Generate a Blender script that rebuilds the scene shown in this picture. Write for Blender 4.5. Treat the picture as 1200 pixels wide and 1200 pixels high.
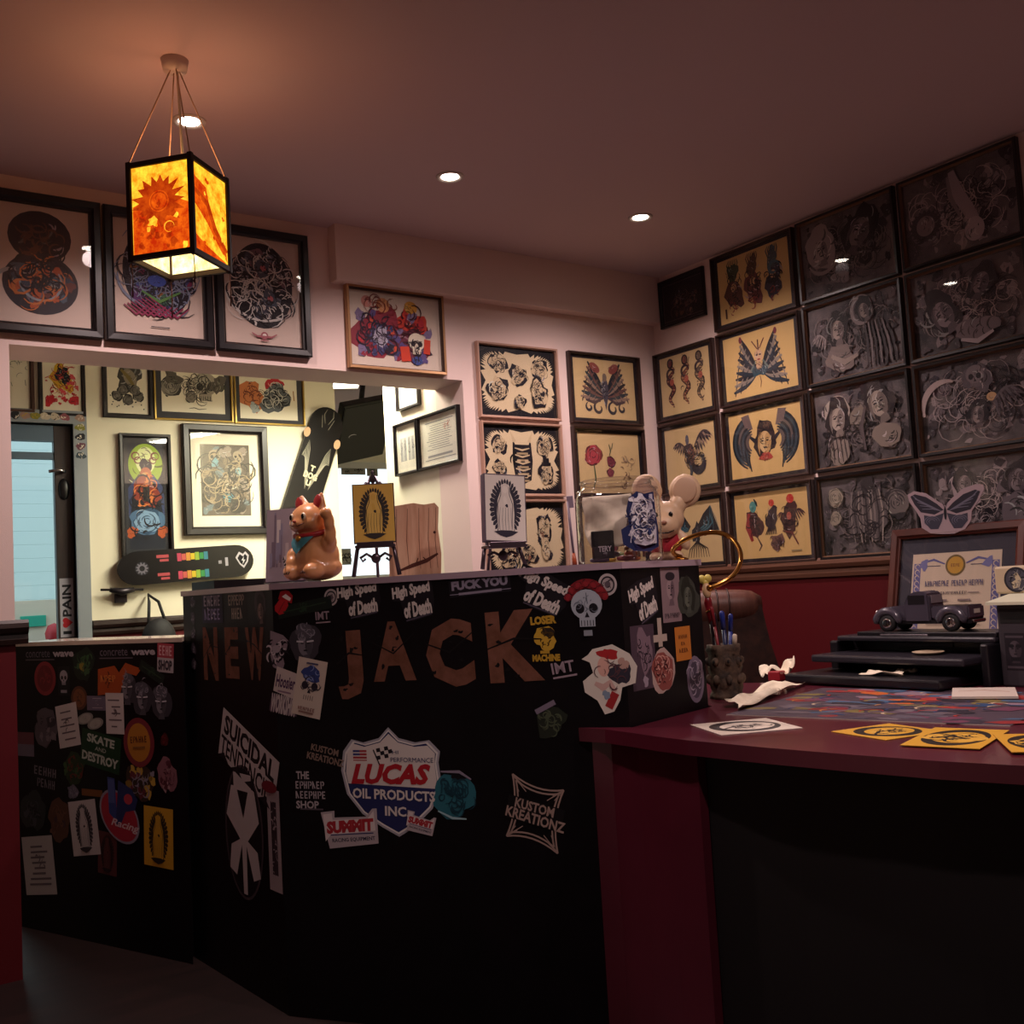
import bpy, bmesh, math, random
from mathutils import Vector, Matrix, Euler

for o in list(bpy.data.objects): bpy.data.objects.remove(o)
scene = bpy.context.scene
COL = scene.collection
PI = math.pi
R = math.radians

# ------------------------------------------------------------------ camera
EYE = 1.10                     # eye height above the floor, metres
FPX = 1203.0                   # focal length in pixels of the 1200 px frame
YAW, PITCH, ROLL = R(54.908), R(4.102), R(3.272)
FW = Vector((math.cos(YAW)*math.cos(PITCH), math.sin(YAW)*math.cos(PITCH), math.sin(PITCH)))
_r = Vector((math.sin(YAW), -math.cos(YAW), 0)); _u = _r.cross(FW)
RT = math.cos(ROLL)*_r - math.sin(ROLL)*_u
UP = math.sin(ROLL)*_r + math.cos(ROLL)*_u
CAM = Vector((0, 0, EYE))
cd = bpy.data.cameras.new('camera'); cam = bpy.data.objects.new('camera', cd); COL.objects.link(cam)
cd.sensor_fit = 'HORIZONTAL'; cd.sensor_width = 36; cd.lens = 36*FPX/1200; cd.clip_start = .02; cd.clip_end = 100
m = Matrix((RT, UP, -FW)).transposed().to_4x4(); m.translation = CAM
cam.matrix_world = m
scene.camera = cam

# ------------------------------------------------------------------ world, view
W = bpy.data.worlds.new('sky'); scene.world = W; W.use_nodes = True
bg = W.node_tree.nodes['Background']; bg.inputs[0].default_value = (.88, .95, 1.0, 1); bg.inputs[1].default_value = 1.3
vs = scene.view_settings
vs.view_transform = 'Standard'; vs.look = 'None'; vs.gamma = 1; vs.use_curve_mapping = False
vs.exposure = 0.22

SPOT_W = 52.0                  # each recessed ceiling downlight
REAR_W = SPOT_W                # the next row of the same downlights, above the frame
BACKROOM_W = 45.0              # fluorescent batten in the back room, its end shows below the lintel
SPOT_C = (1.0, .77, .74)

# ------------------------------------------------------------------ geometry of the photograph's rays
def ray(px, py): return FW + RT*((px-600)/FPX) - UP*((py-600)/FPX)
def onX(px, py, X): d = ray(px, py); return CAM + d*(X/d.x)
def onY(px, py, Y): d = ray(px, py); return CAM + d*(Y/d.y)
def onZ(px, py, z): d = ray(px, py); return CAM + d*((z-EYE)/d.z)
def at(px, py, dep): return CAM + ray(px, py)*dep
def on_plane(px, py, P, n): d = ray(px, py); return CAM + d*((P-CAM).dot(n)/d.dot(n))

# ------------------------------------------------------------------ materials
def lin(c):
    if isinstance(c, str):
        c = c.lstrip('#'); c = tuple(int(c[i:i+2], 16)/255 for i in (0, 2, 4))
        return tuple((v/12.92 if v <= .04045 else ((v+.055)/1.055)**2.4) for v in c)
    return tuple(c)
_M = {}
def mat(name, col, rough=.6, metal=0, bump=None, var=None, spec=.5, coat=0):
    if name in _M: return _M[name]
    m = bpy.data.materials.new(name); m.use_nodes = True; nt = m.node_tree; b = nt.nodes['Principled BSDF']
    c = lin(col)
    b.inputs['Base Color'].default_value = (*c, 1); b.inputs['Roughness'].default_value = rough; b.inputs['Metallic'].default_value = metal
    b.inputs['Specular IOR Level'].default_value = spec
    if coat: b.inputs['Coat Weight'].default_value = coat; b.inputs['Coat Roughness'].default_value = .08
    if bump or var:
        tc = nt.nodes.new('ShaderNodeTexCoord')
    if bump:
        n = nt.nodes.new('ShaderNodeTexNoise'); n.inputs['Scale'].default_value = bump[0]; n.inputs['Detail'].default_value = 3
        nt.links.new(tc.outputs['Object'], n.inputs['Vector'])
        bp = nt.nodes.new('ShaderNodeBump'); bp.inputs['Strength'].default_value = bump[1]; bp.inputs['Distance'].default_value = bump[2] if len(bump) > 2 else .002
        nt.links.new(n.outputs['Fac'], bp.inputs['Height']); nt.links.new(bp.outputs['Normal'], b.inputs['Normal'])
    if var:                     # (scale, other colour, stretch xyz)
        n = nt.nodes.new('ShaderNodeTexNoise'); n.inputs['Scale'].default_value = var[0]; n.inputs['Detail'].default_value = 6; n.inputs['Roughness'].default_value = .6
        mp = nt.nodes.new('ShaderNodeMapping'); mp.inputs['Scale'].default_value = var[2] if len(var) > 2 else (1, 1, 1)
        nt.links.new(tc.outputs['Object'], mp.inputs['Vector']); nt.links.new(mp.outputs[0], n.inputs['Vector'])
        rp = nt.nodes.new('ShaderNodeValToRGB'); rp.color_ramp.elements[0].position = .36; rp.color_ramp.elements[1].position = .64
        rp.color_ramp.elements[0].color = (*c, 1); rp.color_ramp.elements[1].color = (*lin(var[1]), 1)
        nt.links.new(n.outputs['Fac'], rp.inputs['Fac']); nt.links.new(rp.outputs['Color'], b.inputs['Base Color'])
    _M[name] = m; return m
def ink(c):
    if isinstance(c, bpy.types.Material): return c
    return mat('ink_'+c.lstrip('#'), c, .55, spec=.3)
def emit(name, col, s):
    if name in _M: return _M[name]
    m = bpy.data.materials.new(name); m.use_nodes = True; nt = m.node_tree; nt.nodes.clear()
    e = nt.nodes.new('ShaderNodeEmission'); e.inputs[0].default_value = (*lin(col), 1); e.inputs[1].default_value = s
    o = nt.nodes.new('ShaderNodeOutputMaterial'); nt.links.new(e.outputs[0], o.inputs[0]); _M[name] = m; return m
def thin_glass(name, tint=(1, 1, 1), gloss=1.0, rough=.02):
    if name in _M: return _M[name]
    m = bpy.data.materials.new(name); m.use_nodes = True; nt = m.node_tree; nt.nodes.clear()
    t = nt.nodes.new('ShaderNodeBsdfTransparent'); t.inputs[0].default_value = (*tint, 1)
    g = nt.nodes.new('ShaderNodeBsdfGlossy'); g.inputs['Roughness'].default_value = rough
    f = nt.nodes.new('ShaderNodeLayerWeight')
    pw = nt.nodes.new('ShaderNodeMath'); pw.operation = 'POWER'; pw.inputs[1].default_value = 5
    mu = nt.nodes.new('ShaderNodeMath'); mu.operation = 'MULTIPLY_ADD'; mu.use_clamp = True; mu.inputs[1].default_value = .7*gloss; mu.inputs[2].default_value = .028*gloss
    mx = nt.nodes.new('ShaderNodeMixShader'); o = nt.nodes.new('ShaderNodeOutputMaterial')
    nt.links.new(f.outputs['Facing'], pw.inputs[0]); nt.links.new(pw.outputs[0], mu.inputs[0]); nt.links.new(mu.outputs[0], mx.inputs[0])
    nt.links.new(t.outputs[0], mx.inputs[1]); nt.links.new(g.outputs[0], mx.inputs[2]); nt.links.new(mx.outputs[0], o.inputs[0])
    _M[name] = m; return m

WALLW = mat('wall_paint', '#e6cfc8', .85, bump=(420, .35, .0015), spec=.2)
CEILM = mat('ceiling_paint', '#d0b9be', .9, bump=(60, .1, .001), spec=.2)
CREAM = mat('backroom_paint', '#f1ead2', .85, bump=(300, .3, .0015), spec=.2)
REDW = mat('red_wall_paint', '#560811', .6, bump=(200, .2, .001), spec=.3)
RAILM = mat('brown_rail_paint', '#6f4a3a', .45)
BLACKG = mat('black_gloss_laminate', '#0b080b', .45, var=(9, '#100b0f'), spec=.18)
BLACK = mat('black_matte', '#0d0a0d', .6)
FRAMEB = mat('black_frame_wood', '#120c10', .35)
GLASS = thin_glass('picture_glass', gloss=1.0)

# ------------------------------------------------------------------ mesh building
class MB:
    def __init__(s): s.v = []; s.f = []; s.mi = []; s.mats = []; s.sm = []
    def slot(s, m):
        if m is None: m = BLACK
        if m not in s.mats: s.mats.append(m)
        return s.mats.index(m)
    def add(s, vs, fs, m, smooth=False):
        o = len(s.v); k = s.slot(m); s.v += [tuple(x) for x in vs]
        for f in fs: s.f.append(tuple(i+o for i in f)); s.mi.append(k); s.sm.append(smooth)
        return s
    def addbm(s, bm, m, M=None, smooth=False):
        bm.verts.index_update()
        s.add([(M @ v.co if M else v.co) for v in bm.verts], [[v.index for v in f.verts] for f in bm.faces], m, smooth); bm.free(); return s
    def box(s, c, d, m, rot=None, bev=0):
        bm = bmesh.new(); bmesh.ops.create_cube(bm, size=1)
        for v in bm.verts: v.co = Vector((v.co.x*d[0], v.co.y*d[1], v.co.z*d[2]))
        if bev: bmesh.ops.bevel(bm, geom=list(bm.edges), offset=bev, segments=2, profile=.5, affect='EDGES')
        M = Matrix.Translation(Vector(c))
        if rot: M = M @ Euler(rot).to_matrix().to_4x4()
        return s.addbm(bm, m, M)
    def span(s, a, b, m, bev=0):
        a = Vector(a); b = Vector(b); return s.box((a+b)/2, [abs(b[i]-a[i]) for i in range(3)], m, bev=bev)
    def ell(s, c, r, m, rot=None, seg=16):
        bm = bmesh.new(); bmesh.ops.create_uvsphere(bm, u_segments=seg, v_segments=max(6, seg//2+2), radius=1)
        if not hasattr(r, '__len__'): r = (r, r, r)
        M = Matrix.Translation(Vector(c)) @ (Euler(rot).to_matrix().to_4x4() if rot else Matrix()) @ Matrix.Diagonal((*r, 1))
        return s.addbm(bm, m, M, True)
    def tube(s, pts, r, m, n=8, cap=True, closed=False):
        pts = [Vector(p) for p in pts]; k = len(pts); rs = r if hasattr(r, '__len__') else [r]*k
        vs = []; fs = []; nrm = None
        for i, p in enumerate(pts):
            if closed: t = pts[(i+1) % k]-pts[i-1]
            else: t = pts[min(i+1, k-1)]-pts[max(i-1, 0)]
            t.normalize()
            if nrm is None:
                nrm = t.orthogonal().normalized()
            else:
                nrm = (nrm-t*nrm.dot(t)); nrm = nrm.normalized() if nrm.length > 1e-6 else t.orthogonal().normalized()
            b = t.cross(nrm)
            for j in range(n):
                a = 2*PI*j/n; vs.append(p+(nrm*math.cos(a)+b*math.sin(a))*rs[i])
        for i in range(k if closed else k-1):
            for j in range(n):
                a = i*n+j; b_ = i*n+(j+1) % n; c = ((i+1) % k)*n; fs.append((a, b_, c+(j+1) % n, c+j))
        if cap and not closed: fs.append(tuple(range(n))[::-1]); fs.append(tuple((k-1)*n+j for j in range(n)))
        return s.add(vs, fs, m, True)
    def lathe(s, prof, m, c=(0, 0, 0), n=24, sm=True, M=None):
        vs = []; fs = []
        for (r, z) in prof:
            for j in range(n):
                a = 2*PI*j/n; p = Vector((r*math.cos(a), r*math.sin(a), z))
                if M: p = M @ p
                vs.append(p+Vector(c))
        for i in range(len(prof)-1):
            for j in range(n):
                fs.append((i*n+j, i*n+(j+1) % n, (i+1)*n+(j+1) % n, (i+1)*n+j))
        return s.add(vs, fs, m, sm)
    def prism(s, poly, z0, z1, m, mtop=None, mside=None):
        n = len(poly); area = sum(poly[i][0]*poly[(i+1) % n][1]-poly[(i+1) % n][0]*poly[i][1] for i in range(n))
        if area < 0: poly = poly[::-1]
        vs = [(x, y, z0) for x, y in poly]+[(x, y, z1) for x, y in poly]
        s.add(vs, [tuple(range(n))[::-1]], m); o = s.v; k = len(s.v)-2*n
        s.f.append(tuple(k+n+i for i in range(n))); s.mi.append(s.slot(mtop or m)); s.sm.append(False)
        for i in range(n):
            j = (i+1) % n; s.f.append((k+i, k+j, k+n+j, k+n+i)); s.mi.append(s.slot(mside or m)); s.sm.append(False)
        return s
    def extrude(s, poly, d, m, M=None, z0=0):     # polygon in local xy, thickness along local z
        n = len(poly); area = sum(poly[i][0]*poly[(i+1) % n][1]-poly[(i+1) % n][0]*poly[i][1] for i in range(n))
        if area < 0: poly = poly[::-1]
        vs = [Vector((x, y, z0)) for x, y in poly]+[Vector((x, y, z0+d)) for x, y in poly]
        if M: vs = [M @ v for v in vs]
        fs = [tuple(range(n))[::-1], tuple(range(n, 2*n))]+[(i, (i+1) % n, n+(i+1) % n, n+i) for i in range(n)]
        return s.add(vs, fs, m)
    def build(s, name, parent=None, M=None):
        me = bpy.data.meshes.new(name); me.from_pydata(s.v, [], s.f)
        for m in s.mats: me.materials.append(m)
        for p, k, q in zip(me.polygons, s.mi, s.sm): p.material_index = k; p.use_smooth = q
        me.update(); o = bpy.data.objects.new(name, me); COL.objects.link(o)
        if parent: o.parent = parent
        if M is not None: o.matrix_local = M
        return o

def tag(o, label=None, cat=None, group=None, kind=None):
    if label: o['label'] = label
    if cat: o['category'] = cat
    if group: o['group'] = group
    if kind: o['kind'] = kind
    return o
def thing(name, label, cat, M=None, group=None):
    o = bpy.data.objects.new(name, None); COL.objects.link(o); o.empty_display_size = .05
    if M is not None: o.matrix_world = M if isinstance(M, Matrix) else Matrix.Translation(Vector(M))
    return tag(o, label, cat, group)
def struct(name, mb): return tag(mb.build(name), kind='structure')
def frameM(P, x, y, z):
    M = Matrix((Vector(x), Vector(y), Vector(z))).transposed().to_4x4(); M.translation = Vector(P); return M
def rz(P, a): return Matrix.Translation(Vector(P)) @ Matrix.Rotation(a, 4, 'Z')

def blob_mesh(name, parts, voxel, m, parent=None, smooth=6):
    """parts: list of callables that add to an MB; fused into one continuous surface"""
    mb = MB()
    for p in parts: p(mb)
    o = mb.build(name)
    md = o.modifiers.new('r', 'REMESH'); md.mode = 'VOXEL'; md.voxel_size = voxel; md.use_smooth_shade = True
    if smooth: sm = o.modifiers.new('s', 'SMOOTH'); sm.iterations = smooth; sm.factor = .5
    dg = bpy.context.evaluated_depsgraph_get(); dg.update()
    me = bpy.data.meshes.new_from_object(o.evaluated_get(dg)); o.modifiers.clear(); old = o.data; o.data = me; bpy.data.meshes.remove(old)
    me.name = name; me.materials.clear(); me.materials.append(m)
    for p in me.polygons: p.use_smooth = True; p.material_index = 0
    if parent: o.parent = parent
    return o

# ------------------------------------------------------------------ flat print: shapes of ink on paper
_txt = {}
def text_poly(t, bold, shear):
    k = (t, bold, shear)
    if k not in _txt:
        c = bpy.data.curves.new('t', 'FONT'); c.body = t; c.fill_mode = 'FRONT'; c.offset = bold; c.shear = shear; c.align_x = 'CENTER'; c.resolution_u = 2
        o = bpy.data.objects.new('t', c); me = o.to_mesh()
        v = [(p.co.x, p.co.y) for p in me.vertices]; f = [tuple(p.vertices) for p in me.polygons]; o.to_mesh_clear()
        bpy.data.objects.remove(o); bpy.data.curves.remove(c)
        x0 = min(p[0] for p in v); x1 = max(p[0] for p in v); y0 = min(p[1] for p in v); y1 = max(p[1] for p in v)
        v = [((x-(x0+x1)/2)/(x1-x0), (y-(y0+y1)/2)/(y1-y0)) for x, y in v]
        _txt[k] = (v, f)
    return _txt[k]
class Art:
    def __init__(s, seed=1): s.sh = []; s.r = random.Random(seed)
    def P(s, pts, c): s.sh.append((list(pts), None, c)); return s
    def rect(s, cx, cy, w, h, c, rot=0):
        q = [(-w/2, -h/2), (w/2, -h/2), (w/2, h/2), (-w/2, h/2)]; ca, sa = math.cos(rot), math.sin(rot)
        return s.P([(cx+x*ca-y*sa, cy+x*sa+y*ca) for x, y in q], c)
    def E(s, cx, cy, rx, ry, c, rot=0, n=20, a0=0, a1=2*PI):
        ca, sa = math.cos(rot), math.sin(rot); pts = []
        full = abs(a1-a0-2*PI) < 1e-6
        for i in range(n if full else n+1):
            t = a0+(a1-a0)*i/n; x, y = rx*math.cos(t), ry*math.sin(t); pts.append((cx+x*ca-y*sa, cy+x*sa+y*ca))
        return s.P(pts, c)
    def B(s, cx, cy, r, c, rough=.25, n=18, sy=1, rot=0):
        ph = [s.r.uniform(0, 6.28) for _ in range(4)]; ca, sa = math.cos(rot), math.sin(rot); pts = []
        for i in range(n):
            t = 2*PI*i/n; q = r*(1+rough*(.5*math.sin(2*t+ph[0])+.4*math.sin(3*t+ph[1])+.35*math.sin(5*t+ph[2])+.25*math.sin(8*t+ph[3])))
            x, y = q*math.cos(t), q*math.sin(t)*sy; pts.append((cx+x*ca-y*sa, cy+x*sa+y*ca))
        return s.P(pts, c)
    def star(s, cx, cy, r0, r1, n, c, sy=1, jit=0, rot=0):
        pts = []
        for i in range(2*n):
            t = PI*i/n+rot; q = (r1 if i % 2 else r0)*(1+s.r.uniform(-jit, jit)); pts.append((cx+q*math.cos(t), cy+q*math.sin(t)*sy))
        return s.P(pts, c)
    def L(s, pts, w, c, taper=True):
        n = len(pts); l = []; r = []
        for i, (x, y) in enumerate(pts):
            a = pts[max(0, i-1)]; b = pts[min(n-1, i+1)]; dx, dy = b[0]-a[0], b[1]-a[1]; q = math.hypot(dx, dy) or 1
            k = w/2*((.25+.75*math.sin(PI*(i+.35)/(n-.3))) if taper else 1)
            l.append((x-dy/q*k, y+dx/q*k)); r.append((x+dy/q*k, y-dx/q*k))
        V = l+r; F = [(i+1, i, n+i, n+i+1) for i in range(n-1)]
        s.sh.append((V, F, c)); return s
    def arc(s, cx, cy, r, a0, a1, w, c, sy=1, n=8, spiral=0, taper=True):
        return s.L([(cx+(r+spiral*i/n)*math.cos(a0+(a1-a0)*i/n), cy+(r+spiral*i/n)*math.sin(a0+(a1-a0)*i/n)*sy) for i in range(n+1)], w, c, taper)
    def T(s, t, cx, cy, w, h, c, rot=0, bold=0, shear=0):
        v, f = text_poly(t, bold, shear); ca, sa = math.cos(rot), math.sin(rot)
        s.sh.append(([(cx+x*w*ca-y*h*sa, cy+x*w*sa+y*h*ca) for x, y in v], f, c)); return s
    # ---- motifs
    def scrib(s, cx, cy, r, c, n, w, sy=1):
        for _ in range(n):
            a = s.r.uniform(0, 6.28); d = r*math.sqrt(s.r.random())*.8; q = r*s.r.uniform(.12, .4); t = s.r.uniform(0, 6.28)
            s.arc(cx+d*math.cos(a), cy+d*math.sin(a)*sy, q, t, t+s.r.uniform(1.2, 4), w*s.r.uniform(.6, 1.5), c, n=6, spiral=s.r.uniform(-.5, .3)*q)
        return s
    def glyphs(s, cx, cy, w, h, c, n=6, lw=.16):
        """lettering too blurred to read: upright and curved strokes"""
        cw = w/n
        for i in range(n):
            x = cx-w/2+cw*(i+.5); k = s.r.randrange(4)
            s.rect(x-cw*.28, cy, cw*lw*1.5, h, c)
            if k == 0: s.arc(x, cy+h*.2, h*.25, -1.5, 1.6, h*lw, c, n=5, taper=False)
            elif k == 1: s.rect(x+cw*.22, cy, cw*lw*1.5, h, c); s.rect(x, cy, cw*.5, h*lw, c)
            elif k == 2: s.rect(x, cy+h*.42, cw*.6, h*lw, c); s.rect(x, cy-h*.42, cw*.6, h*lw, c); s.rect(x, cy, cw*.45, h*lw, c)
            else: s.L([(x-cw*.25, cy+h*.45), (x, cy), (x+cw*.25, cy-h*.45)], h*lw, c, False)
        return s
    def emblem(s, cx, cy, r, dark, light, acc=None, sy=1.0):
        s.B(cx, cy, r, dark, .3, sy=sy); s.B(cx, cy, r*.84, light, .3, sy=sy)
        for _ in range(4):
            a = s.r.uniform(0, 6.28); s.B(cx+r*.4*math.cos(a), cy+r*.4*math.sin(a)*sy, r*s.r.uniform(.15, .32), s.r.choice([dark, dark, acc or light]), .35, 10)
        s.scrib(cx, cy, r*1.0, dark, 34, r*.055, sy); s.scrib(cx, cy, r*.9, light, 10, r*.05, sy)
        return s
    def rose(s, cx, cy, r, c, dk, k=4):
        s.B(cx, cy, r, dk, .18, 16)
        for i in range(k):
            q = r*(.92-.22*i); s.B(cx+s.r.uniform(-.05, .05)*r, cy+s.r.uniform(-.05, .05)*r, q, c, .15, 14)
            for t in range(3):
                a = s.r.uniform(0, 6.28); s.arc(cx, cy, q*.9, a, a+1.5, r*.09, dk, n=6)
        return s
    def skull(s, cx, cy, r, c, dk):
        s.E(cx, cy+r*.25, r*.85, r*.8, c); s.rect(cx, cy-r*.6, r*.85, r*.6, c)
        s.E(cx-r*.36, cy+.05*r, r*.24, r*.26, dk); s.E(cx+r*.36, cy+.05*r, r*.24, r*.26, dk)
        s.P([(cx, cy-.12*r), (cx-.13*r, cy-.42*r), (cx+.13*r, cy-.42*r)], dk)
        for i in range(-2, 3): s.rect(cx+i*.16*r, cy-.72*r, .04*r, .3*r, dk)
        return s
    def face(s, cx, cy, r, skin, shade, dk, tilt=0, hair=True):
        ca, sa = math.cos(tilt), math.sin(tilt)
        def q(x, y): return (cx+(x*ca-y*sa)*r, cy+(x*sa+y*ca)*r)
        if hair: s.B(*q(0, .25), r*1.3, dk, .22, 20, sy=1.25, rot=tilt)
        s.E(*q(0, 0), r*.72, r, skin, tilt); s.E(*q(.33, -.05), r*.36, r*.85, shade, tilt)
        s.P([q(-.2, -.9), q(.35, -.8), q(.5, -1.5), q(-.5, -1.5)], shade)
        for e in (-.3, .28): s.E(*q(e, .12), r*.17, r*.075, dk, tilt, 10); s.L([q(e-.2, .27), q(e, .36), q(e+.2, .28)], r*.08, dk)
        s.L([q(.02, .1), q(.1, -.2), q(-.06, -.26)], r*.07, dk); s.E(*q(0, -.5), r*.22, r*.075, dk, tilt, 10)
        if hair:
            for k in range(5): s.L([q(-.5+.1*k, .95), q(-.8+.06*k, .4), q(-.85+.05*k, -.3), q(-.7, -1.1)], r*.05, shade)
        return s
    def wing(s, cx, cy, d, z, cols, n=9, up=.75, drop=.9):
        for row, (ln, wd) in enumerate(((1., .13), (.72, .12), (.45, .11))):
            for i in range(n):
                t = (i+.5)/n; bx = cx+d*z*(.1+.75*t); by = cy+z*(up*math.sin(t*1.9)*.62)
                a = -1.45+1.0*t; le = z*drop*ln*(.45+.55*math.sin(.5+t*2.0))
                ex, ey = bx+d*le*math.cos(a)*.75, by+le*math.sin(a); nx, ny = -(ey-by), ex-bx; q = math.hypot(nx, ny) or 1; nx, ny = nx/q*z*wd*.5, ny/q*z*wd*.5
                mx, my = bx+(ex-bx)*.6, by+(ey-by)*.6
                s.P([(bx-nx, by-ny), (mx-nx, my-ny), (ex, ey), (mx+nx, my+ny), (bx+nx, by+ny)], cols[(i+row) % len(cols)])
        s.L([(cx+d*z*(.05+.8*t/8), cy+z*(up*math.sin(t/8*1.9)*.62)+z*.02) for t in range(9)], z*.12, cols[0])
        return s
    def batwing(s, cx, cy, d, z, dk, li):
        tip = (cx+d*z*.75, cy+z*.75); outer = [(cx+d*z*1.15, cy-z*.25), (cx+d*z*.85, cy-z*.42), (cx+d*z*.5, cy-z*.35), (cx+d*z*.2, cy-z*.25)]
        pts = [(cx, cy), (cx+d*z*.35, cy+z*.45), tip]
        prev = tip
        for o in outer: pts += [((prev[0]+o[0])/2-d*z*.05, (prev[1]+o[1])/2+z*.1), o]; prev = o
        s.P(pts, dk)
        for k in range(3):
            w = .82-.2*k
            s.L([(cx+(p[0]-cx)*w, cy+(p[1]-cy)*w) for p in ((cx+d*z*.3, cy-z*.3), (cx+d*z*.75, cy-z*.12), (cx+d*z*1.0, cy+z*.1), (cx+d*z*.85, cy+z*.55))], z*.07, li)
        for o in outer[:3]: s.L([tip, ((tip[0]+o[0])/2+d*z*.04, (tip[1]+o[1])/2), o], z*.025, li)
        return s
    def bandwing(s, cx, cy, d, z, cols, n=8, tipx=.6, tipy=.95, fan=.2, bend=.45):
        """raised wing made of feather bands that follow the leading edge"""
        for k in range(n-1, -1, -1):
            ex, ey = cx+d*z*(tipx+.05*k), cy+z*(tipy-fan*k); mx, my = cx+d*z*(bend*(.55+.05*k)), cy+z*(tipy*bend*1.05-fan*.62*k)
            pts = [((1-t)**2*cx+2*t*(1-t)*mx+t*t*ex, (1-t)**2*(cy-.02*k*z)+2*t*(1-t)*my+t*t*ey) for t in [i/9 for i in range(10)]]
            s.L(pts, z*.17, cols[k % len(cols)])
            for i in (4, 6, 8): s.L([pts[i], (pts[i][0]+d*z*.05, pts[i][1]-z*.07), (pts[i][0]+d*z*.06, pts[i][1]-z*.14)], z*.045, cols[(k+1) % len(cols)])
        return s
    def snake(s, cx, cy, h, amp, turns, w, c, dk, li=None):
        pts = [(cx+amp*math.sin(turns*2*PI*i/40)*(1-.5*i/40), cy+h/2-h*i/40) for i in range(41)]
        s.L(pts, w*1.5, dk); s.L(pts, w, c)
        for i in range(2, 39, 3): s.L([(pts[i][0]-w*.4, pts[i][1]), (pts[i][0]+w*.4, pts[i][1]-w*.2)], w*.22, li or dk)
        s.E(pts[0][0], pts[0][1]+w*.6, w*1.1, w*1.3, dk); s.E(pts[0][0], pts[0][1]+w*.6, w*.7, w*.9, c)
        return s
    def lady(s, cx, cy, h, dk, li, robe):          # robed praying figure in a rayed oval
        a = h*.27; n = 34
        pts = []
        for i in range(2*n):
            t = PI*i/n; q = 1.0 if i % 2 else .9; pts.append((cx+a*q*math.cos(t), cy+h*.47*q*math.sin(t)))
        s.P(pts, dk)
        for i in range(n):
            t = 2*PI*i/n; s.L([(cx+a*.72*math.cos(t), cy+h*.36*math.sin(t)), (cx+a*.92*math.cos(t), cy+h*.44*math.sin(t))], h*.006, li, False)
        s.P([(cx, cy+h*.39), (cx-h*.07, cy+h*.36), (cx-h*.08, cy+h*.25), (cx-h*.13, cy+h*.12), (cx-h*.145, cy-h*.1), (cx-h*.13, cy-h*.4), (cx+h*.13, cy-h*.4), (cx+h*.145, cy-h*.1), (cx+h*.13, cy+h*.12), (cx+h*.08, cy+h*.25), (cx+h*.07, cy+h*.36)], robe)
        s.E(cx-h*.005, cy+h*.29, h*.045, h*.06, li); s.L([(cx-h*.07, cy+h*.33), (cx-h*.075, cy+h*.2), (cx-h*.13, cy+h*.05), (cx-h*.12, cy-h*.35)], h*.012, dk)
        s.L([(cx+h*.06, cy+h*.33), (cx+h*.07, cy+h*.2), (cx+h*.12, cy+h*.05), (cx+h*.1, cy-h*.35)], h*.012, dk)
        s.P([(cx-h*.02, cy+h*.05), (cx-h*.04, cy+h*.15), (cx-h*.01, cy+h*.19), (cx+h*.02, cy+h*.14), (cx+h*.03, cy+h*.06)], li); s.B(cx+h*.02, cy+h*.03, h*.025, dk)
        for k in range(5): s.L([(cx-h*.09+k*h*.045, cy), (cx-h*.11+k*h*.05, cy-h*.2), (cx-h*.1+k*h*.05, cy-h*.38)], h*.007, dk)
        s.P([(cx-h*.2, cy-h*.38), (cx-h*.1, cy-h*.44), (cx, cy-h*.47), (cx+h*.1, cy-h*.44), (cx+h*.2, cy-h*.38), (cx+h*.08, cy-h*.36), (cx-h*.08, cy-h*.36)], dk)
        return s
    def fit(s, a, k=.95, most=1.5):
        mx = max(abs(x) for p, f, c in s.sh for x, y in p); my = max(abs(y) for p, f, c in s.sh for x, y in p)
        z = min(most, .5*a*k/mx, .5*k/my); s.sh = [([(x*z, y*z) for x, y in p], f, c) for p, f, c in s.sh]; return s
    def enrich(s, dens=260, least=.004):
        """pen strokes of darker and lighter ink inside every larger patch"""
        old, s.sh = s.sh, []
        def tone(c, k):
            v = [int(c[i:i+2], 16) for i in (1, 3, 5)]; v = [x*k if k < 1 else x+(225-x)*(k-1) for x in v]; return '#%02x%02x%02x' % tuple(max(0, min(255, int(round(x/14)*14))) for x in v)
        for p, f, c in old:
            s.sh.append((p, f, c))
            if f is not None or not isinstance(c, str) or len(p) < 5: continue
            ar = abs(sum(p[i][0]*p[(i+1) % len(p)][1]-p[(i+1) % len(p)][0]*p[i][1] for i in range(len(p))))/2
            if ar < least or ar > .25: continue
            cx = sum(q[0] for q in p)/len(p); cy = sum(q[1] for q in p)/len(p); base = s.r.uniform(0, 6.28)
            for _ in range(min(14, int(ar*dens)+2)):
                q = s.r.choice(p); t = s.r.uniform(.15, .8); x, y = cx+(q[0]-cx)*t, cy+(q[1]-cy)*t; r = math.sqrt(ar)*s.r.uniform(.1, .3); b = base+s.r.uniform(-.7, .7)
                s.arc(x, y, r, b, b+s.r.uniform(.8, 2.4), math.sqrt(ar)*s.r.uniform(.03, .075), tone(c, s.r.choice([.35, .5, .6, 1.35, 1.6])), n=5)
        return s
    def mesh(s, mb, H, z0, eps=2.5e-5):
        z = z0
        for pts, F, c in s.sh:
            z += eps
            if F is None:
                ar = sum(pts[i][0]*pts[(i+1) % len(pts)][1]-pts[(i+1) % len(pts)][0]*pts[i][1] for i in range(len(pts)))
                if ar < 0: pts = pts[::-1]
                F = [tuple(range(len(pts)))]
            mb.add([(x*H, y*H, z) for x, y in pts], F, ink(c))
        return mb

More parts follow.
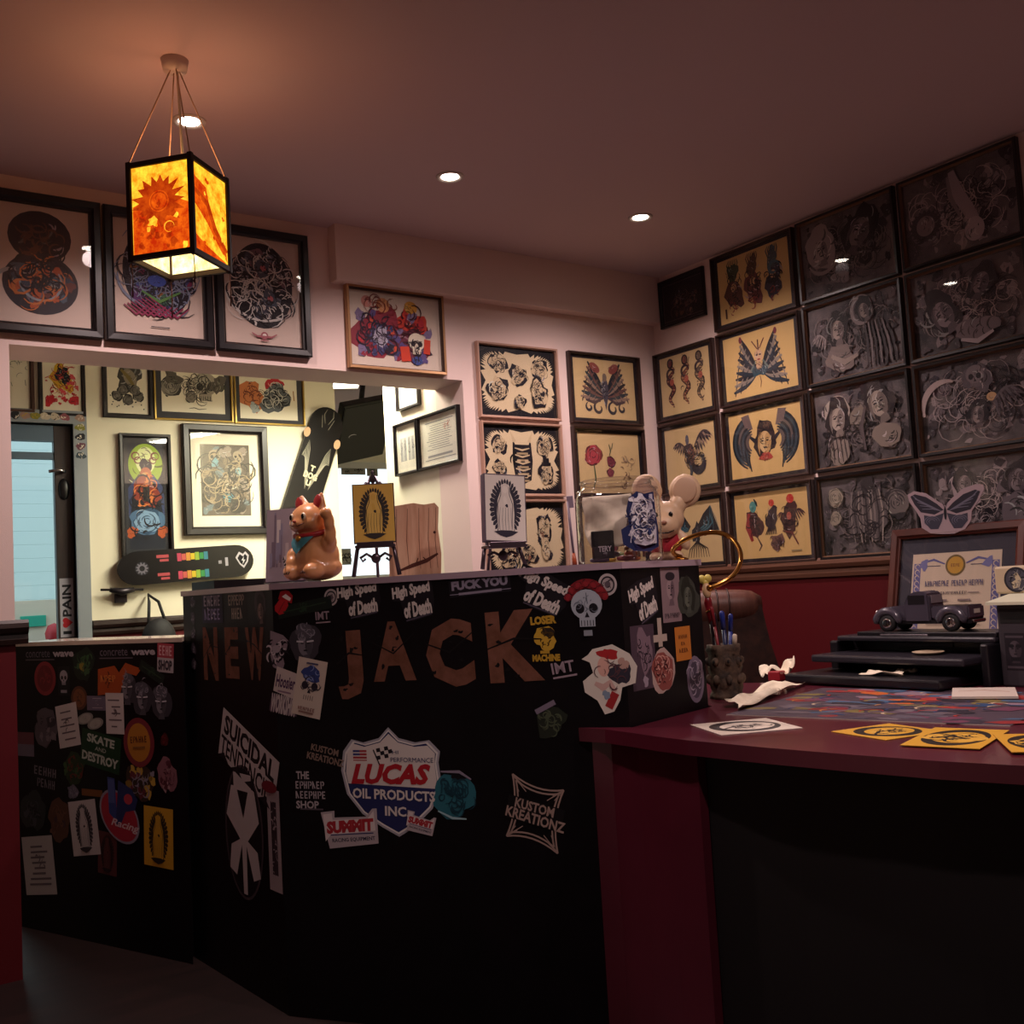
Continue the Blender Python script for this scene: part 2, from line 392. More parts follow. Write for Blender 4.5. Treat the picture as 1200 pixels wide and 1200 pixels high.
# ================================================================== THE ROOM
XR, YB = 3.337, 3.502          # right wall and back wall planes
H = 2.50                       # ceiling
RAIL = 1.12                    # top of the chair rail
XJ0, XJ1, ZL = .56, 2.25, 1.95 # the wide opening in the back wall
YF = 5.50                      # far wall of the back room
XL, YN = -1.6, -2.4            # left wall and the wall behind the camera
YS = 4.19                      # end of the short side wall in the back room
XP, YP = 4.4, 7.5              # passage beyond the back room

fl = mat('floor_planks', '#1c1110', .5, var=(3, '#281816', (1, 8, 1)))
struct('floor', MB().span((XL, YN, -.06), (XP, YP, 0), fl))
struct('ceiling', MB().span((XL, YN, H), (XR+.2, YF+.12, H+.08), CEILM).span((XR+.2, YS-.12, H), (XP, YF+.12, H+.08), CEILM).span((2.51, YF+.12, H), (XP, YP, H+.08), CEILM))
struct('wall_right', MB().span((XR, YN, RAIL-.04), (XR+.12, YB+.22, H), WALLW).span((XR, YN, 0), (XR+.12, YB+.22, RAIL-.04), REDW))
struct('wall_left', MB().span((XL-.12, YN, 0), (XL, YF+.12, H), WALLW))
struct('wall_front', MB().span((XL-.12, YN-.12, 0), (XR+.12, YN, H), WALLW))
w = MB()
w.span((XL, YB, RAIL-.04), (XJ0, YB+.22, H), WALLW).span((XL, YB, 0), (XJ0, YB+.22, RAIL-.04), REDW)
w.span((XJ0, YB, ZL), (XJ1, YB+.22, H), WALLW)
w.span((XJ1, YB, RAIL-.04), (XR, YB+.22, H), WALLW).span((XJ1, YB, 0), (XR, YB+.22, RAIL-.04), REDW)
struct('wall_back', w)
# back room
struct('wall_side', MB().span((XJ1, YB+.22, 0), (XJ1+.12, YS, H), CREAM).span((XJ1+.12, YS-.12, 0), (XP, YS, H), CREAM))
DX0, DX1, DZ = .30, 1.165, 2.045   # glazed street door
w = MB()
for a, b in (((XL, 0), (DX0, H)), ((DX0, DZ), (DX1, H)), ((DX1, 0), (2.63, H))):
    if a[1] < RAIL-.1:
        w.span((a[0], YF, RAIL-.1), (b[0], YF+.12, b[1]), CREAM).span((a[0], YF, 0), (b[0], YF+.12, RAIL-.1), REDW)
    else: w.span((a[0], YF, a[1]), (b[0], YF+.12, b[1]), CREAM)
struct('wall_far', w)
struct('wall_passage', MB().span((2.51, YF+.12, 0), (2.63, YP, H), CREAM).span((XP, YS, 0), (XP+.12, YP, H), CREAM))
wx0, wx1, wz0, wz1 = onY(397, 600, YP).x-.05, onY(454, 600, YP).x+.25, onY(425, 664, YP).z-.12, onY(425, 541, YP).z
w = MB()
w.span((2.51, YP, 0), (XP, YP+.12, wz0), CREAM).span((2.51, YP, wz1), (XP, YP+.12, H), CREAM).span((2.51, YP, wz0), (wx0, YP+.12, wz1), CREAM).span((wx1, YP, wz0), (XP, YP+.12, wz1), CREAM)
struct('wall_end', w)
wf = mat('white_window_paint', '#d9d6d0', .5)
wo = thing('window_1', None, None, (wx0, YP, wz0)); wo['kind'] = 'structure'
w = MB()
for a, b in (((wx0, wz0), (wx0+.05, wz1)), ((wx1-.05, wz0), (wx1, wz1)), ((wx0, wz1-.05), (wx1, wz1)), ((wx0, wz0), (wx1, wz0+.05))):
    w.span((a[0]-wx0, .03, a[1]-wz0), (b[0]-wx0, .09, b[1]-wz0), wf)
w.build('window_frame', wo)
MB().span((.05, .055, .05), (wx1-wx0-.05, .06, wz1-wz0-.05), thin_glass('window_glass', (.97, 1, 1), .6)).build('pane', wo)
MB().span((-.03, -.08, -.03), (wx1-wx0+.03, .03, 0), wf).build('window_sill', wo)
# soffit beam along the back wall
sx0 = onY(385, 292, YB).x
struct('trim_1', MB().span((sx0, YB-.06, H-.215), (XR, YB, H), WALLW))
def rail_prof(mb, a, b, out, top, m):
    """moulded chair rail from a to b (plan), projecting towards `out`"""
    a = Vector((*a, 0)); b = Vector((*b, 0)); o = Vector((*out, 0)); pr = [(0, -.075), (.010, -.075), (.014, -.060), (.012, -.046), (.022, -.038), (.028, -.024), (.026, -.010), (.018, 0), (0, 0)]
    n = len(pr); vs = [p+o*q+Vector((0, 0, top+z)) for p in (a, b) for q, z in pr]
    mb.add(vs, [(i, (i+1) % n, n+(i+1) % n, n+i) for i in range(n)]+[tuple(range(n)), tuple(range(n, 2*n))[::-1]], m)
    return mb
struct('trim_2', rail_prof(MB(), (XR, YN), (XR, YB), (-1, 0), RAIL+.02, RAILM))
struct('trim_3', rail_prof(MB(), (XJ1, YB), (XR, YB), (0, -1), RAIL+.02, RAILM))
dkr = mat('dark_rail_wood', '#2c1a16', .4)
struct('trim_4', rail_prof(MB(), (XL, YB), (XJ0+.035, YB), (0, -1), 1.082, dkr).span((XJ0, YB, 1.007), (XJ0+.035, YB+.22, 1.082), dkr, bev=.008))
struct('trim_5', rail_prof(MB(), (DX1+.07, YF), (2.63, YF), (0, -1), 1.045, dkr))
struct('baseboard_right', MB().span((XR-.015, YN, 0), (XR, YB, .1), RAILM))
struct('baseboard_back', MB().span((XJ1, YB-.015, 0), (XR, YB, .1), RAILM))

# ---- the glazed street door with its stickered casing
gm = mat('grey_door_casing', '#8f979f', .5); dm = mat('dark_door_wood', '#2b2426', .4, var=(6, '#3a2c2c', (8, 8, 1)))
do = thing('door_1', None, None, ((DX0+DX1)/2, YF, 0)); do['kind'] = 'structure'
cx = (DX0+DX1)/2
ca = MB().span((DX1-cx, -.02, 0), (DX1+.065-cx, .12, DZ+.065), gm).span((DX0-.065-cx, -.02, 0), (DX0-cx, .12, DZ+.065), gm).span((DX0-cx, -.02, DZ), (DX1-cx, .12, DZ+.065), gm).build('door_casing', do)
MB().span((DX1-.085-cx, .03, .01), (DX1-cx, .075, DZ-.005), dm, bev=.003).build('stile', do)
MB().span((DX0-cx, .03, .01), (DX0+.085-cx, .075, DZ-.005), dm, bev=.003).build('stile', do)
MB().span((DX0+.085-cx, .03, DZ-.085), (DX1-.085-cx, .075, DZ-.005), mat('blue_grey_rail', '#5b7186', .5)).build('top_rail', do)
MB().span((DX0+.085-cx, .03, .01), (DX1-.085-cx, .075, .3), dm).build('bottom_rail', do)
MB().span((DX0+.085-cx, .035, onY(60, 537, YF).z), (DX1-.085-cx, .07, onY(60, 529, YF).z), mat('blue_grey_rail', '#5b7186', .5)).build('mid_rail', do)
MB().span((DX0+.085-cx, .05, .3), (DX1-.085-cx, .054, DZ-.085), thin_glass('door_glass', (.93, .99, 1), .7)).build('pane', do)
hz = onY(74, 553, YF); hm = mat('chrome', '#c8c4c8', .15, 1)
h = MB().tube([(hz.x-cx, .03, hz.z), (hz.x-cx, -.03, hz.z), (hz.x-.02-cx, -.04, hz.z+.004), (hz.x-.075-cx, -.04, hz.z-.004)], .008, hm); h.build('door_handle', do)
MB().ell((hz.x+.008-cx, .025, hz.z-.085), (.026, .012, .055), mat('dark_lock', '#15161a', .3)).build('lock', do)
sp = onY(80, 712, YF); a = Art(3)
a.rect(0, 0, 4.6, 1, '#a9a7b4'); a.T('I', -1.95, 0, .25, .62, '#1a1a22', bold=.02); a.E(-1.35, .12, .22, .22, '#b3202c'); a.E(-1.0, .12, .22, .22, '#b3202c'); a.P([(-1.57, .05), (-.78, .05), (-1.175, -.42)], '#b3202c'); a.T('PAIN', .55, 0, 2.5, .66, '#1a1a22', bold=.03)
st = MB().box((0, 0, -.0005), (.29, .064, .001), ink('#a9a7b4')); a.mesh(st, .064, .0002)
o = st.build('bumper_sticker', do, frameM((DX1-.042-cx, .0295, sp.z), (0, 0, 1), (-1, 0, 0), (0, -1, 0))); tag(o, 'pale bumper sticker reading I heart PAIN')
rr = random.Random(5)
for i in range(17):             # stickers along the casing head and down its side
    c = rr.choice(['#3c4a55', '#8d8a3c', '#6e4250', '#c7b9a5', '#93505a', '#4c5a4a', '#a8887a', '#2a2c33'])
    if i < 12: P = (DX0-cx+.32+i*.046, -.0215, DZ+.032)
    else: P = (DX1-cx+.033, -.0215, DZ+.03-(i-12)*.048)
    a = Art(i); a.B(0, 0, .5, c, .2, sy=.8); a.scrib(0, 0, .4, rr.choice(['#e3d8c8', '#201c22', '#c0a030']), 5, .08)
    a.mesh(MB(), .046, 0).build('casing_sticker', do, frameM(P, (1, 0, 0), (0, 0, 1), (0, -1, 0)))

# ---- outside the street door
struct('ground_outside', MB().span((-2.2, YF+.12, -.06), (2.51, 10.5, 0), mat('pale_pavement', '#d8d6cf', .8)))
fc = mat('teal_shutter', '#b7cdd0', .6)
t = thing('shuttered_shopfront', 'pale teal shuttered shopfront across the street, seen through the glass door', 'building', (.155, 9.06, 0))
MB().span((-2.36, .0, 0), (2.355, .06, 3.3), fc).build('wall', t)
sl0 = MB().span((-2.36, -.06, 0), (2.355, -.002, .1095), fc, bev=.002).build('slat', t)
for i in range(1, 30):
    o = sl0.copy(); COL.objects.link(o); o.parent = t; o.location = (0, 0, i*.11)
lw = onY(50, 703, 7.6)
tag(MB().span((.2, 7.6, 0), (2.4, 7.85, lw.z), mat('white_render', '#dcd6c8', .8)).build('low_garden_wall'), 'low white wall outside the glass door', 'wall')
tg = onY(39, 728, 7.59)
tag(MB().box((tg.x, 7.59, tg.z), (.16, .012, .075), mat('teal_plate', '#2fb09a', .5), bev=.003).build('teal_plate'), 'small teal plate fixed to the low white wall outside the door', 'sign')
rb = onY(60, 738, 7.55)
hy = thing('street_hydrant', 'small red and dark hydrant standing outside by the low white wall', 'hydrant', (rb.x, 7.45, 0))
MB().lathe([(.001, 0), (.05, 0), (.045, .05), (.035, .07), (.035, rb.z-.06), (.001, rb.z-.06)], mat('hydrant_grey', '#50505c', .5), n=16).build('hydrant_body', hy)
MB().lathe([(.055, rb.z-.06), (.06, rb.z-.02), (.04, rb.z+.03), (.001, rb.z+.045)], mat('hydrant_red', '#a01a28', .5), n=16).build('hydrant_cap', hy)

# ================================================================== LAMPS
def spot_light(name, P, power, label, size=R(150), lens=26, grp='recessed ceiling downlights'):
    t = thing('ceiling_downlight', label, 'downlight', P, grp)
    MB().lathe([(.030, -.001), (.040, -.006), (.046, -.005), (.048, 0), (.030, 0)], mat('downlight_trim', '#d8cfc8', .35), n=28).build('trim_ring', t)
    MB().lathe([(.0005, -.004), (.016, -.004), (.030, -.002)], emit('lamp_lens%d' % lens, '#fff0e0', lens), n=24).build('lens', t)
    ld = bpy.data.lights.new(name, 'SPOT'); ld.energy = power; ld.color = SPOT_C; ld.spot_size = size; ld.spot_blend = 1; ld.shadow_soft_size = .03
    lo = bpy.data.objects.new('lamp', ld); COL.objects.link(lo); lo.parent = t; lo.location = (0, 0, -.045)
    return t
for x, lb in ((.95, 'lit downlight in the ceiling in front of the dark framed prints beside the lantern'), (1.838, 'lit downlight in the ceiling near the left end of the soffit beam'), (2.706, 'lit downlight in the ceiling nearest the corner of picture walls')):
    spot_light('spot', (x, 2.87, H), SPOT_W, lb)
# the same fixtures carry on over the front of the room, outside the picture
for x, nm, lb in ((.95, 'counter', 'lit downlight in the ceiling over the floor in front of the low counter'), (1.838, 'desk', 'lit downlight in the ceiling over the front edge of the desk')):
    t = spot_light('spot_front', (x, .90, H), REAR_W, lb)
    for o in t.children:
        if o.type == 'LIGHT': o.name = 'downlight_'+nm+'_offscreen'; o.data.name = o.name
        elif o.name.startswith('lens'): o.name = 'lens_'+nm+'_offscreen'
# fluorescent batten hung in the back room: its far end shows below the lintel, the rest is hidden by the wall above the opening
fe = onY(405, 455.5, 4.95); ne = Vector((2.0, 3.95, fe.z)); fe.z = ne.z
bd = (fe-ne).normalized(); bl_ = (fe-ne).length; bmid = (fe+ne)/2
t = thing('fluorescent_batten', 'lit white fluorescent batten hanging in the back room beside the hanging screen', 'ceiling light', frameM(bmid, bd, Vector((0, 0, 1)).cross(bd), (0, 0, 1)))
MB().span((-bl_/2, -.07, .012), (bl_/2, .07, .06), mat('lamp_housing', '#dddddd', .4), bev=.004).build('housing', t)
MB().span((-bl_/2+.01, -.065, 0), (bl_/2-.01, .065, .012), emit('batten_diffuser', '#fff7dc', 6)).build('diffuser', t)
for q in (-.35, .35): MB().tube([(q*bl_, 0, .06), (q*bl_, 0, H-bmid.z)], .004, mat('lamp_housing', '#dddddd', .4), 6).build('hanger', t)
ld = bpy.data.lights.new('batten', 'AREA'); ld.shape = 'RECTANGLE'; ld.size = bl_-.04; ld.size_y = .12; ld.energy = BACKROOM_W; ld.color = (1, .93, .72)
lo = bpy.data.objects.new('lamp', ld); COL.objects.link(lo); lo.parent = t; lo.location = (0, 0, -.006)

# ---- hanging paper lantern
LD = 2.62
lc = at(211, 257, LD)          # centre of the body
LS, LH = .172, .248            # side and height of the body
def paper(name, c0, c1, s):
    m = bpy.data.materials.new(name); m.use_nodes = True; nt = m.node_tree; nt.nodes.clear()
    tc = nt.nodes.new('ShaderNodeTexCoord'); n = nt.nodes.new('ShaderNodeTexNoise'); n.inputs['Scale'].default_value = 26; n.inputs['Detail'].default_value = 8; n.inputs['Roughness'].default_value = .7
    rp = nt.nodes.new('ShaderNodeValToRGB'); rp.color_ramp.elements[0].position = .40; rp.color_ramp.elements[1].position = .60
    rp.color_ramp.elements[0].color = (*lin(c0), 1); rp.color_ramp.elements[1].color = (*lin(c1), 1)
    e = nt.nodes.new('ShaderNodeEmission'); e.inputs[1].default_value = s; o = nt.nodes.new('ShaderNodeOutputMaterial')
    nt.links.new(tc.outputs['Object'], n.inputs['Vector']); nt.links.new(n.outputs['Fac'], rp.inputs['Fac']); nt.links.new(rp.outputs[0], e.inputs[0]); nt.links.new(e.outputs[0], o.inputs[0]); return m
pY = paper('lit_paper_yellow', '#ee7c10', '#ffcc36', 1.25); pO = paper('lit_paper_orange', '#b82806', '#e8600f', 1.05); pD = paper('lit_paper_red', '#a02406', '#d04a0c', .9); pW = paper('lit_paper_inside', '#ffd070', '#fff3b8', 1.9)
# corner towards the camera at px 222: rotate so the left face is the wider one
ln = thing('paper_lantern', 'square orange paper lantern with sun print hanging from the ceiling', 'lantern', rz((lc.x, lc.y, lc.z-LH/2), YAW+R(180+45+31)))
fr = mat('lantern_frame', '#2a0f0a', .7); s = LS/2
for sx, sy in ((1, 1), (1, -1), (-1, 1), (-1, -1)): MB().box((sx*s, sy*s, LH/2), (.013, .013, LH+.008), fr, bev=.002).build('post', ln)
for z in (.006, LH-.006):
    for k in range(4):
        MB().box((s*math.cos(k*PI/2), s*math.sin(k*PI/2), z), (.011, LS, .013) if k % 2 == 0 else (LS, .011, .013), fr).build('rim', ln)
for k in range(4):
    a = k*PI/2; nrm = Vector((math.cos(a), math.sin(a), 0)); M = frameM(nrm*(s-.001)+Vector((0, 0, LH/2)), (-nrm.y, nrm.x, 0), (0, 0, 1), nrm)
    mb = MB().box((0, 0, 0), (LS-.012, LH-.02, .0012), pY)
    o = mb.build('paper_panel', ln, M)
    for p in o.data.polygons:
        if p.normal.z < -.5:
            if pW.name not in o.data.materials: o.data.materials.append(pW)
            p.material_index = 1
    A = Art(k+4); W2 = (LS-.016)/(LH-.02)/2
    if k % 2 == 1:
        A.P([(-W2, -.49), (W2, -.49), (W2, .02), (W2*.5, .1), (0, .12), (-W2*.5, .12), (-W2, .05)], pO)
        A.star(-.02, .08, .33, .22, 17, pD, jit=.12); A.E(-.02, .08, .12, .12, pO, n=24); A.arc(-.02, .08, .1, 0, 6.2, .015, pD, n=20, taper=False); A.scrib(-.02, .07, .07, pD, 6, .014)
        for q in range(26): A.B(A.r.uniform(-W2*.85, W2*.85), A.r.uniform(-.45, -.05), A.r.uniform(.02, .05), A.r.choice([pD, pY, pO]), .4, 9)
        A.arc(.1, -.22, .06, 0, 5, .012, pY, n=10)
    else:
        A.P([(-W2, .35), (-W2*.2, .28), (0, .05), (W2*.3, -.1), (W2*.9, -.3), (W2, -.45), (W2*.4, -.3), (-W2*.2, -.12), (-W2, .05)], pO); A.L([(-W2, .2), (-.05, .1), (.1, -.15), (W2, -.33)], .09, pD)
        A.P([(-W2, -.3), (-.1, -.38), (.1, -.42), (W2, -.47), (-W2, -.49)], pO)
        for q in range(14): A.B(A.r.uniform(-W2*.8, W2*.8), A.r.uniform(-.45, .4), A.r.uniform(.015, .04), A.r.choice([pO, pY, pY]), .4, 9)
    A.mesh(MB(), LH-.02, .0008).build('sun_print', o)
hook = Vector((0, 0, H-(lc.z-LH/2)))
cordm = mat('lantern_cord', '#caa58a', .8)
for sx, sy in ((1, 1), (1, -1), (-1, 1), (-1, -1)): MB().tube([(sx*s, sy*s, LH), (sx*s*.4, sy*s*.4, LH+(hook.z-LH)*.6), hook], .0018, cordm, 6).build('cord', ln)
MB().tube([(.02, 0, LH*.62), (.012, .004, LH), (.004, .004, hook.z-.02), (0, 0, hook.z)], .0035, mat('white_flex', '#d8c4b0', .5), 6).build('flex', ln)
MB().lathe([(.001, hook.z-.03), (.03, hook.z-.028), (.035, hook.z), (.001, hook.z)], mat('ceiling_rose', '#c9b8b4', .5), n=20).build('ceiling_rose', ln)
MB().ell((.0, 0, LH*.5), (.026, .026, .036), emit('lantern_bulb', '#ffe2a0', 8)).lathe([(.014, LH*.62), (.014, LH*.75), (.001, LH*.75)], BLACK, n=12).build('bulb', ln)
tm = mat('tassel', '#5a2a1c', .8)
for sx, sy, l in ((1, 1, .09), (1, -1, .075), (-1, -1, .09), (-1, 1, .1)): MB().tube([(sx*s, sy*s, 0), (sx*s+.002, sy*s, -l*.5), (sx*s, sy*s+.001, -l)], [.0012, .0012, .0022], tm, 5).build('tassel', ln)
ld = bpy.data.lights.new('lantern', 'POINT'); ld.energy = 1.5; ld.color = (1, .34, .14); ld.shadow_soft_size = .03
lo = bpy.data.objects.new('lamp', ld); COL.objects.link(lo); lo.parent = ln; lo.location = (0, 0, LH*.9)

# ================================================================== FRAMED PICTURES
def wall_rect(plane, tl, br):
    f = {'B': lambda p: onY(*p, YB), 'R': lambda p: onX(*p, XR), 'F': lambda p: onY(*p, YF), 'S': lambda p: onX(*p, XJ1)}[plane]
    return f(tl), f(br)
def wall_M(plane, c):
    if plane in 'BF': return frameM(c, (1, 0, 0), (0, 0, 1), (0, -1, 0))
    return frameM(c, (0, -1, 0), (0, 0, 1), (-1, 0, 0))
def ring(mb, w, h, fw, d, m, z0=0, m2=None):
    """mitred moulding: outer size w,h, bar width fw, depth d"""
    lo = [(0, 0), (0, d*.85), (fw*.12, d), (fw*.7, d*.96), (fw*.86, d*.7), (fw, d*.6), (fw, .003)]
    vs = []; n = len(lo)
    for sx, sy in ((-1, -1), (1, -1), (1, 1), (-1, 1)):
        for o, z in lo: vs.append((sx*(w/2-o), sy*(h/2-o), z0+z))
    for i in range(4):
        j = (i+1) % 4
        for k in range(n-1):
            mb.add([vs[i*n+k], vs[j*n+k], vs[j*n+k+1], vs[i*n+k+1]], [(0, 1, 2, 3)], (m2 if (m2 and k >= 3) else m))
    mb.add([(-w/2, -h/2, z0), (w/2, -h/2, z0), (w/2, h/2, z0), (-w/2, h/2, z0)], [(3, 2, 1, 0)], m)
    return mb
def framed(plane, tl, br, label, fn, fw=.014, d=.02, fm=None, m2=None, matw=0, matm=None, paper='#d8c193', group=None, name='framed_print', glass=True, rect=None, seed=1, gap=.0015, cat='picture', fit=0):
    if rect is None: a, b = wall_rect(plane, tl, br)
    else: a, b = rect
    c = (a+b)/2; w = abs(a.x-b.x) if plane in 'BF' else abs(a.y-b.y); h = abs(a.z-b.z)
    M = wall_M(plane, c)
    t = thing(name, label, cat, M @ Matrix.Translation((0, -h/2, gap)), group); up = Matrix.Translation((0, h/2, 0))
    ring(MB(), w, h, fw, d, fm or FRAMEB, m2=m2).build('frame', t, up)
    iw, ih = w-2*fw, h-2*fw
    if matw:
        mw = matw if hasattr(matw, '__len__') else (matw,)*4      # left, right, top, bottom
        mb = MB(); x0, x1, y1, y0 = -iw/2+mw[0], iw/2-mw[1], ih/2-mw[2], -ih/2+mw[3]
        for p, q in (((-iw/2, -ih/2), (x0, ih/2)), ((x1, -ih/2), (iw/2, ih/2)), ((x0, y1), (x1, ih/2)), ((x0, -ih/2), (x1, y0))):
            mb.span((*p, .004), (*q, .0062), matm or FRAMEB)
        mb.build('mat', t, up)
        pc = ((x0+x1)/2, (y0+y1)/2); pw, ph = x1-x0, y1-y0
    else: pc = (0, 0); pw, ph = iw, ih
    mb = MB().span((-pw/2, -ph/2, .0035), (pw/2, ph/2, .0045), ink(paper) if isinstance(paper, str) else paper)
    A = Art(seed); fn(A, pw/ph)
    if fit: A.fit(pw/ph, fit)
    A.enrich(); A.mesh(mb, ph, .0046, 1.3e-5)
    mb.build('print', t, up @ Matrix.Translation((*pc, 0)))
    if glass: MB().span((-iw/2, -ih/2, d*.55), (iw/2, ih/2, d*.55+.0015), GLASS).build('glass', t, up)
    return t

DK = '#17141b'; TAN = '#cdb282'
BLUEK = '#2c3a4c'; RED = '#8f2a2e'; TEALD = '#2f5052'

# ---- three large dark frames, upper left of the back wall
def oval_art(cols, dark, frac=1.0, swirl='#c8c4c4'):
    def fn(A, a):
        cx, cy = (0, .06)
        for k, (sx, sy) in enumerate(((0, .0), (0, 0))): A.E(cx, cy, a*.40, .40, dark, n=40)
        for i in range(46):
            t = A.r.uniform(0, 6.28); q = math.sqrt(A.r.random())*.86; x, y = cx+a*.36*q*math.cos(t), cy+.36*q*math.sin(t)
            A.B(x, y, A.r.uniform(.03, .075), A.r.choice(cols), .4, 12)
        for i in range(9):
            t = PI*1.05+i*.23; A.arc(cx+a*.1*math.cos(t), cy-.06, .27, t-.25, t+.35, .022, swirl, n=7)
        A.scrib(cx, cy, .36, dark, 90, .014, sy=1.05); A.scrib(cx, cy, .36, swirl, 60, .009, sy=1.05)
        for i in range(70):
            t = A.r.uniform(0, 6.28); q = .2+.78*math.sqrt(A.r.random()); x, y = cx+a*.37*q*math.cos(t), cy+.37*q*math.sin(t); A.L([(x, y), (x+.02*math.cos(t+1), y+.02*math.sin(t+1)), (x+.045*math.cos(t+.5), y+.045*math.sin(t+.5))], .012, A.r.choice([swirl, dark, swirl]))
        A.L([(-.08, -.425), (.08, -.425)], .008, dark, False)
    return fn
def f3(A, a):
    oval_art(['#6a6f80', '#8f94a0', '#3c3f50', '#a8a8ac', '#7a5a64'], DK, swirl='#d9d5d0')(A, a)
    for x, y in ((.0, .22), (.06, -.06)): A.B(x, y, .075, '#4a5262', .3); A.E(x+.01, y, .028, .03, '#c06a70'); A.scrib(x, y, .07, DK, 10, .012)
    A.E(0, -.41, .035, .035, '#a05a62'); A.E(0, -.41, .02, .02, '#e5d8d0'); A.L([(-.12, -.39), (-.07, -.42), (.07, -.42), (.12, -.39)], .02, '#a05a62'); A.L([(-.04, -.455), (.04, -.455)], .01, '#a05a62', False)
def f2(A, a):
    oval_art(['#3b4a88', '#7a2c54', '#3e6a58', '#8a5a2e', '#4a5a9a', '#552a66', '#6a7a98'], '#1d1826', swirl='#7e88a0')(A, a)
    for k in range(8): A.L([(-.3+k*.03, -.25+k*.012), (-.2+k*.05, -.33), (-.1+k*.05, -.24)], .02, '#8a2a50')
    A.E(-.02, -.02, .08, .05, '#3a55b0'); A.L([(-.15, -.12), (0, -.2), (.18, -.1)], .03, '#5a8a4a')
def f1(A, a):
    A.E(0, .24, a*.32, .22, '#241a24'); A.E(0, -.16, a*.38, .26, '#2a2630', n=30)
    for i in range(30):
        t = A.r.uniform(0, 6.28); q = math.sqrt(A.r.random()); A.B(a*.3*q*math.cos(t), -.16+.2*q*math.sin(t), A.r.uniform(.02, .05), A.r.choice(['#4a5a6a', '#b0522a', '#c8682e', '#3a4658', '#6a3a34']), .4, 11)
    for i in range(12): t = PI+i*.28; A.arc(.0, -.14, .16, t, t+.6, .02, '#8f96a0', n=6)
    A.scrib(0, -.14, .24, '#c07038', 22, .014); A.scrib(0, .22, .2, '#5a3a30', 26, .02); A.scrib(0, -.1, .2, DK, 40, .014)
mb_ = onY(121, 246, YB)
zT, zB = onY(356, 279, YB).z, onY(300, 415, YB).z
xs = [onY(119, 320, YB).x, onY(246, 330, YB).x, onY(250, 330, YB).x, onY(360, 350, YB).x]
kw = dict(fw=.032, d=.03, group='large dark frames high on the back wall', paper='#cdb9ad')
framed('B', 0, 0, 'large dark framed print of an ornate orange and grey figure eight next to the lantern', f1, rect=(Vector((xs[0]-.375, YB, zT)), Vector((xs[0]-.004, YB, zB))), seed=11, matw=.004, **kw)
framed('B', 0, 0, 'large dark framed print of an oval multicoloured design partly behind the lantern', f2, rect=(Vector((xs[0]+.004, YB, zT)), Vector((xs[1], YB, zB))), seed=12, **kw)
framed('B', 0, 0, 'large dark framed print of an oval grey and black dragon design above the opening', f3, rect=(Vector((xs[2], YB, zT)), Vector((xs[3], YB, zB))), seed=13, **kw)

# ---- gold framed colour flash sheet
def f4(A, a):
    A.B(-.28, -.06, .33, '#8a2c3c', .3, 24, sy=1.1); A.B(.25, .12, .2, '#c03a2e', .35, 22); A.B(.2, -.18, .26, '#6a3040', .3, 22)
    A.E(-.42, .36, .08, .08, '#c98a80', n=14); A.E(-.18, .33, .1, .1, '#d09060', n=14); A.E(.24, .34, .1, .09, '#d8a040', n=14)
    for i in range(34):
        A.B(A.r.uniform(-.55, .5), A.r.uniform(-.38, .22), A.r.uniform(.03, .075), A.r.choice(['#b02a34', '#3c3a66', '#8a2438', '#5a4a80', '#c8503a', '#2a2436', '#7a6a90']), .4, 11)
    A.star(-.25, -.1, .2, .12, 14, '#4c4a70', jit=.2); A.B(-.24, -.1, .12, '#a9a2b4', .3); A.scrib(-.26, -.06, .3, '#2a1c30', 46, .016); A.scrib(.2, .1, .25, '#3a1018', 30, .014)
    A.skull(.3, -.16, .15, '#d8cdb8', '#211a22'); A.rect(.12, -.3, .14, .2, '#c8402c', .1); A.rect(.46, -.18, .1, .2, '#c8402c', -.1); A.E(.3, -.38, .08, .06, '#3a4a8a')
    A.scrib(-.2, .33, .25, '#7a2a20', 14, .012, sy=.4); A.scrib(.25, -.25, .2, '#201822', 16, .012)
GOLD = mat('gilt_frame', '#b58a62', .35, .5); GOLD2 = mat('gilt_frame_dark', '#3a241a', .4)
framed('B', (402, 333), (521, 441), 'gilt framed colour sheet of red roses, masks and a skull above the opening', f4, fw=.016, d=.024, fm=GOLD, m2=GOLD2, paper='#d3c3b4', seed=14, name='framed_flash_sheet')

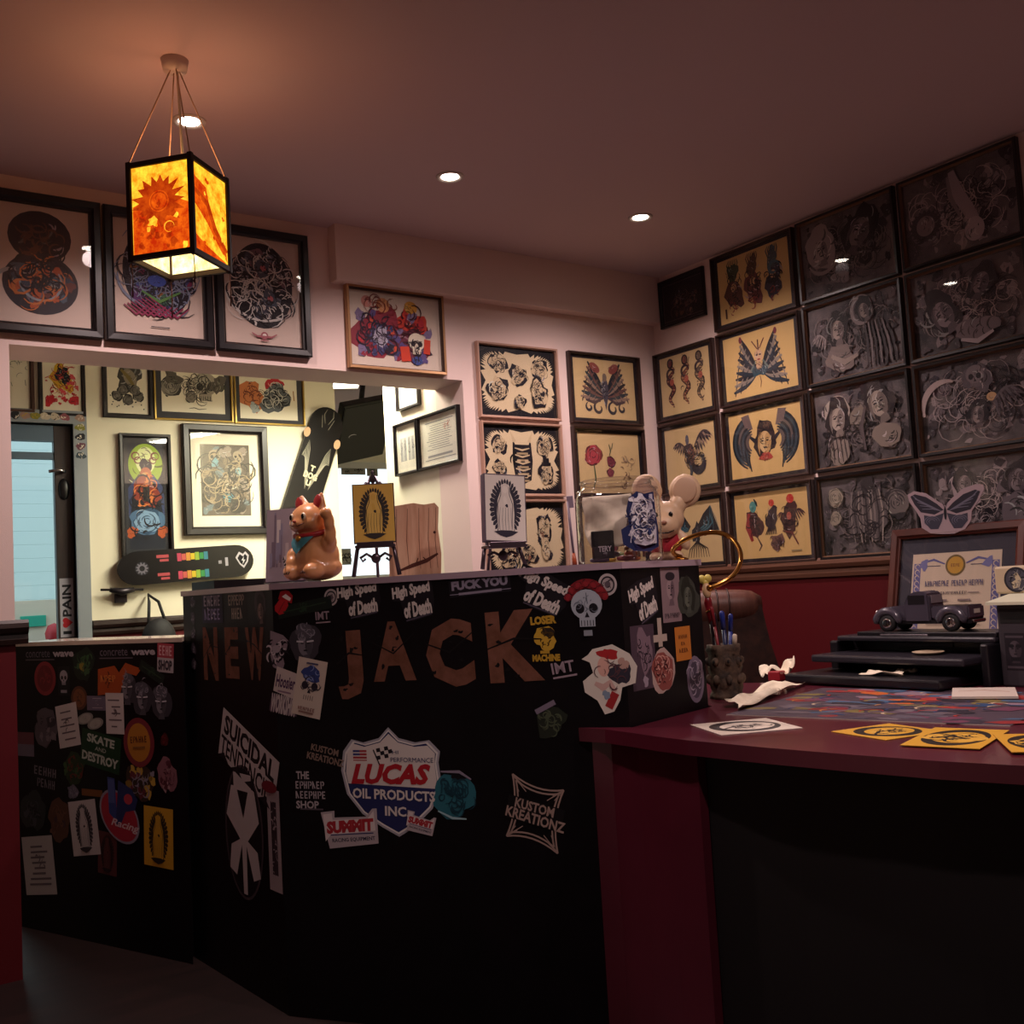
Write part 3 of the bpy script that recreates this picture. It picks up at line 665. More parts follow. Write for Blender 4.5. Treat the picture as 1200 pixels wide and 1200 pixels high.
# ---- black and white flash sheets on the back wall
def flash_bw(kind):
    def fn(A, a):
        A.rect(0, 0, a, 1, '#15121a'); n = 56; pts = []
        for i in range(2*n):
            t = PI*i/n; k = 1 if i % 2 else A.r.uniform(.86, .94); e = 5
            x = abs(math.cos(t))**(2/e)*(1 if math.cos(t) > 0 else -1); y = abs(math.sin(t))**(2/e)*(1 if math.sin(t) > 0 else -1)
            pts.append((x*a*.48*k, y*.44*k-.005))
        A.P(pts, '#d8c4a0')
        L = '#cbb592'
        if kind == 0:
            for x, y, r, sy in ((-.32, .25, .16, .8), (.36, .22, .15, 1), (.0, .1, .15, 1), (-.34, -.12, .17, 1), (.33, -.14, .17, 1.2), (.0, -.28, .1, 1)): A.emblem(x*a/1.25, y, r, '#1c1822', L, sy=sy)
        elif kind == 1:
            A.P([(-.16, .3), (-.12, .22), (.12, .22), (.16, .3), (.18, -.02), (.14, -.3), (0, -.36), (-.14, -.3), (-.18, -.02)], '#1c1822')
            for k in range(5): A.L([(-.13, .17-.1*k), (0, .14-.1*k), (.13, .17-.1*k)], .03, L); A.rect(0, .09-.1*k, .2, .03, '#a89472')
            A.E(-.07, -.02, .035, .02, L); A.E(.07, -.02, .035, .02, L); A.rect(0, -.24, .16, .06, L); A.rect(0, -.24, .14, .03, '#1c1822'); A.P([(-.16, .25), (-.2, .42), (-.1, .27)], L); A.P([(.16, .25), (.2, .42), (.1, .27)], L)
            for x, y, r, sy in ((-.36, .2, .13, 1.1), (.36, .2, .14, 1.2), (-.37, -.12, .11, 1), (.36, -.2, .13, 1.2), (-.34, -.33, .09, .8)): A.emblem(x*a/1.2, y, r, '#1c1822', L, sy=sy)
            A.rect(.36*a/1.2, -.06, .17, .05, '#17141b'); A.rect(.36*a/1.2, -.02, .11, .1, '#17141b')
        else:
            for k in range(22): t = k*.3; A.B(.3+.07*math.cos(t), .28-.026*k, .05, '#2a2630', .4, 9)
            for x, y, r, sy in ((.3, .1, .13, 1.6), (-.3, -.25, .18, .9), (.02, -.22, .13, 1), (-.28, .15, .15, 1)): A.emblem(x, y, r, '#1c1822', L, '#9a6a54', sy=sy)
            A.E(.3, -.15, .07, .16, L); A.scrib(.3, -.15, .08, '#2a2630', 10, .01, 2)
    return fn
PALE = mat('pale_wood_frame', '#b58f7c', .4)
kw = dict(fw=.012, d=.022, fm=PALE, group='black and white flash sheets on the back wall', name='framed_flash_sheet')
x0, x1 = 2.317, 2.737
for i, (z1, z0, lb) in enumerate(((1.018, .699, 'black and white flash sheet of six heads, topmost of its column beside the opening'), (.685, .371, 'black and white flash sheet with a tall carved totem, below the six heads sheet'), (.358, .03, 'black and white flash sheet partly behind the white easel picture, lowest of its column'))):
    framed('B', 0, 0, lb, flash_bw(i), rect=(Vector((x0, YB, EYE+z1)), Vector((x1, YB, EYE+z0))), seed=20+i, **kw)

def winged_eagle(A, a):
    for d in (-1, 1):
        A.bandwing(.02*d, -.06, d, .44, ['#23262e', '#6a4a44', '#2c3a42', '#8a7264'], 8, .62, 1.0, .16)
        A.arc(d*.13, -.27, .1, 1.2, 7.0, .045, '#33303a', n=14, spiral=-.06); A.arc(d*.3, -.26, .07, 2, 7.5, .04, '#33303a', n=12, spiral=-.05); A.L([(d*.04, -.12), (d*.2, -.2), (d*.36, -.16)], .05, '#4a3c40')
        A.E(d*.17, .3, .1, .06, '#8a4a44', d*.6)
    A.P([(0, .22), (-.05, .1), (-.06, -.05), (0, -.3), (.06, -.05), (.05, .1)], '#4a4650'); A.E(0, .17, .04, .06, '#7a6a60'); A.scrib(0, 0, .06, DK, 10, .01, 2.5)
def roses_fig(A, a):
    A.rose(-.32, .12, .17, '#a8404a', '#5a2028'); A.L([(-.32, -.02), (-.3, -.25), (-.36, -.42)], .03, '#46563c'); A.rose(.03, .02, .09, '#7a3844', '#3a1a24'); A.rose(.0, -.15, .07, '#8a4450', '#3a1a24')
    A.L([(.0, .3), (.03, .2), (.0, .12)], .02, '#3a4a3a'); A.L([(.08, .32), (.05, .22)], .02, '#3a4a3a'); A.scrib(.35, -.02, .16, '#8a7460', 14, .012, 1.2); A.scrib(.32, -.25, .14, '#6a4a40', 14, .012)
BRN = mat('brown_black_frame', '#33201c', .35)
kw = dict(fw=.010, d=.026, fm=BRN, matw=(.022, .018, .014, .016), matm=mat('black_mat', '#19121a', .6), paper=TAN)
framed('B', 0, 0, 'tan flash sheet of a spread-winged eagle with curled tails beside the room corner', winged_eagle, rect=(Vector((2.797, YB, EYE+1.018)), Vector((3.214, YB, EYE+.698))), seed=31, fit=.92, group='tan flash sheets on the back wall', name='framed_flash_sheet', **kw)
framed('B', 0, 0, 'tan flash sheet of red roses above the glass jar', roses_fig, rect=(Vector((2.797, YB, EYE+.682)), Vector((3.214, YB, EYE+.362))), seed=32, fit=.9, group='tan flash sheets on the back wall', name='framed_flash_sheet', **kw)
framed('B', 0, 0, 'tan flash sheet hidden behind the glass jar, lowest on the back wall by the corner', roses_fig, rect=(Vector((2.797, YB, EYE+.346)), Vector((3.214, YB, EYE+.03))), seed=33, group='tan flash sheets on the back wall', name='framed_flash_sheet', **kw)

# ---- right wall grid
def small_dark(A, a):
    A.rect(0, 0, a, 1, '#131016'); q = a/2-.03
    for x0_, y0_, x1_, y1_ in ((-q, -.44, q, -.43), (-q, .43, q, .44), (-q, -.44, -q+.01, .44), (q-.01, -.44, q, .44)): A.P([(x0_, y0_), (x1_, y0_), (x1_, y1_), (x0_, y1_)], '#6a5a60')
    for i in range(30): A.B(A.r.uniform(-.45, .5), A.r.uniform(-.36, .1), A.r.uniform(.02, .06), A.r.choice(['#3a2e36', '#5a3e38', '#6e4a38', '#2a2430', '#8a6a5a']), .4, 9)
    A.E(-.0, .12, .2, .2, '#1d1820'); A.scrib(0, -.1, .4, '#6a5450', 26, .014)
def three_figs(A, a):
    for x, c1, c2 in ((-.36, '#5a3a34', '#3c4a34'), (.0, '#6a3a3a', '#5a4030'), (.36, '#3a3a48', '#4a5a60')):
        A.B(x, -.06, .15, c1, .35, 20, sy=1.5); A.B(x, .24, .09, c2, .35, sy=1.6); A.E(x, .02, .05, .06, '#c8a078'); A.scrib(x, -.02, .16, '#1e181c', 30, .014, 2.0); A.scrib(x, -.25, .1, '#8a3a34', 9, .014)
        for k in range(6): A.L([(x-.05+.02*k, .2), (x-.1+.04*k, .36), (x-.06+.03*k, .42)], .018, c2)
    A.arc(.38, .1, .1, 0, 5.5, .05, '#4a6a7a', n=14, spiral=-.04); A.rect(-.52, -.32, .03, .14, '#4a2a24')
def three_snakes(A, a):
    for x, c in ((-.34, '#6a3a3a'), (.02, '#7a4a3c'), (.36, '#6a5a4a')):
        A.snake(x, -.02, .74, .085, 2.2, .07, c, '#241a20', '#c8a078'); A.arc(x, .2, .09, 0, 5.6, .05, '#3a2c34', n=14); A.scrib(x, -.1, .11, '#2a1c22', 14, .014, 2.4); A.E(x+.02, .06, .05, .06, '#a8584a')
    A.L([(.1, .32), (.14, .42)], .02, '#4a2a2a'); A.L([(.05, .3), (.04, .44)], .02, '#4a2a2a')
def phoenix(A, a):
    A.wing(-.06, .12, -1, .34, ['#4a3e44', '#8a7468', '#2c2a32'], n=7, up=.7, drop=.6); A.wing(.1, .15, 1, .42, ['#4a3e44', '#9a8070', '#2c2a32'], n=8, up=1.0, drop=.7)
    A.E(-.05, .3, .045, .1, '#5a5a68'); A.B(0, .02, .14, '#3a3038', .3, sy=1.5); A.arc(.2, -.16, .15, 2.6, 7, .11, '#2a2c38', n=14); A.star(.22, -.14, .2, .15, 16, '#33323c', sy=.8); A.E(.2, -.12, .1, .09, TAN); A.L([(-.02, -.1), (.02, -.3), (-.04, -.42)], .07, '#3c4450'); A.scrib(.02, .0, .2, '#8a5a50', 18, .012); A.scrib(.1, -.1, .24, DK, 26, .012)
def batwoman(A, a):
    for d in (-1, 1):
        A.bandwing(d*.06, -.08, d, .5, ['#23262e', '#8a7f74', '#2a3440'], 9, .55, 1.0, .2)
        A.L([(d*.07, .02), (d*.16, -.1), (d*.05, -.18)], .05, '#6a7a74'); A.L([(d*.02, .2), (d*.12, .34)], .025, '#5a2430'); A.E(d*.34, .40, .03, .05, '#7a3440')
    A.E(0, .1, .075, .1, '#c8a482'); A.L([(0, .18), (0, .34)], .03, '#4a2430'); A.B(0, -.12, .13, '#39505a', .3, sy=.8); A.E(0, -.06, .06, .05, '#c8a482'); A.E(0, .04, .03, .012, '#8a2a2e'); A.E(-.03, .11, .02, .012, DK); A.E(.03, .11, .02, .012, DK); A.L([(0, -.2), (.02, -.3), (0, -.38)], .014, '#6a3a34'); A.scrib(0, -.06, .12, DK, 14, .01)
def winged_head(A, a):
    for d in (-1, 1):
        for k in range(8):
            r_ = .36-.035*k; A.arc(d*.2, .02, r_, PI/2-d*.15, PI/2-d*2.75, .06, ['#1c222a', '#33424c', '#20242c', '#5f5450'][k % 4], sy=1.05, n=12)
        for k in range(6): A.L([(d*(.3+.035*k), -.12+.03*k), (d*(.3+.03*k), -.26+.03*k), (d*(.27+.03*k), -.38+.05*k)], .035, ['#1c222a', '#33424c'][k % 2])
        A.P([(d*.2, .2), (d*.26, .42), (d*.4, .4), (d*.34, .24)], '#6a5a58'); A.L([(d*.06, 0), (d*.16, .02), (d*.26, .1)], .07, '#2a2830')
    A.face(0, 0, .15, '#cfae7c', '#b8935f', '#2a2024'); A.B(0, -.2, .1, '#a8423a', .3, sy=.6); A.scrib(0, -.2, .1, '#6a2420', 10, .012); A.scrib(0, .22, .12, '#5a4038', 14, .014)
def bat_right(A, a):
    A.batwing(.05, .1, 1, .42, '#23262e', '#3f6a78'); A.batwing(-.1, .1, -1, .36, '#23262e', '#3f6a78'); A.B(.02, -.02, .1, '#2a2a34', .3, sy=1.6)
    for k in range(9): A.L([(.02, -.15), (-.15+.05*k, -.28), (-.2+.06*k, -.42)], .02, '#1c1a22')
def parrots(A, a):
    A.B(-.34, .02, .15, '#4a2a2c', .25, 20, sy=1.6, rot=.2); A.L([(-.44, .2), (-.48, -.02), (-.4, -.24)], .1, '#8a2a2a'); A.E(-.35, .3, .07, .09, '#4f8a86'); A.L([(-.32, .42), (-.28, .36), (-.26, .3)], .04, '#1e2a30'); A.L([(-.3, -.18), (-.22, -.32), (-.28, -.4)], .035, '#4a3030'); A.scrib(-.33, .02, .16, '#241820', 26, .014, 1.5)
    A.B(.02, .1, .11, '#33262e', .25, 20, sy=1.6, rot=-.25); A.E(.03, .33, .055, .055, '#c0463a')
    for k in range(8): A.L([(.02, .1), (-.06+.02*k, -.05), (-.12+.03*k, -.16)], .022, '#2a2028')
    A.B(.36, .06, .15, '#4a302e', .3, 22, sy=1.7); A.E(.4, .36, .07, .07, '#b8342c'); A.wing(.42, .1, 1, .2, ['#3a2a30', '#5a3c38'], n=6, up=.7); A.wing(.3, .1, -1, .14, ['#3a2a30', '#6a3c38'], n=5, up=.7); A.scrib(.36, .02, .16, '#241820', 30, .012, 1.6); A.E(.36, .1, .045, .06, '#a8584a')
    A.B(.1, -.28, .13, '#6a4a44', .35, 20, sy=.9); A.L([(.22, -.12), (.4, -.16), (.5, -.34)], .04, '#6a3a34'); A.scrib(.1, -.28, .14, '#33222a', 22, .012); A.L([(.36, -.43), (.56, -.43)], .02, '#9a8a64', False)
GA = 'tan flash sheets on the right wall'
def rw(y0, z1, y1, z0): return (Vector((XR, y0, EYE+z1)), Vector((XR, y1, EYE+z0)))
framed('R', 0, 0, 'small dark framed photograph high beside the room corner', small_dark, rect=rw(3.436, 1.372, 3.15, 1.15), seed=40, fw=.014, d=.018)
C1, C2, C3, C4 = (3.560, 3.119), (3.094, 2.642), (2.625, 2.175), (2.158, 1.708)
C1 = (3.496, 3.119)
RW = [(1.383, 1.054), (1.039, .716), (.702, .375), (.355, .030)]
for c, i, fn, lb, sd in ((C1, 1, three_snakes, 'tan flash sheet of three upright snakes on the right wall by the corner', 41), (C1, 2, phoenix, 'tan flash sheet of a long-tailed bird above the cream toy', 42), (C1, 3, bat_right, 'tan flash sheet of a dark bat behind the brass hoop', 43),
                         (C2, 0, three_figs, 'tan flash sheet of three costumed figures at the top of its column', 44), (C2, 1, batwoman, 'tan flash sheet of a bat-winged woman with horns', 45), (C2, 2, winged_head, "tan flash sheet of a woman's head between dark feathered wings", 46), (C2, 3, parrots, 'tan flash sheet of three red-capped birds above the chair rail', 47)):
    framed('R', 0, 0, lb, fn, rect=rw(c[0], RW[i][0], c[1], RW[i][1]), seed=sd, group=GA, name='framed_flash_sheet', fit=.93, **{**kw, 'matw': (.016, .026, .014, .016), 'paper': '#d0ae72' if c is C2 else TAN})
# dark grey charcoal prints
CHAR = mat('charcoal_print', '#2b262b', .6, var=(7, '#6c6264', (1, 1, 1)))
def grey_base(A, a, lo=0):
    g = ['#1e1a1f', '#2e292e', '#423c40', '#585054', '#6e6466']
    for i in range(120): A.B(A.r.uniform(-a*.46, a*.46), A.r.uniform(-.44, .44), A.r.uniform(.015, .075), A.r.choice(g), .4, 9, sy=A.r.uniform(.5, 1.6))
    A.scrib(-.2, 0, .42, '#7a6f70', 40, .010, .9); A.scrib(.2, 0, .42, '#161318', 60, .010, .9); A.scrib(.2, 0, .42, '#8a7e7c', 26, .007, .9)
def g_nun(A, a):
    grey_base(A, a); A.B(-.38, .12, .24, '#8d8284', .15, 22, sy=1.2); A.face(-.37, .08, .14, '#9a8e8e', '#6a6064', '#1c181c', .1, False); A.arc(-.36, .02, .24, 3.6, 6.0, .05, '#8d8284', n=12)
    A.face(.22, .14, .19, '#75696a', '#4a4246', '#18151a', -.5); A.B(.3, -.12, .14, '#241f24', .3); A.scrib(.28, -.1, .15, '#5a5254', 20, .012); A.B(-.1, -.34, .14, '#7d7274', .3, sy=.6)
def g_angel(A, a):
    grey_base(A, a); A.wing(-.4, .02, -1, .2, ['#9a8d8c', '#7a6e70'], n=6, up=.8); A.B(-.22, -.25, .2, '#80726e', .2, 22); A.face(-.22, .12, .13, '#a89890', '#6f6362', '#1d181c', .05); A.L([(-.35, -.2), (-.15, -.32), (.06, -.26)], .08, '#9a8b83')
    A.E(.16, .3, .17, .2, '#8d8080', n=20); A.E(.16, .3, .12, .15, '#4a4246'); A.face(.2, .28, .1, '#94867f', '#5a5052', '#1d181c', .3)
    for k in range(7): A.L([(.2+.05*k, .12), (.22+.06*k, -.15), (.2+.07*k, -.44)], .035, '#7d7274' if k % 2 else '#413a3e')
def g_two(A, a):
    grey_base(A, a); A.B(-.34, .16, .2, '#b0a49a', .1, 22, sy=1.25); A.face(-.33, .1, .15, '#b3a498', '#857873', '#2a2226', .05); A.B(-.34, -.32, .18, '#8d8078', .15, sy=.9)
    for k in range(6): A.L([(-.5+.06*k, -.1), (-.48+.06*k, -.3), (-.5+.07*k, -.46)], .02, '#3a3236')
    A.B(-.02, .08, .1, '#85796f', .3, sy=1.6); A.scrib(-.02, .0, .14, '#2a2428', 16, .014, 1.6); A.face(.3, .2, .17, '#a89a8e', '#756964', '#2a2226', .3); A.B(.38, -.2, .2, '#8a7d74', .12, 18, sy=.8); A.L([(.1, .2), (.02, -.05), (.06, -.35)], .06, '#5d5254')
def g_roses(A, a):
    grey_base(A, a); A.rose(-.46, .25, .13, '#9a8f80', '#4a4442'); A.rose(-.48, -.02, .1, '#93887a', '#4a4442'); A.rose(.44, .1, .18, '#6f6664', '#353034', 5); A.B(.02, -.02, .26, '#5d5556', .3, 24, sy=1.3); A.B(.05, .34, .12, '#342e32', .3)
    for k in range(9): A.L([(-.2+.05*k, .3), (-.24+.06*k, .0), (-.2+.05*k, -.36)], .03, ['#7d7370', '#3c3638', '#91867f'][k % 3])
    A.scrib(0, -.05, .36, '#2a2528', 40, .014)
def g_hand(A, a):
    grey_base(A, a); A.L([(-.05, .45), (0, .2), (.12, -.05), (.25, -.3)], .16, '#6f6468'); A.L([(-.1, .4), (-.08, .15), (.02, -.1)], .06, '#5a5054'); A.E(-.42, -.1, .2, .22, '#4a4246'); A.B(-.42, -.08, .13, '#241f24', .3); A.star(-.42, -.08, .22, .18, 20, '#2a2428', sy=.9); A.E(-.42, -.08, .12, .12, '#5d5356'); A.E(.18, -.3, .12, .14, '#7a6f72')
def g_sleep(A, a):
    grey_base(A, a); A.face(-.3, -.05, .17, '#6f6468', '#4a4246', '#201c20', .5); A.B(.1, -.3, .26, '#5d5356', .2, sy=.5); A.face(.2, .2, .13, '#5f555a', '#3f383c', '#1c181c', -.4); A.L([(-.1, -.4), (.1, -.46), (.3, -.38)], .06, '#857a7c')
def g_wings(A, a):
    grey_base(A, a); A.arc(-.36, .0, .3, 1.2, 3.4, .08, '#8a7c7a', n=14); A.B(.05, .26, .17, '#4a4347', .3); A.skull(.02, .28, .13, '#5f5659', '#1c181c'); A.face(.02, -.16, .1, '#6a5f5e', '#443d40', '#1c181c'); A.E(.2, .02, .06, .05, '#9a7c5c'); A.wing(.2, -.05, 1, .3, ['#4a4347', '#362f34'], n=7)
def g_saint(A, a):
    grey_base(A, a); A.P([(-.4, .3), (-.22, .42), (-.1, .3), (-.04, .0), (-.14, -.05), (-.3, -.05), (-.36, .05)], '#7f7274'); A.face(-.22, .22, .11, '#6a5f60', '#443d40', '#1c181c'); A.B(.3, .18, .12, '#4f474b', .3); A.face(.42, .2, .13, '#5c5356', '#3c363a', '#18151a', -.1); A.B(.4, -.15, .2, '#524a4e', .25, sy=1.2)
def lift_tones(f, k=1.4):
    def fn(A, a):
        f(A, a); A.sh = [(p, q, '#%02x%02x%02x' % tuple(min(215, int(int(c[i:i+2], 16)*k)) for i in (1, 3, 5)) if isinstance(c, str) else c) for p, q, c in A.sh]
    return fn
BRZ = mat('bronze_frame', '#4a3026', .35, .3); BRZ2 = mat('bronze_inner', '#7a5a44', .35, .4)
kg = dict(fw=.016, d=.024, fm=FRAMEB, m2=BRZ2, paper=CHAR, group='grey charcoal prints on the right wall')
for c, fns in ((C3, ((g_nun, 'grey print of a veiled woman and a bearded man at the top of its column'), (g_angel, 'grey print of a curly-haired cherub with a robed saint'), (g_two, 'grey print of two pale women with a small angel between'), (g_roses, 'grey print of pale roses to the left of the butterfly'))),
               (C4, ((g_hand, 'dark grey print of praying hands and a thorned heart near the ceiling'), (g_sleep, 'dark grey print of sleeping faces below the praying hands print'), (g_wings, 'dark grey print with a curved wing and a skull above the butterfly'), (g_saint, 'dark grey print of saints directly behind the butterfly')))):
    for i, (fn, lb) in enumerate(fns):
        if c is C4: fn = lift_tones(fn)
        framed('R', 0, 0, lb, fn, rect=rw(c[0], RW[i][0]+.004, c[1], RW[i][1]), seed=50+i+(10 if c is C4 else 0), **kg)

# ---- back room pictures
def fx(px, y=480): return onY(px, y, YF).x
def frect(p0, p1, zb, h, y=480): return (Vector((fx(p0, y), YF, zb+h)), Vector((fx(p1, y), YF, zb)))
zb = onY(72, 487, YF).z
def blank_note(A, a):
    A.L([(-.12, -.05), (-.1, -.12)], .01, '#3a3a3a'); A.L([(.1, .0), (.11, -.1)], .012, '#3a3a3a'); A.scrib(0, .2, .2, '#5a5a5a', 10, .008)
def red_splat(A, a):
    A.B(0, .05, .17, '#d8b02a', .35, 20, sy=1.4); A.B(.02, .1, .1, '#26303a', .4, sy=1.6)
    for i in range(26): A.B(A.r.uniform(-.26, .26), A.r.uniform(-.45, .1), A.r.uniform(.012, .05), A.r.choice(['#c42a34', '#b01c2a', '#d8505a']), .45, 9)
    A.B(-.22, -.35, .09, '#c01e2c', .4); A.B(.22, -.33, .09, '#c01e2c', .4); A.scrib(0, .0, .28, '#b83a3a', 30, .012, 1.4); A.scrib(.02, .1, .16, '#1c1a1e', 18, .016, 1.6)
def black_rose(A, a):
    A.B(.02, .12, .2, '#3a3734', .3, 22, sy=1.2); A.E(.04, .12, .1, .16, '#8a8070', .4); A.L([(-.1, .25), (.02, .12), (.12, -.05)], .07, '#7a6a3a')
    for x, y in ((-.17, -.2), (0, -.26), (.17, -.2), (-.08, -.1), (.12, -.1)): A.rose(x, y, .09, '#6f6a64', '#1c1b1c', 3)
    for i in range(14): A.B(A.r.uniform(-.3, .3), A.r.uniform(-.42, -.2), .012, '#1c1b1c', .3, 7)
def skull_rose(A, a):
    A.rose(-.45, .0, .2, '#8d867c', '#3a3634'); A.B(-.4, .18, .15, '#5a544c', .4); A.skull(.24, .02, .3, '#a39a8c', '#26221f'); A.B(.5, .1, .17, '#5d564e', .4); A.scrib(.1, .0, .4, '#3a3530', 50, .014, .8); A.rose(-.05, -.18, .12, '#857d72', '#332f2c'); A.L([(-.1, -.42), (.0, -.4), (.1, -.43), (.25, -.41)], .016, '#2a2620')
def koi(A, a):
    A.B(-.36, -.05, .27, '#c8794a', .3, 20, sy=1.1); A.scrib(-.36, -.02, .25, '#6a3020', 30, .016); A.B(.12, .22, .18, '#b82a34', .3, sy=.8); A.B(.14, -.08, .28, '#5d6268', .3, sy=1.1); A.scrib(.14, -.05, .3, '#1d1d20', 44, .018); A.scrib(.14, -.05, .3, '#c4c2bc', 24, .016); A.B(-.3, -.28, .1, '#a8b0b0', .3); A.L([(.52, .1), (.53, -.1)], .02, '#9a6a3a', False)
def goddess(A, a):
    A.rect(0, 0, a, 1, '#1c2230'); A.E(0, .3, a*.48, .2, '#9ab83a', n=26); A.E(0, .34, a*.28, .13, '#dfe8a8', n=22)
    for d in (-1, 1): A.arc(d*.09, .38, .035, 0, 6.2, .016, '#7a3428', n=10); A.arc(d*.07, .34, .03, 0, 6.2, .014, '#7a3428', n=10); A.L([(d*.05, .2), (d*.15, .05), (d*.17, -.2)], .06, '#3a4670')
    A.B(0, .29, .055, '#2c2a3a', .2, sy=1.2); A.E(0, .2, .055, .075, '#b8684a'); A.skull(0, .17, .055, '#c9a06a', '#2a1a1c'); A.B(0, .05, .12, '#8f3424', .35, 18, sy=1.2); A.scrib(0, .05, .13, '#e08040', 22, .012, 1.3); A.rect(0, .02, .06, .14, '#33302e')
    A.B(0, -.24, .15, '#4f7296', .2, 22, sy=.9); A.rose(0, -.24, .12, '#86a8c8', '#31506e', 4); A.B(-.14, -.34, .05, '#b8562c', .3); A.B(.14, -.34, .05, '#b8562c', .3); A.scrib(0, -.1, .2, '#141019', 30, .014, 1.9)
def demons(A, a):
    A.rect(0, 0, a, 1, '#5b5147')
    for i in range(40): A.B(A.r.uniform(-.3, .3), A.r.uniform(-.43, .43), A.r.uniform(.04, .09), A.r.choice(['#7a6a58', '#8f7a60', '#433c38', '#6a7a80', '#94867a', '#3a3430']), .35, 11)
    for x, y, r in ((-.15, .32, .1), (.18, .33, .08), (.15, .12, .1), (0, -.1, .15)): A.skull(x, y, r, '#a3937c', '#2a2522')
    A.B(-.15, .24, .06, '#6a98a8', .3); A.B(.18, .12, .05, '#7fa6b0', .3); A.B(.02, -.24, .09, '#4a8a98', .4, sy=.6); A.B(.16, -.38, .1, '#2c2826', .2); A.scrib(0, 0, .42, '#241f1e', 80, .014, 1.1); A.scrib(0, 0, .4, '#a89474', 30, .012, 1.1)
WARMW = '#ece4cf'
framed('F', 0, 0, 'white sheet in a brown frame half hidden by the wall beside the street door', blank_note, rect=frect(4, 40, zb+.005, .33, 470), fw=.02, fm=mat('dark_brown_frame', '#4a3026', .4), paper=WARMW, seed=60, glass=False)
framed('F', 0, 0, 'black framed print of red splatters and a yellow face over the street door', red_splat, rect=frect(45, 100, zb-.004, .36), fw=.02, matw=.012, matm=ink('#ece4cf'), paper=WARMW, seed=61, glass=False)
framed('F', 0, 0, 'black framed drawing of dark roses and a feathered head in the back room', black_rose, rect=frect(120, 179, zb, .36), fw=.024, paper=WARMW, seed=62, glass=False)
gk = dict(fm=mat('bright_gilt', '#b99a4e', .3, .6), m2=mat('bright_gilt2', '#8a6a30', .3, .6), fw=.012, matm=mat('charcoal_mat', '#37363c', .7), group='gilt framed prints in the back room')
framed('F', 0, 0, 'gilt framed pencil drawing of a skull among roses in the back room', skull_rose, rect=frect(180, 272, zb, .36), matw=(.03, .03, .03, .035), paper=WARMW, seed=63, glass=False, **gk)
framed('F', 0, 0, 'gilt framed print of an orange flower and red heart in the back room', koi, rect=frect(274, 356, zb-.002, .36), matw=(.022, .03, .03, .02), paper=WARMW, seed=64, glass=False, **gk)
framed('F', (138, 508), (203, 658), 'tall black framed painting of a horned skull goddess on green', goddess, fw=.02, d=.03, matw=(.022, .018, .03, .05), matm=mat('green_dark_mat', '#20222a', .6), seed=65)
framed('F', (211, 497), (315, 626), 'wide black frame with a cream mat around a brown demon drawing', demons, fw=.045, d=.04, matw=(.055, .055, .06, .06), matm=ink('#efe7d0'), seed=66)
def licence(k):
    def fn(A, a):
        r = A.r
        A.rect(0, 0, a*.96, .97, '#e4ded0')
        if k == 1:
            for x in (-.2, .2): A.rect(x*a/.9, -.02, a*.34, .56, '#a9a8a6'); A.scrib(x*a/.9, -.02, .2, '#5a5a5e', 26, .012, 1.4); A.rect(x*a/.9, -.02, a*.1, .54, '#c8c6c0')
        else:
            for i in range(12): A.rect(r.uniform(-.04, .04), .34-.05*i, a*r.uniform(.5, .78), .012, '#77757a')
            A.scrib(.22*a, .3, .14, '#b06a5a', 14, .012); A.rect(0, .42, a*.8, .02, '#8a888c'); A.rect(0, -.36, a*.7, .05, '#9c9a9a'); A.rect(0, -.44, a*.86, .015, '#77757a')
    return fn
kc = dict(fw=.012, d=.02, matw=.012, matm=ink('#efe9d8'), paper='#efe9da', group='licences on the side wall of the back room', name='framed_certificate')
def srect(p0, p1, yt0, yb0):
    a = onX(*p0, XJ1); b = onX(*p1, XJ1); return (Vector((XJ1, max(a.y, b.y), yt0)), Vector((XJ1, min(a.y, b.y), yb0)))
q1 = onX(541, 505, XJ1); q0 = onX(492, 505, XJ1); q_1 = onX(449, 525, XJ1)
zt = onX(515, 482, XJ1).z; zc = onX(515, 547, XJ1).z
framed('S', 0, 0, 'black framed certificate with printed text, nearest the opening on the side wall', licence(0), rect=(Vector((XJ1, q0.y-.004, zt)), Vector((XJ1, q1.y, zc))), seed=70, **kc)
framed('S', 0, 0, 'black framed sheet with two grey photographs beside the printed certificate', licence(1), rect=(Vector((XJ1, q0.y+.21, zt+.0)), Vector((XJ1, q0.y+.004, zc))), seed=71, **kc)
framed('S', 0, 0, 'black framed sheet above the two certificates on the side wall', licence(0), rect=(Vector((XJ1, q0.y+.17, zt+.33)), Vector((XJ1, q0.y-.03, zt+.055))), seed=72, **kc)

# ================================================================== COUNTERS
CT = 1.142                     # top of the tall counter
def plan_hit(px, P, d):        # where the upright plane through column px meets the plan line P + t d
    r = ray(px, 700); t = (P[0]*r.y-P[1]*r.x)/(d[1]*r.x-d[0]*r.y); return (P[0]+d[0]*t, P[1]+d[1]*t)
A_ = (1.624, 1.876); E_ = (1.992, 1.979)
fd = (math.cos(YAW+R(70)), math.sin(YAW+R(70)))
B_ = plan_hit(319, A_, fd); C_ = (1.02, 3.31)
n1 = Vector((E_[0]-A_[0], E_[1]-A_[1]))
Bk = (B_[0]+.48, B_[1]+.22); E2_ = (2.10, 2.22); Ck = (C_[0]+.40, C_[1]); Ek = E_
body = [A_, E_, E2_, Bk, Ck, C_, B_]
ct = thing('stickered_counter', 'tall black reception counter covered in stickers reading NEW JACK', 'counter', (B_[0], B_[1], 0)); off = Matrix.Translation((-B_[0], -B_[1], 0))
MB().prism(body, .0, CT-.016, BLACKG).build('counter_body', ct, off)
cen = Vector((sum(p[0] for p in body)/7, sum(p[1] for p in body)/7))
EDGE = mat('mauve_edge_trim', '#a58f9c', .18, coat=.5)
top = []
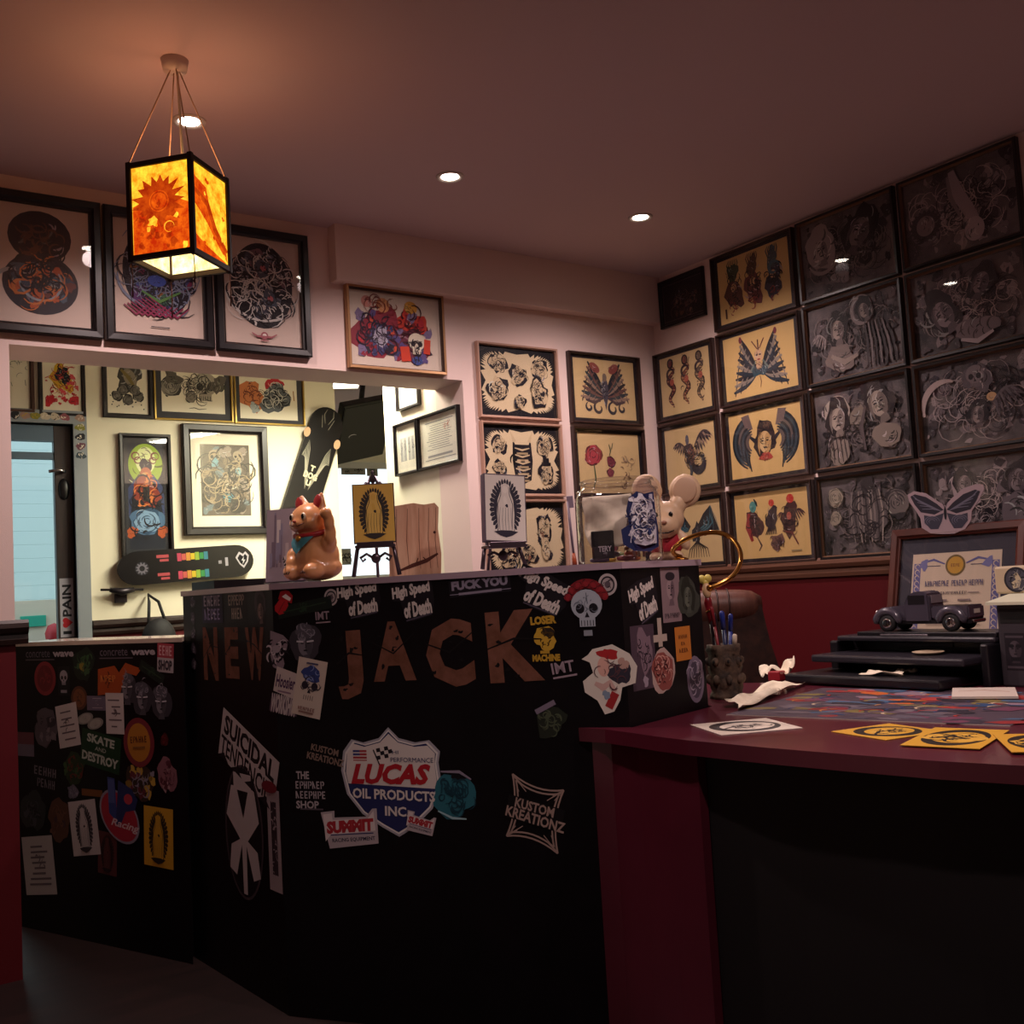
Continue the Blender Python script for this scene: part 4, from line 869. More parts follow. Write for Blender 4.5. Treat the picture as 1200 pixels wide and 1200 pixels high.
for p in body: v = Vector(p)-cen; top.append(tuple(Vector(p)+v.normalized()*.008))
MB().prism(top, CT-.016, CT, mat('counter_top', '#6e5d66', .15), mside=EDGE).build('counter_top', ct, off)
le = onZ(220, 684, CT)
MB().prism([(C_[0]+.03, C_[1]-.0), (C_[0]+.40, C_[1]-.0), (C_[0]+.40, B_[1]+.46), (C_[0]+.12, B_[1]+.42), (C_[0]+.03, B_[1]+.42)], CT, CT+.026, BLACKG).build('back_ledge', ct, off)

def facet(P, Q):
    """plan points P (viewer's left) to Q (viewer's right): frame with x along, y up, z towards the viewer"""
    P = Vector((*P, 0)); Q = Vector((*Q, 0)); x = (Q-P).normalized(); return P, x, x.cross(Vector((0, 0, 1))).normalized()
FACE = {'F': facet(B_, A_), 'L': facet(C_, B_), 'E': facet(A_, E_)}
LOWZ = 0.9975
lr = onZ(213.5, 747, LOWZ); ll = onZ(14, 753.3, LOWZ)
FACE['W'] = facet((ll.x, ll.y), (lr.x, lr.y))
lx = Vector((lr.x-ll.x, lr.y-ll.y, 0)).normalized(); lz = -lx.cross(Vector((0, 0, 1))).normalized()
lo_ = thing('low_counter', 'low black counter plastered with small stickers in front of the back room', 'counter', ((ll.x+lr.x)/2, (ll.y+lr.y)/2, 0))
lp = [(ll.x, ll.y), (lr.x, lr.y), (C_[0]-.007, C_[1]+.008), (1.10, C_[1]+.020), (1.10, C_[1]+.15), (ll.x+lz.x*.22, ll.y+lz.y*.22)]; loff = Matrix.Translation((-(ll.x+lr.x)/2, -(ll.y+lr.y)/2, 0))
MB().prism(lp, 0, LOWZ-.014, BLACKG).build('counter_body', lo_, loff)
MB().prism(lp, LOWZ-.014, LOWZ, mat('low_top', '#b9a79f', .15), mside=mat('low_edge', '#c9b6a8', .15)).build('counter_top', lo_, loff)
OWN = {'F': ct, 'L': ct, 'E': ct, 'W': lo_}
nst = [0]
def sticker(fc, px, py, wpx, hpx, fn, rot=0, label=None, name='sticker', seed=None, lift=None):
    """fn(A, a) draws in a unit-high frame a wide; the sticker is as large as wpx x hpx look in the photograph"""
    P, x, z = FACE[fc]
    def loc(a, b):
        q = on_plane(a, b, P, z); return Vector(((q-P).dot(x), q.z))
    c = loc(px, py); w = abs(loc(px+wpx/2, py).x-loc(px-wpx/2, py).x); h = abs(loc(px, py-hpx/2).y-loc(px, py+hpx/2).y)
    nst[0] += 1; A = Art(seed or nst[0]); fn(A, w/h); mb = MB(); A.mesh(mb, h, 0, eps=3.5e-5)
    li = lift if lift is not None else .0006+.00004*(nst[0] % 12)
    ro = OWN[fc].matrix_world.translation
    M = frameM(P+x*c.x+Vector((0, 0, c.y))+z*li-ro, x, (0, 0, 1), z) @ Matrix.Rotation(R(rot), 4, 'Z')
    o = mb.build(name, OWN[fc], M)
    if label: o['label'] = label
    return o

OFFW = '#cfc3bd'; MAU = '#9b8892'
# ---- the painted name
BR = mat('bare_brown_letters', '#7d5244', .8, var=(22, '#66402f'), spec=.15); BR2 = BR
def letter(ch, bold=.03):
    def fn(A, a):
        A.T(ch, 0, 0, a, 1, BR, bold=bold)
        for i in range(5): A.B(A.r.uniform(-a*.45, a*.45), A.r.uniform(-.45, .45), .035, '#0d090c', .5, 9, sy=A.r.uniform(.3, 1.2))
        A.L([(-a*.5, A.r.uniform(-.1, .3)), (0, A.r.uniform(-.1, .2)), (a*.5, A.r.uniform(-.1, .3))], .03, '#0d090c')
    return fn
for ch, fc, px, py, w, h, rt in (('N', 'L', 247, 766, 17, 62, 0), ('E', 'L', 272, 765, 16, 60, 0), ('W', 'L', 299, 766, 22, 62, 0), ('J', 'F', 410, 779, 30, 80, 2), ('A', 'F', 461, 763, 50, 70, 1), ('C', 'F', 527, 765, 56, 80, 2), ('K', 'F', 603, 757, 64, 84, 2)):
    sticker(fc, px, py, w, h, letter(ch, .05), rt, 'painted brown letter '+ch, 'letter')

def gothic(A, a):               # High Speed of Death
    A.P([(-a*.5, .42), (-a*.1, .5), (a*.48, .46), (a*.5, -.05), (a*.42, -.4), (-a*.05, -.5), (-a*.2, -.42), (-a*.3, .02), (-a*.48, .05)], '#17131a')
    A.T('High Speed', -.02*a, .24, a*.92, .36, OFFW, .08, bold=.05, shear=.15); A.T('of Death', .09*a, -.2, a*.66, .38, OFFW, .08, bold=.05, shear=.15); A.L([(-.2*a, -.47), (.4*a, -.36)], .05, '#4c4452')
for fc, px, py, w, h, rt in (('F', 420, 703, 52, 44, 2), ('F', 484, 704, 50, 48, 4), ('F', 634, 693, 66, 46, -30), ('E', 754, 704, 34, 52, 12)):
    sticker(fc, px, py, w, h, gothic, rt, 'white gothic lettering reading High Speed of Death')
def badge(A, a):
    A.E(0, 0, a*.5, .5, '#b5a8a8', n=28); A.E(0, 0, a*.38, .38, '#231c24', n=24); A.E(0, 0, a*.3, .3, '#a59898', n=20); A.E(0, 0, a*.16, .16, '#5a4c54'); A.scrib(0, 0, .25, '#3a3038', 8, .04)
sticker('F', 388, 700, 16, 20, badge, 0, 'round white ringed badge'); sticker('F', 712, 685, 22, 26, badge, 0, 'round white ringed badge')
def tongue(A, a):
    A.P([(-.3*a, .1), (-.2*a, .42), (.05*a, .5), (.25*a, .48), (.5*a, .3), (.48*a, 0), (.2*a, .05), (-.05*a, .12)], '#a81e26'); A.P([(-.1*a, .22), (.1*a, .34), (.42*a, .2), (.36*a, .08), (.1*a, .15)], '#e8d8d4'); A.P([(-.2*a, .12), (.22*a, .1), (.3*a, -.1), (.1*a, -.42), (-.15*a, -.5), (-.42*a, -.36), (-.45*a, -.18)], '#b8212a'); A.L([(.08*a, .05), (-.1*a, -.2), (-.2*a, -.42)], .05, '#7c131c')
sticker('F', 332, 706, 21, 30, tongue, -8, 'red lips and tongue sticker')
def greens(A, a):
    A.rect(0, 0, a, .8, '#14201a'); A.scrib(0, 0, .4, '#25402c', 20, .06, .8); A.L([(-a*.4, 0), (a*.4, .05)], .12, '#2a3d2c')
sticker('F', 357, 712, 64, 18, greens, 8, 'dark green strip')
def tiny(A, a): A.T('IMT', 0, .1, a*.9, .6, MAU, bold=.02); A.L([(-a*.45, -.4), (a*.5, -.4)], .1, MAU, False)
sticker('F', 378, 723, 18, 16, tiny, 2, 'small mauve letters'); sticker('F', 660, 784, 30, 22, tiny, 8, 'small mauve letters')
def fyou(A, a):
    A.rect(0, 0, a, 1, '#16121a'); A.T('FUCK YOU', 0, .17, a*.92, .55, '#8d8496', bold=.06); A.rect(0, -.33, a*.7, .14, '#8d8496'); A.L([(-a*.5, -.33), (a*.5, -.33)], .04, '#8d8496', False)
sticker('F', 562, 687, 72, 20, fyou, 3, 'black bar sticker with grey lettering')
def loser(A, a):
    A.T('LOSER', 0, .4, a*.85, .18, '#b98f2e', .04, bold=.06); A.B(.02, .02, .26, '#c49a34', .22, 20, sy=.9); A.B(.1, .14, .12, '#2a1f18', .3); A.scrib(.02, .0, .22, '#4a3410', 12, .03); A.T('MACHINE', .02, -.39, a*.9, .15, '#b98f2e', 0, bold=.06); A.rect(0, -.27, a*.3, .06, '#b98f2e')
sticker('F', 638, 749, 36, 56, loser, 0, 'gold LOSER MACHINE emblem on black')
def rskull(A, a):
    A.arc(0, .12, .34, .2, 2.95, .17, '#7c1a22', n=16, taper=False)
    for i in range(7): t = .3+i*.42; A.rose(.36*math.cos(t), .12+.34*math.sin(t), .07, '#8e222a', '#4a1016', 2)
    A.skull(0, .0, .34, '#a4aab4', '#14131a'); A.rect(0, -.42, .16, .1, '#8b8f98'); A.L([(.0, .3), (.02, .1)], .02, '#5a606c'); A.scrib(0, .12, .22, '#6c727e', 10, .015)
sticker('F', 688, 714, 46, 66, rskull, 0, 'white skull crowned with red roses')
def pinup(A, a):
    A.P([(-.25, .44), (.05, .5), (.3, .36), (.4, .18), (.36, -.06), (.16, -.12), (.12, -.3), (.02, -.46), (-.12, -.5), (-.22, -.3), (-.4, -.18), (-.42, -.02), (-.26, .1), (-.3, .25), (-.42, .3), (-.32, .36)], '#d8cec2')
    A.B(-.02, .36, .14, '#a8282c', .3, 18, sy=.6, rot=-.2); A.B(.14, .08, .16, '#33303c', .25, 18); A.E(-.1, .18, .09, .14, '#d8a89a'); A.B(.2, .22, .08, '#b89488', .3); A.L([(-.24, -.05), (-.12, -.12), (-.02, -.05), (.06, -.18)], .12, '#c9a59c'); A.rect(.0, -.3, .12, .24, '#9c2a2c', -.5); A.B(-.08, -.22, .06, '#7f90a4', .3); A.scrib(0, .1, .26, '#5a3a40', 16, .014)
sticker('F', 716, 796, 64, 82, pinup, 0, 'die-cut white sticker of a red-haired figure')
def darkg(A, a):
    A.B(0, -.05, .42, '#23281f', .25, 20); A.scrib(0, -.05, .38, '#4c5440', 26, .04); A.rect(-.12, .33, .62, .14, '#7c6f80', .45)
sticker('F', 645, 843, 46, 44, darkg, 0, 'dark green skull sticker')
def greyface(A, a):
    A.B(0, .0, .48, '#3a363e', .12, 20, sy=1.0); A.face(0, -.05, .3, '#77717a', '#4a464e', '#232027', 0, False); A.B(0, .3, .3, '#56525c', .2, sy=.6); A.scrib(0, .3, .28, '#8e8894', 14, .025); A.L([(-.25, .04), (-.05, .02)], .06, '#c8c2c8'); A.L([(.25, .04), (.05, .02)], .06, '#c8c2c8')
sticker('F', 358, 753, 28, 46, greyface, 0, 'grey patterned face sticker')
def hooty(A, a):
    A.P([(-a*.5, .5), (a*.2, .42), (a*.5, .3), (a*.45, .05), (a*.2, 0), (a*.4, -.3), (a*.3, -.5), (-a*.2, -.42), (-a*.4, -.1)], '#8c7a84'); A.scrib(0, .0, .4, '#1d1820', 24, .05); A.scrib(0, 0, .36, '#c0b0b6', 12, .04); A.E(-.05, .05, .12, .1, '#a4949c')
sticker('F', 326, 763, 22, 46, hooty, -8, 'mauve and black ornament sticker', lift=.001)
def hoos(A, a): A.P([(-a*.48, .5), (a*.5, .38), (a*.48, -.5), (-a*.5, -.36)], '#c4b3ae'); A.T('Hoosier', 0, .02, a*.86, .45, '#4c2c50', bold=.03); A.rect(0, -.33, a*.6, .06, '#8a6a7c')
sticker('F', 335, 800, 26, 34, hoos, -12, 'white Hoosier sticker with purple lettering', lift=.0014)
def wshop(A, a): A.rect(0, 0, a, .8, '#5a4454'); A.T('WORKSHOP', 0, 0, a*.97, .9, '#bfb0ae', bold=.05)
sticker('F', 333, 826, 32, 26, wshop, -12, 'white WORKSHOP lettering sticker', lift=.0012)
def skcard(A, a):
    A.rect(0, 0, a, 1, '#cdbcae'); A.skull(0, .02, .27, '#cdbcae', '#2a2430'); A.B(0, .24, .2, '#33417c', .2, 18, sy=.65); A.scrib(0, .24, .18, '#8a98c8', 8, .02); A.scrib(0, .05, .2, '#3a3340', 12, .016); A.glyphs(0, -.37, a*.6, .06, '#7a4a4a', 7); A.rect(0, -.43, a*.5, .03, '#8a6a62'); A.L([(-a*.2, .42), (a*.2, .43)], .04, '#4a4a6a')
sticker('F', 363, 806, 34, 68, skcard, -12, 'cream card with a blue-capped skull', lift=.0018)
def lucas(A, a):
    def sh(k, c):
        A.P([(x*a*k, y*k) for x, y in ((0, .5), (-.1, .4), (-.26, .36), (-.38, .39), (-.47, .28), (-.5, .1), (-.45, -.12), (-.3, -.3), (-.1, -.42), (.06, -.5), (.2, -.42), (.4, -.24), (.5, -.02), (.48, .18), (.5, .28), (.4, .38), (.26, .36), (.1, .4))], c)
    sh(1, '#a9a5ae'); sh(.955, '#e2dcd8'); sh(.92, '#252a5c'); 
    A.P([(x*a, y) for x, y in ((0, .44), (-.09, .36), (-.25, .32), (-.36, .35), (-.43, .26), (-.45, .08), (-.43, -.02), (.46, -.06), (.44, .16), (.45, .26), (.38, .33), (.25, .32), (.09, .36))], '#ddd2cc')
    A.rect(-.3*a, .24, .14*a, .1, '#a83a40'); A.rect(-.335*a, .265, .07*a, .05, '#3a4078')
    for i in range(3): A.rect(-.3*a, .205+.03*i, .14*a, .01, '#ddd2cc')
    for i in range(4):
        for j in range(3):
            if (i+j) % 2 == 0: A.rect(-.11*a+.04*i*a, .29-.035*j+.008*i, .04*a, .035, '#1d1a22', .2)
    A.rect(-.13*a, .22, .012*a, .16, '#1d1a22', .4); A.T('HI', .06*a, .27, .06*a, .03, '#252a5c'); A.T('PERFORMANCE', .22*a, .2, .42*a, .042, '#252a5c', -.01)
    A.T('LUCAS', 0, .07, .8*a, .19, '#b0202c', -.0, bold=.05, shear=.3); A.T('OIL PRODUCTS', .02*a, -.12, .82*a, .095, '#ddd2cc', -.03, bold=.03); A.T('INC.', .05*a, -.27, .24*a, .09, '#ddd2cc', -.03, bold=.03)
sticker('F', 458, 916, 117, 128, lucas, 0, 'white and blue shield sticker reading LUCAS OIL PRODUCTS INC.')
def summit(A, a):
    A.P([(-a*.5, .48), (-a*.25, .5), (-a*.26, .32), (a*.3, .3), (a*.42, .5), (a*.5, .5), (a*.47, -.42), (-a*.4, -.5)], '#b8aaae')
    A.P([(-a*.46, .42), (-a*.3, .44), (-a*.3, .26), (a*.32, .24), (a*.44, .44), (a*.44, -.08), (-a*.36, -.14), (-a*.46, -.3)], '#ddd0ce'); A.T('SUMMIT', 0, .07, a*.85, .34, '#ad2a34', .02, bold=.07, shear=.1); A.rect(.02*a, -.14, a*.76, .03, '#2c2a60'); A.T('RACING EQUIPMENT', .04*a, -.29, a*.76, .12, '#22203a', .01, bold=.02)
sticker('F', 411, 971, 66, 44, summit, 4, 'red and white SUMMIT RACING EQUIPMENT sticker', lift=.0024); sticker('F', 493, 965, 34, 24, summit, -14, 'small red and white SUMMIT sticker', lift=.0026)
def teal(A, a):
    A.B(0, -.02, .45, '#2c6a78', .16, 24, sy=1.0); A.B(.08, .36, .16, '#14121a', .2, sy=.5); A.scrib(0, -.02, .4, '#163a48', 34, .035); A.glyphs(0, .1, a*.7, .2, '#17404e', 5); A.L([(-.3, .42), (.1, .46), (.36, .34)], .06, '#8d8294'); A.L([(-.32, -.36), (0, -.46), (.3, -.44)], .05, '#9fc0c8')
sticker('F', 532, 931, 44, 60, teal, -6, 'teal script sticker')
def kust(A, a):
    C = '#a48a80'
    def edge(p, q, k):
        m_ = ((p[0]+q[0])/2*.62, (p[1]+q[1])/2*.62)
        return [((1-t)**2*p[0]+2*t*(1-t)*m_[0]+t*t*q[0], (1-t)**2*p[1]+2*t*(1-t)*m_[1]+t*t*q[1]) for t in [i/8 for i in range(9)]]
    cs = [(-a*.34, .5), (a*.5, .3), (a*.34, -.5), (-a*.5, -.3)]
    for k in (1, .84):
        for i in range(4): A.L(edge((cs[i][0]*k, cs[i][1]*k), (cs[(i+1) % 4][0]*k, cs[(i+1) % 4][1]*k), k), .022, C, False)
    for c in cs:
        for s_ in (.75, .55): A.L([(c[0]*s_-.05, c[1]*s_), (c[0]*.95, c[1]*.95), (c[0]*s_+.05, c[1]*s_)], .02, C)
    A.rect(0, -.0, a*.95, .3, '#0d090d', -.25); A.T('KUSTOM', .0, .075, a*.66, .13, C, -.25, bold=.03); A.T('KREATIONZ', .0, -.075, a*1.0, .14, C, -.27, bold=.03)
sticker('F', 627, 953, 70, 92, kust, 0, 'tan outlined diamond sticker reading KUSTOM KREATIONZ')
def ktext(A, a): A.T('KUSTOM', 0, .22, a*.7, .34, '#8a7468', bold=.03); A.T('KREATIONZ', .05*a, -.22, a*.95, .36, '#8a7468', bold=.03)
sticker('F', 380, 884, 46, 24, ktext, -12, 'tan KUSTOM KREATIONZ lettering')
def atext(A, a):
    for i, (t, w_) in enumerate((('THE', .4), ('', .9), ('', .95), ('SHOP', .7))):
        if t: A.T(t, (w_-1)*a*.42, .36-.25*i, a*w_, .2, '#b5aaae', bold=.03)
        else: A.glyphs((w_-1)*a*.42, .36-.25*i, a*w_, .19, '#b5aaae', 7)
    A.rect(0, -.5, a*.7, .04, '#5a5058')
sticker('F', 365, 925, 38, 46, atext, 0, 'four lines of grey lettering')
# left facet
def purp(A, a): A.rect(0, 0, a, 1, '#231c3e'); A.glyphs(0, .22, a*.85, .34, '#a79bb4', 5); A.glyphs(0, -.22, a*.8, .36, '#8f84b4', 5); A.scrib(0, 0, .4, '#c9bfd0', 8, .04)
sticker('L', 249, 712, 24, 36, purp, 0, 'purple sticker with white scrawled lettering')
sticker('L', 277, 711, 22, 36, lambda A, a: (A.rect(0, 0, a, 1, '#1a1418'), A.glyphs(0, .22, a*.85, .34, '#b3a296', 6), A.glyphs(.05, -.22, a*.6, .36, '#b3a296', 4)), 0, 'black sticker with cream lettering')
sticker('L', 305, 713, 18, 44, lambda A, a: (A.B(0, .1, .36, '#4a4048', .15, sy=1.1), A.face(.02, -.08, .22, '#a58c84', '#6a5a58', '#2c242a', .1)), 0, 'portrait sticker')
def suic(A, a):
    A.rect(0, 0, a, 1, '#c9bec0'); A.T('SUICIDAL', 0, .22, a*.9, .4, '#1d161c', bold=.04); A.T('TENDENCIES', 0, -.22, a*.95, .38, '#1d161c', bold=.02)
    for i in range(4): A.P([(-a*.5+i*a*.25, -.5), (-a*.4+i*a*.25, -.36), (-a*.3+i*a*.25, -.5)], '#1d161c')
P_, x_, z_ = FACE['L']
sticker('L', 290, 888, 66, 62, suic, -20, 'pale banner reading SUICIDAL TENDENCIES')
def cross(A, a):
    A.E(0, 0, a*.5, .5, '#4a3f46', n=36); A.E(0, 0, a*.46, .46*1.04, '#120d12', n=36)
    A.rect(0, .37, a*.46, .13, '#c9bec0'); A.P([(-a*.3, .33), (-a*.16, .33), (0, .1), (a*.16, .33), (a*.3, .33), (a*.4, .1), (a*.1, -.06), (a*.34, -.12), (a*.4, -.3), (a*.22, -.34), (a*.06, -.1), (a*.05, -.46), (-a*.05, -.46), (-a*.06, -.1), (-a*.22, -.34), (-a*.4, -.3), (-a*.34, -.12), (-a*.1, -.06), (-a*.45, .1)], '#c9bec0')
sticker('L', 286, 975, 44, 156, cross, 0, 'tall oval sticker with a pale double cross')
def strip(A, a): A.rect(.0, 0, a*.8, 1, '#b0a2a8'); A.rect(0, .02, a*.36, .72, '#3a2c34'); [A.scrib(0, y_/10, a*.3, '#b0a0a6', 3, .012) for y_ in range(-4, 5)]; A.E(-a*.2, .52, a*.5, .06, '#7c2430')
sticker('L', 322, 985, 18, 118, strip, 0, 'tall narrow mauve sticker')
for i in range(5): sticker('L', 226+.4*i, 706+18*i, 7, 15, lambda A, a: (A.B(0, 0, .45, '#453c48', .3), A.scrib(0, 0, .4, '#8d8494', 6, .1)), 0, None)
# end facet
sticker('E', 786, 697, 22, 64, lambda A, a: (A.rect(0, 0, a, 1, '#8a7378'), A.face(.0, .1, .2, '#9c868a', '#6a565e', '#241d24', .0, False), A.E(0, .34, .17, .08, '#2c242c'), A.glyphs(0, -.38, a*.8, .09, '#2c242c', 6)), 0, 'pale portrait sticker')
sticker('E', 806, 700, 22, 56, lambda A, a: (A.B(0, 0, .42, '#3c3f38', .2, sy=1.1), A.face(0, 0, .22, '#62665a', '#464a42', '#24261f')), 0, 'greenish portrait sticker')
sticker('E', 754, 770, 28, 76, lambda A, a: (A.rect(0, 0, a, 1, '#4a3a46'), A.B(.05, .1, .22, '#7c6672', .3, sy=1.5), A.scrib(0, 0, .3, '#2c222c', 16, .02, 1.3), A.B(.02, -.38, .08, '#9a8a98', .3)), 0, 'mauve photo sticker')
sticker('E', 777, 785, 26, 58, lambda A, a: (A.B(0, -.02, .46, '#b59a92', .1, 20, sy=1.0), A.B(0, -.02, .4, '#8c4a44', .15, 20), A.scrib(0, 0, .36, '#c89084', 20, .03), A.scrib(0, 0, .36, '#4a2024', 14, .03)), 8, 'oval pink sticker')
sticker('E', 773, 741, 16, 34, lambda A, a: (A.rect(0, 0, a*.3, 1, '#b5a498'), A.rect(0, -.2, a, .25, '#b5a498')), 0, 'pale cross sticker')
sticker('E', 800, 754, 18, 40, lambda A, a: (A.rect(0, 0, a, 1, '#c4772e'), A.glyphs(0, .2, a*.6, .12, '#5a2c14', 4), A.glyphs(0, 0, a*.3, .1, '#5a2c14', 2), A.glyphs(0, -.2, a*.6, .12, '#5a2c14', 4)), 0, 'orange card sticker', lift=.0015)
sticker('E', 815, 796, 20, 56, lambda A, a: (A.E(0, 0, a*.5, .5, '#77697c'), A.E(0, 0, a*.36, .4, '#4a4050'), A.scrib(0, 0, .36, '#a598a8', 18, .03, 1.1)), 0, 'grey oval sticker')
# low counter
def cw(A, a): A.T('concrete', -.24*a, .08, a*.5, .8, '#6c6472'); A.T('wave', .28*a, .0, a*.42, .6, '#b0a4ac', bold=.04); A.rect(-.2*a, -.6, a*.6, .14, '#5a525c')
sticker('W', 58, 767, 57, 10, cw, 0, 'concrete wave lettering'); sticker('W', 149, 765, 66, 10, cw, 0, 'concrete wave lettering')
def bl(cols, n=14, base=None):
    def fn(A, a):
        A.B(0, 0, .46*min(a, 1.0), base or cols[0], .2, 20, sy=1/min(a, 1.0)*.95)
        for i in range(n): A.B(A.r.uniform(-.28, .28)*a, A.r.uniform(-.32, .32), A.r.uniform(.05, .12), A.r.choice(cols), .4, 9)
        A.scrib(0, 0, .38*min(a, 1), A.r.choice(cols), 14, .03)
    return fn
def card(bgc, fg, n=5):
    def fn(A, a):
        A.rect(0, 0, a, 1, bgc)
        for i in range(n): A.rect(A.r.uniform(-.05, .05), .32-.64*i/max(1, n-1), a*A.r.uniform(.3, .75), .035, fg)
        A.scrib(0, 0, .2, fg, 5, .025)
    return fn
def ovalst(c0, c1, txt=None):
    def fn(A, a):
        A.E(0, 0, a*.5, .5, c0, n=30); A.E(0, 0, a*.37, .39, c1, n=26)
        if txt: A.glyphs(0, .06, a*.56, .13, '#5a2a1c', 6); A.rect(0, -.1, a*.4, .04, '#8a5a2c')
        else: A.scrib(0, 0, .3, c0, 12, .04)
    return fn
def ladyst(bgc, dk): return lambda A, a: (A.rect(0, 0, a, 1, bgc), A.lady(0, 0, .96, dk, bgc, bgc))
sticker('W', 98, 778, 26, 46, bl(['#26382a', '#3a5a38', '#8a7a30'], 10, '#18221a'), 0, 'green plant sticker')
sticker('W', 53, 795, 25, 40, ovalst('#8a2a32', '#6e2028'), 0, 'red oval sticker'); sticker('W', 75, 798, 14, 34, lambda A, a: (A.rect(0, 0, a, 1, '#161219'), A.skull(0, .1, .26, '#9a929c', '#161219'), A.rect(0, -.36, a*.5, .1, '#8d8590')), 0, 'small skull sticker')
def orng(A, a): A.P([(-a*.48, .3), (-a*.1, .4), (a*.0, .2), (a*.15, .48), (a*.5, .3), (a*.38, .1), (a*.15, .2), (a*.02, -.4), (-a*.5, -.48)], '#a84a1c'); A.scrib(-.25*a, -.02, .26, '#5a1c10', 14, .04); A.glyphs(-.25*a, .02, a*.36, .2, '#d0803c', 4)
sticker('W', 140, 796, 52, 40, orng, 0, 'orange ribbon sticker'); sticker('W', 178, 788, 30, 16, greens, -25, 'dark green strip')
sticker('W', 194, 771, 19, 34, lambda A, a: (A.rect(0, .25, a, .5, '#a83a48'), A.rect(0, -.25, a, .5, '#b4a8ac'), A.glyphs(0, .25, a*.85, .34, '#d8a8ac', 4), A.T('SHOP', 0, -.25, a*.85, .36, '#3a3038', bold=.05)), -4, 'red and white SHOP sticker')
for px, py in ((149, 806), (167, 818), (189, 823)): sticker('W', px, py, 19, 40, greyface, 0, 'grey patterned face sticker')
sticker('W', 93, 818, 19, 28, ovalst('#5a3222', '#7a4a2c'), 0, 'brown round sticker'); sticker('W', 114, 824, 24, 17, card('#6c6276', '#b8aeb8', 2), 0, 'lilac strip sticker')
sticker('W', 80, 850, 25, 50, card('#cdc2c0', '#6a5c62'), 9, 'white card', lift=.0014); sticker('W', 135, 836, 21, 48, card('#cdc2c0', '#6a5c62'), 0, 'white card', lift=.0014)
sticker('W', 100, 842, 19, 13, ovalst('#8d8a84', '#a8a49c'), 12, 'white oval sticker'); sticker('W', 112, 848, 19, 13, ovalst('#8d8a84', '#a8a49c'), 12, 'white oval sticker')
sticker('W', 54, 852, 31, 50, bl(['#5d525a', '#3a3038', '#7c7078'], 18), 0, 'grey skull pile sticker'); sticker('W', 30, 872, 20, 28, lambda A, a: (A.rect(0, .25, a, .5, '#6a3a44'), A.rect(0, -.25, a, .5, '#6e6474')), 0, 'two-tone sticker')
sticker('W', 118, 880, 46, 46, lambda A, a: (A.rect(0, 0, a, .92, '#14381f'), A.T('SKATE', -.02, .26, a*.7, .22, '#b9c0b4', bold=.04), A.T('AND', 0, .03, a*.28, .1, '#b9c0b4'), A.T('DESTROY', 0, -.22, a*.92, .24, '#b9c0b4', bold=.04)), -9, 'green sticker reading SKATE AND DESTROY', lift=.001)
sticker('W', 163, 870, 36, 58, ovalst('#7c2c34', '#b8782c', 'KUSTOM'), 4, 'red-ringed yellow oval sticker', lift=.0013); sticker('W', 193, 867, 18, 16, bl(['#4a1418', '#6a1c20'], 6), 0, 'dark red sticker')
sticker('W', 196, 908, 24, 46, bl(['#8a5a64', '#5a2a34', '#a8868c'], 12), 0, 'pink figure sticker'); sticker('W', 165, 916, 56, 52, bl(['#8a6a28', '#4a3a58', '#8d8494', '#6a2a34', '#c09a40'], 18, '#3c2c22'), 0, 'gold and purple creature sticker')
sticker('W', 53, 911, 27, 28, lambda A, a: (A.glyphs(0, .24, a, .36, '#746a74', 5), A.glyphs(.1, -.25, a*.8, .36, '#746a74', 5)), -5, 'grey brush lettering')
sticker('W', 88, 900, 40, 42, bl(['#26381f', '#6a2a20', '#3a5a30', '#1c2a1c'], 18), 0, 'green and red monster sticker'); sticker('W', 86, 928, 20, 20, bl(['#6a6476', '#8d8698'], 6), 0, 'grey sticker')
sticker('W', 108, 929, 24, 8, lambda A, a: A.rect(0, 0, a, 1, '#7a4a22'), 0, 'orange strip')
def vp(A, a):
    A.E(.02, -.1, a*.46, .36, '#8d8494', -.55, 30); A.E(.02, -.1, a*.42, .33, '#a5283a', -.55, 30); A.P([(-.22*a, .5), (-.06*a, .48), (-.02*a, -.2), (-.2*a, -.06)], '#33407c'); A.rect(-.14*a, .28, .14*a, .36, '#4a568e')
    A.P([(.02*a, .46), (.3*a, .34), (.42*a, .18), (.36*a, .02), (.16*a, -.02), (.02*a, -.28), (-.06*a, -.2)], '#27305f'); A.E(.22*a, .18, .09*a, .08, '#b83a48'); A.T('Racing', .14*a, -.24, a*.6, .15, '#d0b4ba', -.12, bold=.02, shear=.3)
sticker('W', 139, 949, 54, 76, vp, 0, 'red oval racing sticker with blue letters', lift=.0016)
sticker('W', 99, 970, 32, 64, ladyst('#c4b8b8', '#3a3038'), 8, 'mauve holy card sticker'); sticker('W', 186, 981, 34, 70, ladyst('#c9962c', '#2c2018'), -2, 'yellow holy card sticker'); sticker('W', 126, 1000, 22, 50, ladyst('#5a2a2c', '#2a1416'), -3, 'dark red holy card sticker')
sticker('W', 39, 950, 30, 56, bl(['#2a2c2e', '#1c1a1e', '#45424a'], 12), 0, 'dark tangled sticker'); sticker('W', 70, 960, 30, 54, bl(['#5c3a2c', '#4a3038', '#6e4a38'], 10), 0, 'brown map sticker')
sticker('W', 46, 1014, 36, 68, card('#b8aeac', '#6a5c62', 8), 7, 'grey printed list')

